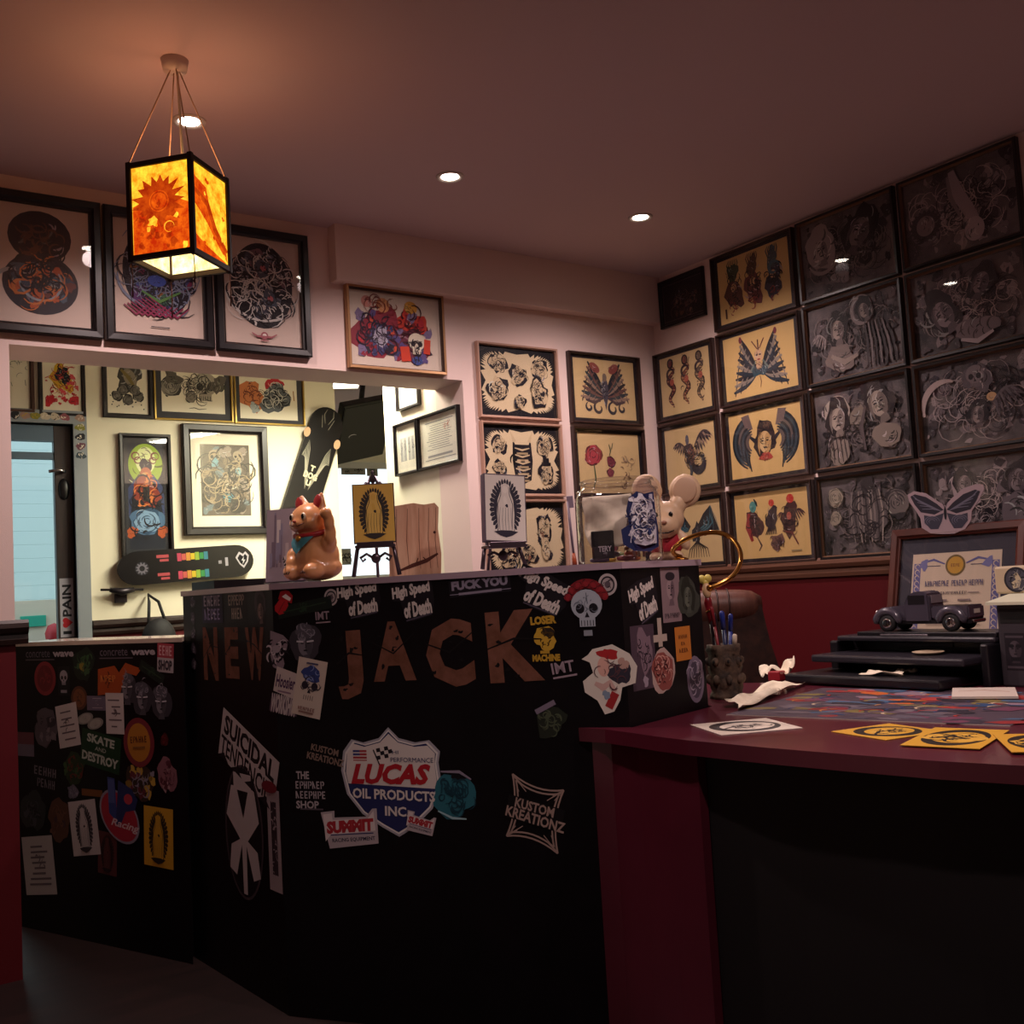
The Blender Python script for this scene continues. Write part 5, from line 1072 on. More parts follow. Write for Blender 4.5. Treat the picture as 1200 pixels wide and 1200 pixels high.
# ================================================================== DESK
DZT = .75
front = [(1.548, 1.976), (1.566, 1.90), (1.565, 1.811), (1.56, 1.715), (1.562, 1.62), (1.585, 1.42), (1.615, 1.243), (1.648, 1.085), (1.690, .957), (1.76, .80), (1.90, .62)]
desk = front+[(3.30, .62), (3.30, 2.17), (2.62, 2.17), (2.52, 2.22), (2.38, 2.46), (2.125, 2.235), (2.001, 1.973), (1.626, 1.869)]
DM = mat('burgundy_desk', '#5a1c2c', .28, var=(3.0, '#511827', (1, 1, 1)), coat=.3); DE = DM
dk = thing('reception_desk', 'curved burgundy desk joined to the end of the tall counter', 'desk', (1.9, 1.4, 0)); doff = Matrix.Translation((-1.9, -1.4, 0))
MB().prism(desk, DZT-.032, DZT, DM, mside=DE).build('desk_top', dk, doff)
MB().prism([(1.564, 1.948), (1.583, 1.90), (1.588, 1.811), (1.584, 1.715), (1.586, 1.62), (1.61, 1.62), (1.612, 1.72), (1.612, 1.82), (1.606, 1.86)], 0, DZT-.032, DM).build('leg_panel', dk, doff)
MB().prism([(1.612, 1.62), (1.66, 1.42), (1.69, 1.243), (1.725, 1.085), (1.765, .957), (1.83, .80), (1.95, .66), (1.98, .68), (1.86, .82), (1.795, .97), (1.755, 1.09), (1.72, 1.25), (1.69, 1.43), (1.642, 1.63)], .0, DZT-.032, BLACK).build('added_dark_panel', dk, doff)  # black panel added to keep the space under the desk dark
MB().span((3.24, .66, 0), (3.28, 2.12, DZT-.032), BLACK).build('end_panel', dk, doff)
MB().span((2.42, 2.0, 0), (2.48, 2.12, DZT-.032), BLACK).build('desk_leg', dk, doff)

# ================================================================== THINGS ON THE TALL COUNTER
def ctop(px, off, z=CT):
    q = Vector(plan_hit(px, A_, fd)); q = q+q.normalized()*off; return Vector((q.x, q.y, z))
FC = YAW-PI/2                  # local x to the right of the view, local y away from the viewer
RTH = (1, 0, 0)
# ---- clear photo stand behind the cat
t = thing('photo_stand', 'clear acrylic stand with a greyish photo behind the beckoning cat', 'photo stand', rz(ctop(335, .22, CT+.004), FC-R(20)))
lean = Matrix.Rotation(R(-6), 4, 'X')
MB().box((0, 0, .112), (.145, .006, .222), thin_glass('acrylic', (.9, .9, .95), 1.5), bev=.001).build('acrylic_sheet', t, lean)
a = Art(80); a.rect(0, 0, .6, 1, '#8d8088')
for i in range(22): a.rect(a.r.uniform(-.26, .26), a.r.uniform(-.3, .3), a.r.uniform(.02, .07), a.r.uniform(.1, .5), a.r.choice(['#6a5c68', '#a59a9e', '#7a7486', '#b5aaa8', '#7c6a70']))
mb = MB().box((0, .0015, .112), (.135, .002, .214), ink('#8d8088')); mb.build('photo_backing', t, lean)
a.mesh(MB(), .214, 0).build('photo', t, lean @ frameM((0, -.0045, .112), (1, 0, 0), (0, 0, 1), (0, -1, 0)))
MB().box((0, .03, .005), (.145, .06, .01), thin_glass('acrylic', (.9, .9, .95), 1.5), bev=.002).build('foot', t)

# ---- beckoning cat
cat = thing('beckoning_cat', 'peach beckoning cat figurine with teal bib and raised paw', 'figurine', rz(ctop(372, .11, CT+.008), YAW+R(180-38)))
PEA = mat('peach_glaze', '#d8955f', .32, var=(9, '#dea070'), coat=.3)
def cone(c, r, h, tilt):
    def f(mb):
        bm = bmesh.new(); bmesh.ops.create_cone(bm, cap_ends=True, segments=16, radius1=r, radius2=r*.18, depth=h)
        mb.addbm(bm, PEA, Matrix.Translation(c) @ Euler(tilt).to_matrix().to_4x4() @ Matrix.Diagonal((.6, 1, 1, 1)), True)
    return f
E3 = lambda c, r, rot=None: (lambda mb: mb.ell(c, r, PEA, rot, 20))
parts = [E3((-.004, 0, .062), (.062, .066, .068)), E3((-.008, 0, .03), (.066, .07, .036)), E3((.004, 0, .115), (.047, .052, .045)), E3((.014, 0, .166), (.05, .06, .046)), E3((.05, 0, .152), (.020, .030, .020)), E3((.03, .028, .154), (.03, .026, .024)), E3((.03, -.028, .154), (.03, .026, .024)),
         cone((.006, .036, .214), .030, .052, (R(-16), 0, 0)), cone((.006, -.036, .214), .030, .052, (R(16), 0, 0)),
         E3((.045, .042, .022), (.034, .024, .024)), E3((.045, -.042, .022), (.034, .024, .024)), E3((.03, -.05, .062), (.03, .018, .03)), E3((.05, -.042, .046), (.018, .018, .02)),
         E3((.004, .062, .098), (.024, .020, .030)), E3((.014, .080, .122), (.017, .015, .034)), E3((.022, .086, .152), (.0155, .0145, .026)), E3((.032, .085, .176), (.0175, .0165, .017)), E3((-.06, .0, .03), (.022, .03, .02))]
blob_mesh('cat_body', parts, .0042, PEA, cat, 5)
RDC = mat('ear_red', '#9a2a2c', .4)
for s_ in (1, -1):
    MB().ell((.0195, s_*.038, .211), (.005, .015, .022), RDC, (R(-14*s_), R(-8), 0)).build('inner_ear', cat)
    MB().ell((.0585, s_*.024, .172), (.005, .0085, .0105), mat('eye_white', '#e0d2b8', .3)).ell((.0625, s_*.0245, .172), (.003, .005, .0075), mat('eye_black', '#120d0d', .15)).build('eye', cat)
    MB().tube([(.068, s_*.003, .15), (.0705, s_*.010, .1465), (.066, s_*.02, .150), (.056, s_*.031, .155)], .0012, mat('mouth_brown', '#6a2a1c', .5), 6).build('mouth_line', cat)
    for k in range(3): MB().tube([(.073, s_*(.034+.008*(k-1)), .026-.004*abs(k-1)), (.0795, s_*(.034+.008*(k-1)), .016)], .0016, mat('claw_black', '#1c1412', .5), 5).build('claw_mark', cat)
MB().ell((.071, 0, .159), (.004, .006, .004), mat('nose_red', '#a8483a', .4)).build('nose', cat)
ring_pts = [(.006+.047*math.cos(i*2*PI/24), .052*math.sin(i*2*PI/24), .128-.010*math.cos(i*2*PI/24)) for i in range(24)]
MB().tube(ring_pts, .0075, mat('collar_red', '#a8262c', .4), 8, closed=True).build('collar', cat)
MB().ell((.0565, 0, .112), (.010, .010, .010), mat('bell_gold', '#c08a38', .3, .6)).build('bell', cat)
bb = MB()
nb = 9; vs = []
for j in range(5):
    for i in range(nb):
        u = i/(nb-1)*2-1; v = j/4; wd = .9*(1-v*.75); ang = u*wd; zz = .124-.055*v*(1-.25*abs(u))
        rr_ = .0605+.008*v-.012*max(0, .5-v)*.9; vs.append((.0+rr_*math.cos(ang), rr_*1.04*math.sin(ang), zz))
bb.add(vs, [(j*nb+i, j*nb+i+1, (j+1)*nb+i+1, (j+1)*nb+i) for j in range(4) for i in range(nb-1)], mat('bib_teal', '#3a7a86', .45), True); bb.build('bib', cat)
for k in range(6): MB().tube([(.062-.004*k, -.062+.001*k, .064-.008*k), (.078-.002*k, -.044, .058-.008*k)], .0022, mat('claw_black', '#1c1412', .5), 5).build('fur_stripe', cat)

# ---- easels with pictures
IRON = mat('pewter_scrollwork', '#5a4e56', .3, .7)
def easel(px, off, ang, h, w, label, mat_=IRON, dp_=0):
    t = thing('display_easel', label, 'easel', rz(ctop(px, off), FC+ang), 'small metal easels on the counter')
    zt = h
    for s_ in (-1, 1): MB().tube([(s_*w*.62, -.02, .006), (s_*w*.5, -.008, h*.28), (s_*w*.36, .004, h*.34), (s_*w*.42, .006, h*.5), (s_*w*.2, .02, h*.86), (s_*w*.05, .028, h)], [.006, .0055, .005, .0045, .004, .004], mat_, 8).build('front_leg', t)
    MB().tube([(0, .028, h*.97), (0, .06, h*.5), (0, .105, .005)], .0045, mat_, 8).build('rear_leg', t)
    lb = MB().box((0, -.014-dp_/2, h*.305), (w*1.1, .03+dp_, .008), mat_, bev=.002); lb.box((0, -.027-dp_, h*.32), (w*1.0, .005, .016), mat_, bev=.001); lb.build('ledge', t)
    for s_ in (-1, 1):
        MB().tube([(s_*w*.1, -.012, h*.2), (s_*w*.25, -.014, h*.235), (s_*w*.42, -.014, h*.2), (s_*w*.36, -.014, h*.165), (s_*w*.28, -.014, h*.19)], .004, mat_, 6).build('scroll', t)
        MB().tube([(0, .026, h*.9), (s_*w*.2, .022, h*.93), (s_*w*.3, .02, h*.885), (s_*w*.22, .02, h*.86), (s_*w*.16, .02, h*.89)], .0045, mat_, 6).build('crest_scroll', t)
    MB().ell((0, -.014, h*.19), (w*.13, .008, .014), mat_).build('rosette', t)
    MB().lathe([(.001, h+.016), (.006, h+.010), (.003, h+.004), (.011, h-.008), (.006, h-.018), (.001, h-.02)], mat_, (0, .026, 0), 14).build('finial', t)
    return t
def standing(P, ang, tilt, w, h, d, bgc, fn, label, name, cat_, sidem, roll=0):
    M = rz(P, FC+ang) @ Matrix.Rotation(R(-tilt), 4, 'X') @ Matrix.Rotation(R(roll), 4, 'Y')
    t = thing(name, label, cat_, M)
    MB().box((0, d/2, h/2), (w, d, h), sidem, bev=.001).build('panel', t)
    mb = MB(); A = Art(5); A.rect(0, 0, w/h*.95, .965, bgc); fn(A, w/h); A.mesh(mb, h, 0); mb.build('picture', t, frameM((0, -.0004, h/2), (1, 0, 0), (0, 0, 1), (0, -1, 0)))
    return t
P1 = ctop(443, .13); eh = .285
e1 = easel(443, .13, R(6), eh, .1, 'pewter scrollwork easel holding the yellow picture beside the cat')
q = e1.matrix_world @ Vector((0, -.020, eh*.335))
standing(q, R(6), 9, .115, .168, .005, '#d6ab4c', lambda A, a: A.lady(0, 0, .93, '#2c2420', '#d6ab4c', '#dbb55a'), 'yellow card of a robed figure in a dark rayed oval', 'yellow_icon_card', 'picture', mat('card_edge_brown', '#4a2c20', .5))
e2 = easel(590, .16, R(22), .205, .1, 'dark metal easel under the white canvas picture', dp_=.026)
q = e2.matrix_world @ Vector((0, -.044, .205*.36))
standing(q, R(22), 6, .118, .182, .026, '#eae0d6', lambda A, a: A.lady(0, 0, .93, '#2c2838', '#eae0d6', '#e0d6cc'), 'white block canvas of a robed figure in a dark rayed oval', 'white_icon_canvas', 'picture', mat('canvas_side', '#5a4a5a', .6), 4)

# ---- pale wooden slab
t = thing('wooden_slab', 'pale split wooden slab standing behind the yellow picture', 'wood slab', rz(ctop(489, .24), FC+R(10)))
n = 14; pr = []
rr = random.Random(4)
out = [(-.075, 0), (.068, 0), (.072, .06), (.066, .13), (.071, .19), (.06, .203), (.03, .199), (.0, .205), (-.04, .2), (-.076, .196), (-.072, .1)]
WOODP = mat('pale_pine', '#eec29e', .6, var=(9, '#dba582', (7, 7, .8)))
MB().extrude(out, .022, WOODP, frameM((0, 0, 0), (1, 0, 0), (0, 0, 1), (0, -1, 0))).build('slab', t)
A = Art(9)
for x in (-.05, -.02, .012, .04, .06): A.L([(x, .02), (x+.004*rr.uniform(-1, 1), .1), (x+.003, .19)], .0022, '#8a5440')
A.L([(-.045, .018), (-.01, .03), (.03, .042), (.062, .06)], .012, '#5a2c20'); A.L([(.0, .035), (.006, .05)], .004, '#5a2c20'); A.L([(.03, .042), (.02, .052)], .004, '#5a2c20'); A.E(.056, .12, .004, .004, '#4a2418'); A.E(-.062, .165, .011, .013, '#6a8a74'); A.E(-.062, .165, .006, .008, '#b0b89a')
A.mesh(MB(), 1, 0).build('slab_marks', t, frameM((0, -.0222, 0), (1, 0, 0), (0, 0, 1), (0, -1, 0)))  # grain lines, dark diagonal stroke, small dot and green round sticker

# ---- glass jar of oddments
JP = ctop(731, .165); JR, JH = .108, .212
jar = thing('glass_jar', 'large clear glass jar with a blue and silver sticker on the counter', 'jar', rz(JP, FC))
JG = thin_glass('jar_glass', (.93, .92, .93), 1.9, .03)
MB().lathe([(.001, .001), (JR*.93, .001), (JR, .012), (JR, JH*.78), (JR*.93, JH*.87), (JR*.82, JH*.92), (JR*.82, JH*.975)], JG, n=40).build('jar_body', jar)
MB().tube([(JR*.835*math.cos(i*2*PI/40), JR*.835*math.sin(i*2*PI/40), JH*.985) for i in range(40)], .0055, JG, 8, closed=True).build('jar_rim', jar)
MB().tube([(JR*.95*math.cos(i*2*PI/40), JR*.95*math.sin(i*2*PI/40), JH*.875) for i in range(40)], .003, JG, 6, closed=True).build('shoulder_ring', jar)
A = Art(21); A.P([(-.1, .5), (.05, .46), (.28, .5), (.3, .2), (.36, -.1), (.34, -.42), (.1, -.5), (-.2, -.48), (-.38, -.36), (-.4, -.12), (-.26, -.04), (-.3, .18), (-.24, .4)], '#1c2450')
A.P([(-.02, .44), (.24, .46), (.24, .2), (.3, -.1), (.28, -.36), (.0, -.4), (-.26, -.34), (-.22, -.06), (-.22, .2), (-.16, .36)], '#b9b2be')
for i in range(36): A.B(A.r.uniform(-.24, .26), A.r.uniform(-.36, .42), A.r.uniform(.025, .06), A.r.choice(['#dcd6dc', '#a8a0ae', '#39406a', '#c4bcc6', '#d2ccd2']), .4, 9)
A.scrib(0, 0, .36, '#23284c', 40, .018, 1.1); A.scrib(0, 0, .34, '#dcd6d8', 20, .014, 1.1)
mb = MB(); z = 0
lab = MB(); A.mesh(lab, .15, 0)
ca_ = R(-62); lab.v = [((JR+.0008+z_)*math.cos(ca_+x_/JR), (JR+.0008+z_)*math.sin(ca_+x_/JR), .098+y_) for x_, y_, z_ in lab.v]
lab.build('jar_sticker', jar)
def jarM(x, y, z): return jar.matrix_world @ Matrix.Translation((x, y, z))
# crumpled paper
def crumple(name, w, h, amp, m, M, seed, label, cat_, nx=14, ny=14, group=None, curl=0):
    rr = random.Random(seed); ph = [rr.uniform(0, 6.28) for _ in range(6)]; vs = []
    for j in range(ny):
        for i in range(nx):
            u, v = i/(nx-1)-.5, j/(ny-1)-.5; z = amp*(math.sin(7*u+4*v+ph[0])+.6*math.sin(11*v-5*u+ph[1])+.4*math.sin(17*u+ph[2])*math.cos(13*v+ph[3]))*.5
            ex = 1-.14*math.sin(5*v+ph[4])-.1*math.sin(9*v+ph[5]); vs.append((u*w*ex, v*h, z+curl*u*u*w))
    mn = min(v[2] for v in vs); vs = [(x, y, z-mn+.001) for x, y, z in vs]
    k = len(vs); vs += [(x, y, z-.0008) for x, y, z in vs]
    fs = [(j*nx+i, j*nx+i+1, (j+1)*nx+i+1, (j+1)*nx+i) for j in range(ny-1) for i in range(nx-1)]
    fs += [tuple(a_+k for a_ in f[::-1]) for f in fs]
    rim = [i for i in range(nx)]+[j*nx+nx-1 for j in range(1, ny)]+[(ny-1)*nx+i for i in range(nx-2, -1, -1)]+[j*nx for j in range(ny-2, 0, -1)]
    fs += [(rim[i], rim[i-1], rim[i-1]+k, rim[i]+k) for i in range(len(rim))]
    mb = MB().add(vs, fs, m, True); o = mb.build(name); o.matrix_world = M; tag(o, label, cat_, group); return o
PAPW = mat('creased_white_paper', '#ece0c8', .7, var=(18, '#ddcdb4'))
crumple('crumpled_paper', .115, .13, .012, PAPW, jarM(-.030, -.045, .105) @ Euler((R(88), 0, R(-14))).to_matrix().to_4x4(), 3, 'creased white paper inside the glass jar', 'paper')
t = thing('black_packet', 'black packet with white lettering inside the glass jar', 'packet', jarM(-.05, -.062, .012) @ Matrix.Rotation(R(-22), 4, 'Z'))
MB().box((0, 0, .035), (.056, .014, .07), BLACK, bev=.002).build('packet_body', t)
A = Art(2); A.T('TERY', .1, -.15, .5, .2, '#b8aeb4', bold=.03); A.mesh(MB(), .07, 0).build('lettering', t, frameM((0, -.0075, .035), (1, 0, 0), (0, 0, 1), (0, -1, 0)))
rr = random.Random(8)
sw = [('#b8622c', 'orange'), ('#c8a038', 'yellow'), ('#8a3a34', 'red'), ('#a88a84', 'pale pink'), ('#5a4a6a', 'purple'), ('#b06a50', 'copper'), ('#6a7a4a', 'green'), ('#3a3038', 'black'), ('#c8b8a4', 'cream'), ('#46567a', 'blue'), ('#7a5a3c', 'brown')]
for i in range(11):
    c, nm = sw[i]; an = i*2.4; ra = .03+.045*((i*7) % 5)/5; L_ = .05
    o = MB().tube([(-L_/2, 0, .006), (-L_*.3, 0, .0065), (L_*.3, 0, .0065), (L_/2, 0, .006)], [.004, .0065, .0065, .004], mat('sweet_'+nm.replace(' ', '_'), c, .4), 8).build('wrapped_sweet')
    o.matrix_world = jarM(ra*math.cos(an), ra*math.sin(an), .004+.013*(i//5)) @ Matrix.Rotation(rr.uniform(0, 3.1), 4, 'Z')
    tag(o, nm+' wrapped sweet in the bottom of the glass jar', 'sweet', 'wrapped sweets in the glass jar')
for i, c in enumerate(('#b89a8c', '#8a6a74', '#a07c70', '#6e5a68')):
    o = MB().tube([(0, 0, 0), (0, 0, .075)], .0032, mat('straw%d' % i, c, .4), 8).build('paper_straw'); o.matrix_world = jarM(.028+.012*i, -.058+.004*i, .012) @ Matrix.Rotation(R(4*i-6), 4, 'Y')
    tag(o, 'thin '+('pink-beige', 'mauve', 'tan', 'violet-grey')[i]+' stick upright in the glass jar below the sticker', 'stick', 'sticks in the glass jar')
# brush standing beside the jar
bp = ctop(676, .05)
t = thing('paint_brush', 'thin brush with an orange end standing left of the glass jar', 'brush', rz(bp, FC) @ Matrix.Rotation(R(-3), 4, 'Y'))
MB().tube([(0, 0, .03), (0, 0, .16)], .0032, mat('lilac_handle', '#8a7888', .35), 8).build('handle', t); MB().tube([(0, 0, 0), (0, 0, .012), (0, 0, .03)], [.006, .0055, .004], mat('orange_tip', '#a84a26', .4), 8).build('orange_end', t); MB().box((.006, 0, .158), (.016, .004, .03), mat('lilac_handle', '#8a7888', .35), bev=.001).build('flat_end', t)

# ---- cream toy with round ears (plain generic toy)
TP = at(781, 650, 2.83); TP.z = CT
toy = thing('vinyl_toy', 'cream vinyl toy with big round ears and a red shirt behind the jar', 'toy', rz(TP, YAW+R(180-10)))
TOYC = mat('cream_vinyl', '#d0b08e', .45, var=(6, '#c6a584'))
blob_mesh('toy_body', [lambda mb: mb.ell((0, 0, .118), (.046, .056, .05), TOYC, None, 20), lambda mb: mb.ell((.030, 0, .098), (.040, .042, .036), TOYC, None, 20), lambda mb: mb.ell((0, 0, .05), (.032, .038, .05), TOYC, None, 20),
          lambda mb: mb.ell((-.006, .062, .192), (.020, .045, .048), TOYC, (R(-12), 0, 0), 20), lambda mb: mb.ell((-.006, -.042, .200), (.020, .043, .048), TOYC, (R(12), 0, 0), 20), lambda mb: mb.ell((0, .04, .155), (.022, .022, .03), TOYC, None, 14), lambda mb: mb.ell((0, -.03, .158), (.022, .022, .03), TOYC, None, 14),
          lambda mb: mb.ell((.01, .026, .014), (.034, .022, .014), TOYC, None, 14), lambda mb: mb.ell((.01, -.026, .014), (.034, .022, .014), TOYC, None, 14), lambda mb: mb.ell((.01, .05, .055), (.014, .016, .03), TOYC, (R(20), 0, 0), 14), lambda mb: mb.ell((.01, -.05, .055), (.014, .016, .03), TOYC, (R(-20), 0, 0), 14)], .0045, TOYC, toy, 6)
MB().lathe([(.037, .026), (.043, .034), (.042, .06), (.036, .078), (.028, .084)], mat('toy_shirt_red', '#9c1c2c', .5), n=28, M=Matrix.Diagonal((.92, 1.05, 1, 1))).build('shirt', toy)
for s_, (ey, ez, tl) in ((1, (.062, .194, -12)), (-1, (-.042, .202, 12))): MB().ell((.011, ey, ez), (.0045, .033, .036), mat('ear_inner', '#c4a184', .5), (R(tl), 0, 0)).build('inner_ear', toy)
for s_ in (-1, 1): MB().ell((.052, s_*.02, .126), (.004, .006, .008), mat('eye_black', '#120d0d', .15)).build('eye', toy)
MB().ell((.069, 0, .104), (.006, .009, .006), mat('toy_nose', '#8a5a44', .4)).build('nose', toy)
MB().tube([(.055, -.026, .082), (.066, -.01, .076), (.066, .01, .076), (.055, .026, .082)], .0018, mat('eye_black', '#120d0d', .15), 6).build('mouth_line', toy)

# ---- brass hoop
pts = [(798, 655, 2.735), (791, 650, 2.725), (789, 644, 2.72), (800, 634, 2.71), (820, 626, 2.70), (840, 624, 2.68), (856, 630, 2.66), (866, 643, 2.62), (868, 657, 2.59), (862, 671, 2.56), (850, 681, 2.54), (832, 689, 2.53)]
w_ = [at(*p) for p in pts]; w_[0].z = CT+.009
# smooth the path
sm = []
for i in range(len(w_)-1):
    p0, p1, p2, p3 = w_[max(0, i-1)], w_[i], w_[i+1], w_[min(len(w_)-1, i+2)]
    for k in range(5):
        u = k/5; sm.append(.5*((2*p1)+(-p0+p2)*u+(2*p0-5*p1+4*p2-p3)*u*u+(-p0+3*p1-3*p2+p3)*u**3))
sm.append(w_[-1])
t = thing('brass_hoop', 'curved brass hoop sweeping over the end of the counter', 'hook', w_[0].copy()); b0 = w_[0].copy(); b0.z = CT+.0006; t.location = b0
BRS = mat('polished_brass', '#c08a44', .18, 1)
MB().tube([p-b0 for p in sm], .0062, BRS, 12).build('hoop', t); MB().lathe([(.001, 0), (.02, 0), (.02, .004), (.008, .008), (.001, .008)], BRS, n=20).build('flange', t); MB().ell(sm[-1]-b0, .009, BRS).build('end_ball', t)

# ================================================================== THINGS ON AND AROUND THE DESK
def dtop(px, py, z=DZT): return onZ(px, py, z)
# ---- stone pen holder and pens
pp = dtop(852, 818)
ph_ = thing('carved_pen_holder', 'carved stone pen holder on the desk at the end of the counter', 'pen holder', rz(pp, FC))
STN = mat('carved_stone', '#5c4636', .8, var=(30, '#2c2019'), bump=(60, .8, .004))
prof = [(.001, 0), (.044, 0), (.046, .01), (.040, .018), (.044, .03), (.048, .05), (.043, .068), (.047, .085), (.049, .105), (.042, .122), (.047, .136), (.046, .15), (.038, .152), (.037, .06), (.001, .06)]
mb = MB().lathe(prof, STN, n=36); mb.v = [(x*(1+.07*math.sin(5*math.atan2(y, x)+z*90)+.04*math.sin(9*math.atan2(y, x)-z*140)), y*(1+.07*math.sin(5*math.atan2(y, x)+z*90)+.04*math.sin(9*math.atan2(y, x)-z*140)), z) for x, y, z in mb.v]; mb.build('cup', ph_)
for k in range(5):
    a0 = -PI/2+(k-2)*.75
    MB().ell((.046*math.cos(a0), .046*math.sin(a0), .105), (.010, .010, .012), STN).ell((.047*math.cos(a0), .047*math.sin(a0), .055), (.010, .010, .014), STN).ell((.054*math.cos(a0), .054*math.sin(a0), .106), (.004, .004, .005), mat('carved_hole', '#120c0a', .9)).build('carved_face', ph_)
def pen(x, y, h, r, c, label, tx, ty, name='pen', cap=None):
    o = thing(name, label, 'pen', ph_.matrix_world @ Matrix.Translation((x, y, .061)) @ Euler((R(tx), R(ty), 0)).to_matrix().to_4x4())
    MB().tube([(0, 0, 0), (0, 0, h*.72)], r, mat('pen_'+c[1:], c, .35), 8).build('barrel', o)
    MB().tube([(0, 0, h*.72), (0, 0, h*.97), (0, 0, h)], [r*1.15, r*1.15, r*.6], mat('pen_'+(cap or c)[1:], cap or c, .35), 8).build('cap', o)
    return o
pen(.008, -.012, .185, .0065, '#16204a', 'dark blue pen in the stone holder', 2, -3, cap='#1c2c7c'); pen(.016, .006, .175, .006, '#1c2c7c', 'bright blue pen in the stone holder', 0, 4)
pen(-.004, .014, .18, .006, '#16121a', 'tall black pen in the stone holder', -2, -4); pen(-.016, -.006, .16, .0055, '#1d161c', 'short black pen in the stone holder', 3, -5, cap='#3a3038')
pen(.024, -.008, .118, .006, '#c9b8a4', 'short cream marker in the stone holder', 2, 4); pen(-.010, -.020, .20, .0045, '#7a1c24', 'slim dark red pen in the stone holder', 2, -6)
o = thing('novelty_pen', 'tall novelty stick with a yellow heart-shaped top in the stone holder', 'pen', ph_.matrix_world @ Matrix.Translation((-.022, -.004, .061)) @ Euler((R(2), R(-4), 0)).to_matrix().to_4x4())
MB().tube([(0, 0, 0), (0, 0, .15)], .004, mat('stick_dark', '#2a1216', .4), 8).build('stick', o); MB().tube([(0, 0, .15), (.002, 0, .18), (0, 0, .21), (0, 0, .235)], [.006, .011, .012, .007], mat('stick_red', '#7c1620', .35), 10).build('red_grip', o)
MB().ell((.0, -.006, .245), (.013, .010, .022), mat('topper_cream', '#d0aa80', .4)).build('cream_bead', o); MB().tube([(-.010, -.006, .185), (0, -.014, .19), (.010, -.006, .185)], .0025, mat('polished_brass', '#c08a44', .18, 1), 6).build('brass_band', o)
YH = mat('topper_yellow', '#cdbb5c', .4)
MB().ell((-.0085, 0, .278), (.011, .008, .012), YH).ell((.0085, 0, .278), (.011, .008, .012), YH).ell((0, 0, .268), (.010, .008, .010), YH).build('heart_top', o)

# ---- brown chair behind the desk
cp = at(822, 745, 3.70)
ch = thing('desk_chair', 'dark brown padded chair with rolled back top behind the desk', 'chair', rz((cp.x, cp.y, 0), FC-R(4)))
LEA = mat('brown_leather', '#3c2018', .45, var=(26, '#25120f'), bump=(90, .3, .002)); LEA2 = mat('brown_roll', '#6a4236', .42, var=(8, '#54322a', (9, 1, 1)))
zt = 1.027
out = [(-.225, .42), (.32, .42), (.30, .55), (.27, .72), (.235, .86), (.215, zt-.045), (-.196, zt-.045), (-.205, .86), (-.225, .72)]
MB().extrude(out, .07, LEA, frameM((0, .035, 0), (1, 0, 0), (0, 0, 1), (0, -1, 0))).build('backrest', ch)
npt = 14; mb = MB()
vs = []
for i in range(13):
    x = -.2+.42*i/12; k = math.sqrt(max(.0, 1-(abs(x-.01)/.21)**4))*.5+.5
    for j in range(npt):
        a_ = 2*PI*j/npt; vs.append((x, .055*k*math.cos(a_)+.0, zt-.045+.062*k*math.sin(a_)))
fs = [(i*npt+j, i*npt+(j+1) % npt, (i+1)*npt+(j+1) % npt, (i+1)*npt+j) for i in range(12) for j in range(npt)]+[tuple(range(npt))[::-1], tuple(12*npt+j for j in range(npt))]
mb.add(vs, fs, LEA2, True); mb.build('rolled_top', ch)
for x in (.06, .1): MB().tube([(x, .055*math.cos(a_), zt-.045+.062*math.sin(a_)) for a_ in [i*2*PI/20 for i in range(20)]], .0035, LEA, 6, closed=True).build('seam', ch)
MB().box((0, -.2, .44), (.46, .44, .09), LEA, bev=.03).build('seat', ch)
for x in (-.2, .2):
    for y in (-.38, .02): MB().tube([(x, y, 0), (x*.96, y*.96, .4)], [.016, .022], mat('chair_leg_wood', '#1c100c', .4), 10).build('leg', ch)

# ---- papers
SHEET = mat('white_sheet', '#cfc0b4', .7)
def flat_quad(name, cs, z, th, m, fn, label, cat_, art_h=None, group=None, parts=('sheet', 'print')):
    """flat sheet with corners from the photograph: far-left, far-right, near-right, near-left"""
    q = [dtop(*c, z=z) for c in cs]; c = sum(q, Vector())/4
    x = ((q[1]-q[0])+(q[2]-q[3])).normalized(); y = Vector((0, 0, 1)).cross(x)
    w = ((q[1]-q[0]).length+(q[2]-q[3]).length)/2; h = (abs((q[0]-q[3]).dot(y))+abs((q[1]-q[2]).dot(y)))/2
    t = thing(name, label, cat_, frameM(c, x, y, (0, 0, 1)), group)
    MB().span((-w/2, -h/2, 0), (w/2, h/2, th), m).build(parts[0], t)
    if fn: A = Art(len(label)); fn(A, w/h); A.mesh(MB(), h, th, 6e-6).build(parts[1], t)
    return t
def side_lady(bgc, dkc, c2): return lambda A, a: (A.rect(0, 0, a*.96, .94, bgc), [A.sh.extend([]) for _ in ()], side(A, a, bgc, dkc, c2))
def side(A, a, bgc, dkc, c2):
    A.E(0, 0, a*.42, .43, dkc, n=36); A.E(.03*a, 0, a*.33, .29, bgc, n=30); A.B(.0, 0, .24, c2, .2, 18, sy=.9); A.scrib(.05*a, 0, .26, dkc, 22, .025); A.L([(-a*.3, -.1), (-a*.1, .05), (a*.2, -.05)], .06, dkc)
flat_quad('white_holy_card', [(812, 849), (898, 842.5), (940, 853), (842, 863)], DZT+.0005, .0015, SHEET, side_lady('#cfc3b4', '#3a3434', '#c4b8aa'), 'white holy card with an oval figure lying flat near the counter', 'card')
YEL = mat('yellow_card', '#c9962c', .6)
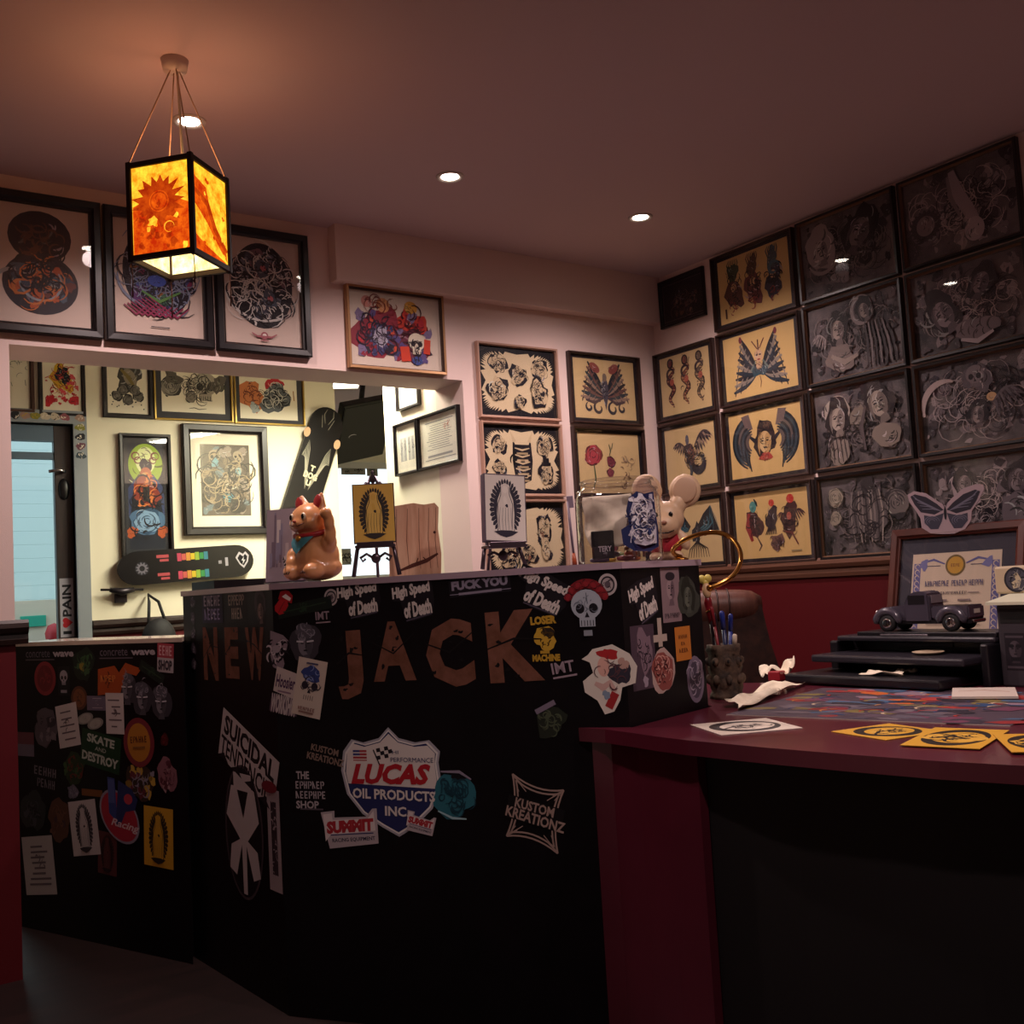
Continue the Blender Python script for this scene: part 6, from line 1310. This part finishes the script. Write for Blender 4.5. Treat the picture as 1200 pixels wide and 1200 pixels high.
for k, cs in enumerate(([(988, 853), (1062, 848.5), (1083, 858), (1028, 873)], [(1088, 853), (1175, 856), (1157, 879), (1063, 874)], [(1186, 863), (1262, 858), (1275, 884), (1166, 880)])):
    flat_quad('yellow_holy_card', cs, DZT+.0006+.0018*k, .0015, YEL, side_lady('#c9962c', '#241a12', '#d0a03c'), ('yellow holy card lying flat, slid under another yellow card near the white card', 'yellow holy card lying on top between two other yellow cards', 'yellow holy card at the end of the row by the desk edge')[k], 'card', group='yellow holy cards on the desk')
def mag(A, a):
    A.rect(0, 0, a, 1, '#4a3c48')
    for i in range(150):
        x, y = A.r.uniform(-a*.48, a*.48), A.r.uniform(-.47, .47); c = A.r.choice(['#8a2a2c', '#c8642c', '#33486e', '#5c4a58', '#7a6a3c', '#2c2430', '#a83a34', '#46607e', '#8d7482', '#6a3a50']) if y > -.1 or A.r.random() < .4 else A.r.choice(['#4a4250', '#5c5460', '#37303c', '#6c5f68'])
        A.B(x, y, A.r.uniform(.03, .09), c, .35, 10, sy=A.r.uniform(.35, .8), rot=A.r.uniform(-.4, .4))
    for i in range(40): A.arc(A.r.uniform(-a*.42, a*.42), A.r.uniform(-.4, .42), A.r.uniform(.02, .05), A.r.uniform(0, 3), A.r.uniform(3, 5), .012, A.r.choice(['#d08a3c', '#a8342c', '#c9b094', '#2a3c6a']))
flat_quad('colour_poster', [(945, 806), (1215, 812), (1235, 853), (872, 839)], DZT+.0004, .0016, SHEET, mag, 'large colourful poster lying flat on the desk in front of the printer', 'poster')
# white paper strip and crumpled tissue
a_, b_ = dtop(846, 833), dtop(935, 798); dirv = (b_-a_); ln_ = dirv.length; x = dirv.normalized(); y = Vector((0, 0, 1)).cross(x)
crumple('paper_strip', ln_*.70, .075, .014, PAPW, frameM(a_*.60+b_*.40-y*.022+Vector((0, 0, .003)), x, y, (0, 0, 1)), 12, 'long creased white paper strip lying beside the stone pen holder', 'paper', 22, 8)
ti = dtop(914, 797)
crumple('tissue', .10, .09, .03, PAPW, frameM(ti+Vector((.03, .02, .003)), (.55, -.8, .22), (.8, .55, 0), Vector((.55, -.8, .22)).cross(Vector((.8, .55, 0)))), 5, 'crumpled white tissue by the corner of the printer tray', 'tissue', curl=.4)
rc = dtop(911, 798); o = MB().box((0, 0, .015), (.05, .04, .03), mat('red_box', '#9a1a26', .5), bev=.003).build('red_matchbox'); o.matrix_world = rz((rc.x+.01, rc.y+.01, DZT+.0005), R(20)); tag(o, 'small red box beside the crumpled tissue', 'box')

# ---- printer
BP = mat('printer_black', '#17141a', .35); BP2 = mat('printer_grey', '#2a262e', .3)
pr = thing('printer', 'black desktop printer with its paper trays pulled out', 'printer', (2.80, 1.88, DZT))
def pspan(a, b, m, n, bev=.006): return MB().span((a[0]-2.80, a[1]-1.88, a[2]-DZT), (b[0]-2.80, b[1]-1.88, b[2]-DZT), m, bev=bev).build(n, pr)
pspan((2.50, 1.625, DZT+.006), (2.80, 2.15, DZT+.032), BP, 'lower_tray'); pspan((2.58, 1.60, .812), (2.80, 2.11, .834), BP2, 'output_tray')
pspan((2.78, 1.585, DZT), (3.02, 2.15, .868), BP, 'printer_body'); pspan((2.70, 1.575, .868), (3.03, 2.10, .884), BP2, 'lid')
pspan((2.66, 1.575, DZT), (2.80, 1.60, .868), BP, 'side_panel'); pspan((2.70, 2.10, DZT+.03), (2.80, 2.13, .868), BP, 'side_panel'); pspan((2.775, 1.75, .848), (2.79, 1.95, .860), BP2, 'control_strip', .001)
pd = at(1088, 767, 1); pd = onZ(1088, 767, .834)
o = MB().lathe([(.001, .001), (.03, .001), (.045, .008), (.042, .009), (.028, .003), (.001, .003)], mat('cream_dish', '#c9b295', .4), n=28).build('cream_dish'); o.matrix_world = Matrix.Translation((max(pd.x, 2.63), pd.y, .8345)); tag(o, 'small cream dish on the printer output tray', 'dish')
tp = onZ(1036, 792, DZT+.032)
crumple('paper_scrap', .12, .035, .008, PAPW, rz((tp.x, tp.y, DZT+.033), R(-86)), 9, 'torn white paper scrap on the lower printer tray', 'paper', 14, 6)
tp = onZ(1062, 790, DZT+.032)
crumple('paper_twist', .05, .03, .009, PAPW, rz((tp.x, tp.y, DZT+.0345), R(-50)), 10, 'twisted white paper end beside the scrap on the lower tray', 'paper', 10, 8)
# ---- toy pickup on its plinth
kp = onZ(1080, 741, .884); kx = 2.76
o = MB().span((kx-.05, 1.575, .8845), (kx+.09, 2.03, .896), BP, bev=.002).build('display_plinth'); tag(o, 'flat black plinth under the model pickup', 'plinth')
o = MB().box((0, 0, .003), (.004, .16, .006), mat('silver_bar', '#a098a0', .25, .8), bev=.001).build('silver_pen'); o.matrix_world = Matrix.Translation((kx-.058, 1.86, .8845)); tag(o, 'thin silver pen lying in front of the model pickup plinth', 'pen')
ya = onX(1030, 738, kx).y; yb_ = onX(1140, 735, kx).y; TL_ = ya-yb_
tk = thing('model_pickup', 'grey vintage model pickup truck on top of the printer', 'model car', Matrix.Translation((kx+.02, (ya+yb_)/2, .896)) @ Matrix.Rotation(R(90+7), 4, 'Z') @ Matrix.Scale(TL_/.28, 4))
# local x forward, y left, z up; 0.28 m long
TG = mat('pickup_grey', '#4a4450', .25, coat=.6); TD = mat('pickup_dark', '#17141a', .4); CHR = mat('chrome', '#c8c4c8', .15, 1)
def xz(poly, y0, y1, m): return MB().extrude(poly, y1-y0, m, frameM((0, y0, 0), (1, 0, 0), (0, 0, 1), (0, -1, 0)).to_3x3().to_4x4() @ Matrix.Identity(4))
def prof_part(name, poly, y0, y1, m, parent):
    n = len(poly); vs = [(x, y0, z) for x, z in poly]+[(x, y1, z) for x, z in poly]
    mb = MB().add(vs, [tuple(range(n)), tuple(range(n, 2*n))[::-1]]+[(i, n+i, n+(i+1) % n, (i+1) % n) for i in range(n)], m)
    bm = bmesh.new(); me = bpy.data.meshes.new('x'); me.from_pydata(mb.v, [], mb.f); bm.from_mesh(me); bmesh.ops.recalc_face_normals(bm, faces=bm.faces); bmesh.ops.bevel(bm, geom=list(bm.edges), offset=.004, segments=2, affect='EDGES'); bpy.data.meshes.remove(me)
    return MB().addbm(bm, m).build(name, parent)
prof_part('hood', [(.03, .026), (.125, .026), (.128, .05), (.118, .062), (.08, .068), (.03, .070)], -.034, .034, TG, tk)
prof_part('cab', [(-.03, .024), (.04, .024), (.042, .07), (.026, .098), (.01, .106), (-.012, .106), (-.026, .098), (-.03, .07)], -.043, .043, TG, tk)
prof_part('bed', [(-.135, .032), (-.034, .032), (-.034, .066), (-.135, .066)], -.046, .046, TG, tk)
MB().span((-.13, -.038, .060), (-.04, .038, .0665), TD).build('bed_floor', tk); MB().span((-.137, -.04, .02), (.12, .04, .03), TD).build('chassis', tk)
for s_ in (-1, 1):
    for x, nm in ((.088, 'front_fender'), (-.088, 'rear_fender')):
        MB().tube([(x+.034*math.cos(a_), s_*.047, .022+.034*math.sin(a_)) for a_ in [i*PI/10 for i in range(11)]], [.006]+[.011]*9+[.006], TG, 8).build(nm, tk)
        w = MB().lathe([(.001, -.008), (.017, -.008), (.023, -.006), (.023, .006), (.017, .008), (.001, .008)], mat('tyre', '#100d10', .7), n=24, M=Matrix.Rotation(PI/2, 4, 'X'), c=(x, s_*.046, .023)).build('wheel', tk)
        MB().lathe([(.001, .0095), (.010, .009), (.013, .0085), (.0135, .006)], CHR, n=18, M=Matrix.Rotation(PI/2 if s_ < 0 else -PI/2, 4, 'X'), c=(x, s_*.046, .023)).build('hubcap', w)
    MB().span((-.018, s_*.0425, .072), (.028, s_*.0437, .096), TD).build('side_window', tk); MB().ell((.124, s_*.03, .05), (.006, .009, .009), CHR).build('headlamp', tk)
MB().box((.035, 0, .085), (.003, .07, .026), TD, (0, R(-28), 0)).build('windscreen', tk); MB().span((-.0315, -.03, .074), (-.0300, .03, .095), mat('rear_glass', '#8a8088', .2)).build('rear_window', tk)
MB().span((.128, -.04, .022), (.134, .04, .032), CHR, bev=.002).build('bumper', tk); MB().span((-.142, -.036, .022), (-.136, .036, .03), CHR, bev=.002).build('bumper', tk); MB().span((-.1365, -.016, .045), (-.1355, .016, .056), SHEET).build('number_plate', tk)

# ---- framed diploma leaning behind the printer
FX = 3.09
tl_, tr_ = onX(1038, 623, FX+.06), onX(1196, 611, FX+.06); fw_ = abs(tl_.y-tr_.y); ftop = (tl_.z+tr_.z)/2; fh = ftop-DZT; tilt = R(14)
M = frameM((FX, (tl_.y+tr_.y)/2, DZT+.001), (0, -1, 0), (math.sin(tilt)*1, 0, math.cos(tilt)), (-math.cos(tilt), 0, math.sin(tilt))); fh = fh/math.cos(tilt)
dp = thing('framed_diploma', 'wood framed diploma with a gold seal leaning behind the model pickup', 'certificate', M); up = Matrix.Translation((0, fh/2, 0))
WF = mat('mahogany_frame', '#5a2416', .35, var=(6, '#451a10', (1, 1, 8)))
ring(MB(), fw_, fh, .034, .024, WF).build('frame', dp, up); MB().span((-fw_/2+.03, -fh/2+.03, .002), (fw_/2-.03, fh/2-.03, .005), mat('navy_mat', '#242030', .7)).build('mat', dp, up)
pw_, ph2 = fw_*.66, fh*.58
A = Art(6); a = pw_/ph2
A.rect(0, 0, a, 1, '#c6b29c')
for s_ in (-1, 1):
    A.rect(s_*a*.44, -.05, a*.08, .86, '#5a5888')
    for k in range(12): A.arc(s_*a*.44, .34-.07*k, .03, 0, 5, .012, '#c6b29c', n=8)
    A.L([(s_*a*.12, .36), (s_*a*.25, .42), (s_*a*.4, .38)], .03, '#5a5888'); A.rect(s_*a*.28, .34, a*.22, .01, '#3a3450'); A.B(s_*a*.36, .36, .06, '#6c6a98', .4)
A.E(0, .34, .13, .13, '#6a5428', n=28); A.E(0, .34, .105, .105, '#b88a2c', n=24); A.glyphs(0, .34, .12, .04, '#7a4a1c', 4)
A.glyphs(-a*.2, .12, a*.28, .07, '#5a5470', 9); A.glyphs(a*.05, .12, a*.17, .07, '#5a5470', 6); A.glyphs(a*.24, .12, a*.16, .07, '#5a5470', 5); A.glyphs(0, .0, a*.3, .035, '#4a4046', 10); A.rect(-a*.2, 0, a*.12, .012, '#8a7a74'); A.rect(a*.22, 0, a*.12, .012, '#8a7a74')
for x in (-.14, .12): A.rect(x*a, -.09, a*.14, .025, '#7a6a68')
A.rect(0, -.2, a*.5, .012, '#9a8a80'); A.rect(a*.22, -.22, a*.14, .02, '#5a4a4e'); A.rect(0, -.3, a*.6, .012, '#9a8a80'); A.rect(0, -.38, a*.6, .012, '#9a8a80')
A.mesh(MB(), ph2, .0062).build('diploma_sheet', dp, up @ Matrix.Translation((0, .01, 0)))
MB().span((-fw_/2+.03, -fh/2+.03, .012), (fw_/2-.03, fh/2-.03, .0135), GLASS).build('glass', dp, up)
# ---- butterfly card on its top edge
bx = FX+math.sin(tilt)*fh+.01
b1, b2 = onX(1066, 610, bx-.03), onX(1156, 590, bx-.03); bw = abs(b1.y-b2.y); bc = onX(1110, 617, bx-.03)
out = [(0, .10), (-.10, .20), (-.24, .36), (-.40, .42), (-.49, .36), (-.47, .22), (-.38, .02), (-.33, -.12), (-.32, -.3), (-.2, -.42), (-.05, -.44), (.1, -.44), (.24, -.36), (.32, -.2), (.33, -.04), (.42, .14), (.5, .36), (.49, .44), (.4, .46), (.24, .40), (.1, .24)]
bh = bw*.62
tb = thing('butterfly_card', 'cut-out dark butterfly card perched on the wooden diploma frame', 'decoration', frameM((bx-.035, bc.y, ftop-.022-.0), (0, -1, 0), (0, 0, 1), (-1, 0, 0)) @ Matrix.Rotation(R(-2), 4, 'Z'))
P2 = [(x*bw, (y+.44)*bh*1.0) for x, y in out]
MB().extrude(P2, .003, mat('mauve_card', '#a58e94', .6)).build('card', tb)
A = Art(3); DKW = '#2a2632'
for s_ in (-1, 1):
    A.P([(s_*x, y) for x, y in ((.02, .02), (.10, .14), (.24, .29), (.39, .36), (.45, .32), (.40, .16), (.32, .0), (.14, -.06))], DKW); A.P([(s_*x, y) for x, y in ((.02, -.04), (.16, -.1), (.28, -.06), (.28, -.2), (.2, -.34), (.1, -.34), (.05, -.2))], '#3c3a48')
    for k in range(5): A.L([(s_*.05, 0), (s_*(.16+.05*k), .05+.05*k), (s_*(.3+.03*k), .06+.07*k)], .02, '#6a6676')
    for k in range(3): A.arc(s_*.18, -.19, .04+.03*k, 0, 4, .012, '#6a6676', n=8)
A.E(0, -.05, .018, .12, '#1d1a22'); A.L([(0, .05), (-.03, .16)], .01, '#1d1a22'); A.L([(0, .05), (.03, .16)], .01, '#1d1a22')
mb = MB(); A.mesh(mb, 1, .0032); mb.v = [(x*bw, (y+.44)*bh, z) for x, y, z in mb.v]; mb.build('butterfly_print', tb)

# ---- loudspeaker, white case and cream box
sl = dtop(1152, 803); SX = 2.70
ys = min(onX(1146, 760, SX).y, 1.565)
sp_ = thing('loudspeaker', 'dark grey loudspeaker standing beside the printer', 'speaker', (SX+.13, ys-.13, DZT))
zsp = onX(1150, 709, SX).z
SPM = mat('speaker_grey', '#332d34', .55)
MB().span((-.13, -.13, 0), (.13, .13, zsp-DZT), SPM, bev=.006).build('cabinet', sp_)
hz_ = zsp-DZT; cz = onX(1197, 765, SX).z-DZT; cy = -.055
MB().lathe([(.058, 0), (.062, .004), (.056, .006), (.05, -.004), (.02, -.02), (.001, -.012)], mat('cone_black', '#070607', .6), n=32, M=Matrix.Rotation(-PI/2, 4, 'Y'), c=(-.131, cy, cz)).build('woofer_cone', sp_)
MB().span((-.1315, -.12, hz_-.05), (-.130, .12, hz_-.012), mat('cone_black', '#070607', .6)).build('port_slot', sp_)
A = Art(7); A.rect(0, 0, .56, 1, '#211b22'); A.face(0, .05, .24, '#4a4148', '#362e35', '#17131a', 0, False); A.E(-.1, .15, .08, .05, '#17131a'); A.E(.1, .15, .08, .05, '#17131a'); A.rect(0, -.2, .26, .1, '#17131a'); A.rect(0, .4, .5, .06, '#4a4148'); A.rect(0, -.42, .5, .06, '#4a4148')
py_ = onX(1161, 763, SX); A.mesh(MB(), .10, 0).build('mask_sticker', sp_, frameM((-.1308, min(py_.y-(ys-.13), .085), py_.z-DZT), (0, -1, 0), (0, 0, 1), (-1, 0, 0)))
t = thing('white_case', 'flat white case with a sloped edge lying on the loudspeaker', 'case', (SX+.13, ys-.15, zsp))
n = 4; zc_ = .028
MB().add([(-.155, -.18, 0), (.14, -.18, 0), (.14, .165, 0), (-.155, .165, 0), (-.155, -.18, .008), (.14, -.18, .008), (.14, .165, .008), (-.155, .165, .008), (-.11, -.15, zc_), (.12, -.15, zc_), (.12, .12, zc_), (-.11, .12, zc_)], [(3, 2, 1, 0), (8, 9, 10, 11)]+[(i, (i+1) % 4, 4+(i+1) % 4, 4+i) for i in range(4)]+[(4+i, 4+(i+1) % 4, 8+(i+1) % 4, 8+i) for i in range(4)], mat('white_plastic', '#cfcdb4', .4)).build('case_shell', t)
MB().box((-.135, -.04, .0185), (.012, .12, .002), mat('slot_dark', '#7a6a60', .6), (0, R(-24), 0)).build('slot', t)
eb = onX(1165, 690, SX+.03)
t = thing('cream_box', 'small cream box with a round dark emblem on top of the white case', 'box', (SX+.09, eb.y-.075, zsp+zc_))
bh_ = onX(1172, 664, SX+.03).z-(zsp+zc_)
MB().span((-.055, -.075, 0), (.055, .075, bh_), mat('cream_carton', '#c9b596', .5), bev=.006).build('carton', t)
A = Art(4); A.E(0, 0, .5, .5, '#2a2830', n=32); A.E(0, 0, .42, .42, '#4c4a54', n=28); A.P([(-.15, -.35), (.1, -.3), (.2, .0), (.05, .3), (-.1, .2), (-.02, .0), (-.2, -.1)], '#c4b496'); A.scrib(0, 0, .4, '#1a1820', 14, .03); A.scrib(0, 0, .45, '#8d8a88', 10, .03)
A.mesh(MB(), bh_*.92, 0).build('emblem', t, frameM((-.0555, .012, bh_/2), (0, -1, 0), (0, 0, 1), (-1, 0, 0)))
flat_quad('pale_booklet', [(1128, 808), (1192, 808.5), (1190, 818), (1104, 820)], DZT+.0045, .006, SHEET, lambda A, a: A.L([(-a*.4, .1), (0, .2), (a*.4, 0)], .05, '#a0705c'), 'pale booklet lying on the poster in front of the loudspeaker', 'booklet')

# ================================================================== THINGS IN THE BACK ROOM
def pill(w, h, n=10, k=1.0):
    r = h/2; pts = []
    for s_, c0 in ((1, -PI/2), (-1, PI/2)):
        for i in range(n+1): t_ = c0+PI*i/n; pts.append((s_*(w/2-r*k)+r*k*math.cos(t_), r*math.sin(t_)))
    return pts
# ---- black longboard hung level on the far wall
a1, b1 = onY(136, 668, YF-.03), onY(295, 656, YF-.03); L_ = (b1-a1).length; c_ = (a1+b1)/2
an = math.atan2(b1.z-a1.z, b1.x-a1.x)
lbd = thing('longboard_deck', 'black longboard deck with coloured lettering hung level on the back room wall', 'skateboard', frameM((c_.x, YF-.045, c_.z), (1, 0, 0), (0, 0, 1), (0, -1, 0)) @ Matrix.Rotation(an, 4, 'Z'))
LH_ = .175
MB().extrude(pill(L_, LH_, 12, 1.15), .012, mat('deck_black', '#0e0b0e', .3)).build('deck', lbd)
A = Art(3); a = L_/LH_
A.E(-a*.33, -.02, .2, .2, '#2c2a32', n=20); A.star(-a*.33, -.02, .2, .12, 11, '#6a6672'); A.E(-a*.33, -.02, .08, .08, '#17151a')
for y in (.24, -.3):
    A.rect(-a*.18, y+.06, .36, .09, '#b04a50'); A.rect(-a*.17, y-.06, .26, .07, '#b04a50')
    for i, c in enumerate(('#b8405a', '#c05a50', '#c88a3c', '#c9b02c', '#8aa83c', '#3c8a4c', '#3a7a8a')): A.rect(-a*.06+i*.135, y, .125, .24-.1*(i % 2)*.5, c)
for y in (.24,): pass
A.rect(a*.24, .0, .1, .1, '#8d8a92'); A.rect(a*.29, .0, .09, .26, '#a09ca4'); A.P([(a*.39, .28), (a*.36, .1), (a*.39, -.12), (a*.42, -.24), (a*.455, -.05), (a*.465, .15), (a*.44, .28), (a*.42, .2)], '#b5b0b6'); A.P([(a*.395, .2), (a*.375, .08), (a*.395, -.08), (a*.42, -.16), (a*.445, -.02), (a*.452, .12), (a*.435, .2), (a*.42, .12)], '#0e0b0e'); A.P([(a*.425, .12), (a*.405, .0), (a*.418, .0), (a*.412, -.12), (a*.435, .02), (a*.42, .02)], '#c8c4c8')
A.mesh(MB(), LH_, .0121).build('deck_print', lbd)
for x in (-.3, .3): MB().span((x*L_-.01, -.02, -.045), (x*L_+.01, .02, 0), BLACK).build('wall_bracket', lbd)
# ---- bare skateboard truck on the rail
tpp = onY(143, 697, YF-.04)
tt = thing('skateboard_truck', 'bare metal skateboard truck fixed to the wall above the red wainscot', 'skateboard part', (tpp.x, YF-.001, tpp.z-.04))
GM = mat('gunmetal', '#3a353a', .35, .7)
MB().span((-.03, -.02, 0), (.03, 0, .075), GM, bev=.003).build('base_plate', tt); MB().tube([(-.105, -.045, .07), (.105, -.045, .062)], .006, GM, 8).build('axle', tt); MB().tube([(-.06, -.045, .068), (0, -.04, .055), (.06, -.045, .064)], [.012, .02, .012], GM, 10).build('hanger', tt)
# ---- tilted black deck on the far wall
tp_ = onY(388, 479, YF-.05); bt = onY(353, 590, YF-.05); dv = (tp_-bt); dv.y = 0; dv.normalize()
LL = .80; cc = tp_-dv*(LL/2)
td = thing('skateboard_deck', 'black skateboard deck with pale winged print tilted against the back room wall', 'skateboard', frameM((cc.x, YF-.045, cc.z), (dv.z, 0, -dv.x), (dv.x, 0, dv.z), (0, -1, 0)))
DW = .205
op = [(y, x) for x, y in pill(LL, DW, 12)]
MB().extrude(op, .012, mat('deck_black', '#0e0b0e', .3)).build('deck', td)
A = Art(3)
for s_ in (-1, 1):
    for k in range(7): A.L([(s_*.01, -.05-.01*k), (s_*(.03+.006*k), .0+.012*k), (s_*(.05+.006*k), .12-.008*k), (s_*(.07+.002*k), .17-.012*k)], .0035, '#9a9684')
    A.E(s_*.098, .21, .02, .03, '#c9a07c', n=14); A.L([(s_*.01, .3), (s_*.03, .35), (s_*.02, .385)], .003, '#9a9684'); A.L([(s_*.02, .27), (s_*.04, .34)], .003, '#9a9684')
A.T('T', 0, .02, .03, .035, '#c9c2a0', bold=.05); A.T('DOG', 0, -.025, .085, .04, '#c9c2a0', bold=.05); A.T('U', 0, -.07, .03, .035, '#c9c2a0', bold=.05)
A.mesh(MB(), 1, .0121).build('deck_print', td)
for z_ in (-.2, .2): MB().span((-.02, z_-.01, -.045), (.02, z_+.01, 0), BLACK).build('wall_bracket', td)
# ---- hanging black screen in the passage
sc = at(424, 503, 6.75); _aw = Vector((math.cos(YAW), math.sin(YAW), 0)); _rv = Vector((math.sin(YAW), -math.cos(YAW), 0)); _x = (_rv+Vector((0, 0, .30))+_aw*.83).normalized(); _z = (_rv*.39+Vector((0, 0, 1))-_aw*.83).normalized(); _z = (_z-_x*_z.dot(_x)).normalized(); SM = frameM(sc, _x, _z.cross(_x), _z)
ts = thing('hanging_screen', 'black flat screen hung at a slant from the ceiling behind the tilted deck', 'screen', SM)
MB().box((0, 0, 0), (.40, .06, .46), mat('screen_black', '#0b0a0d', .25), bev=.01).build('screen_housing', ts); MB().box((0, -.031, 0), (.37, .002, .42), mat('screen_glass', '#101018', .08)).build('screen_panel', ts)
A = Art(1); A.arc(-.25, -.05, .08, .3, 3.6, .014, '#b8b4b8', sy=.5, n=12); A.mesh(MB(), .36, 0).build('highlight_swoosh', ts, frameM((0, -.0325, 0), (1, 0, 0), (0, 0, 1), (0, -1, 0)))  # swoosh-shaped highlight drawn on the screen in pale colour
mi = ts.matrix_world.inverted(); top_ = mi @ Vector((sc.x+.05, sc.y+.05, H-.001))
MB().tube([(0, .02, .02), (0, .05, .1), tuple(top_)], .018, mat('screen_black', '#0b0a0d', .25), 10).build('ceiling_arm', ts)
# leaflets by the passage window
for i, (px, py, w_, h_) in enumerate(((410, 551, .10, .06), (424, 549, .12, .09), (440, 552, .10, .07), (409, 652, .09, .13))):
    q = onY(px, py, YP-.006); A = Art(i); A.rect(0, 0, w_/h_, 1, '#8d8a80'); A.scrib(0, 0, .4, '#2c2a28', 20, .06); mb = MB().box((0, 0, -.0008), (w_, h_, .0012), ink('#8d8a80')); A.mesh(mb, h_, 0)
    o = mb.build('window_leaflet', wo, frameM((q.x-wx0, .05, q.z-wz0), (1, 0, 0), (0, 0, 1), (0, -1, 0)))
# dark bag by the counter end
q = onY(200, 728, YF-.4)
t = thing('black_bag', 'black bag hanging by the red wainscot next to the counter', 'bag', (q.x, YF-.16, q.z-.42))
BG = mat('bag_black', '#121014', .7, bump=(40, .4, .004))
blob_mesh('bag_body', [lambda mb: mb.ell((0, 0, .14), (.13, .09, .16), BG, None, 18), lambda mb: mb.ell((.01, 0, .32), (.09, .06, .12), BG, None, 18), lambda mb: mb.ell((0, 0, .05), (.14, .1, .06), BG, None, 18)], .012, BG, t, 4)
MB().tube([(-.04, 0, .40), (-.02, .05, .52), (0, .14, .56), (.03, .06, .52), (.05, 0, .40)], .008, BG, 8).build('strap', t)
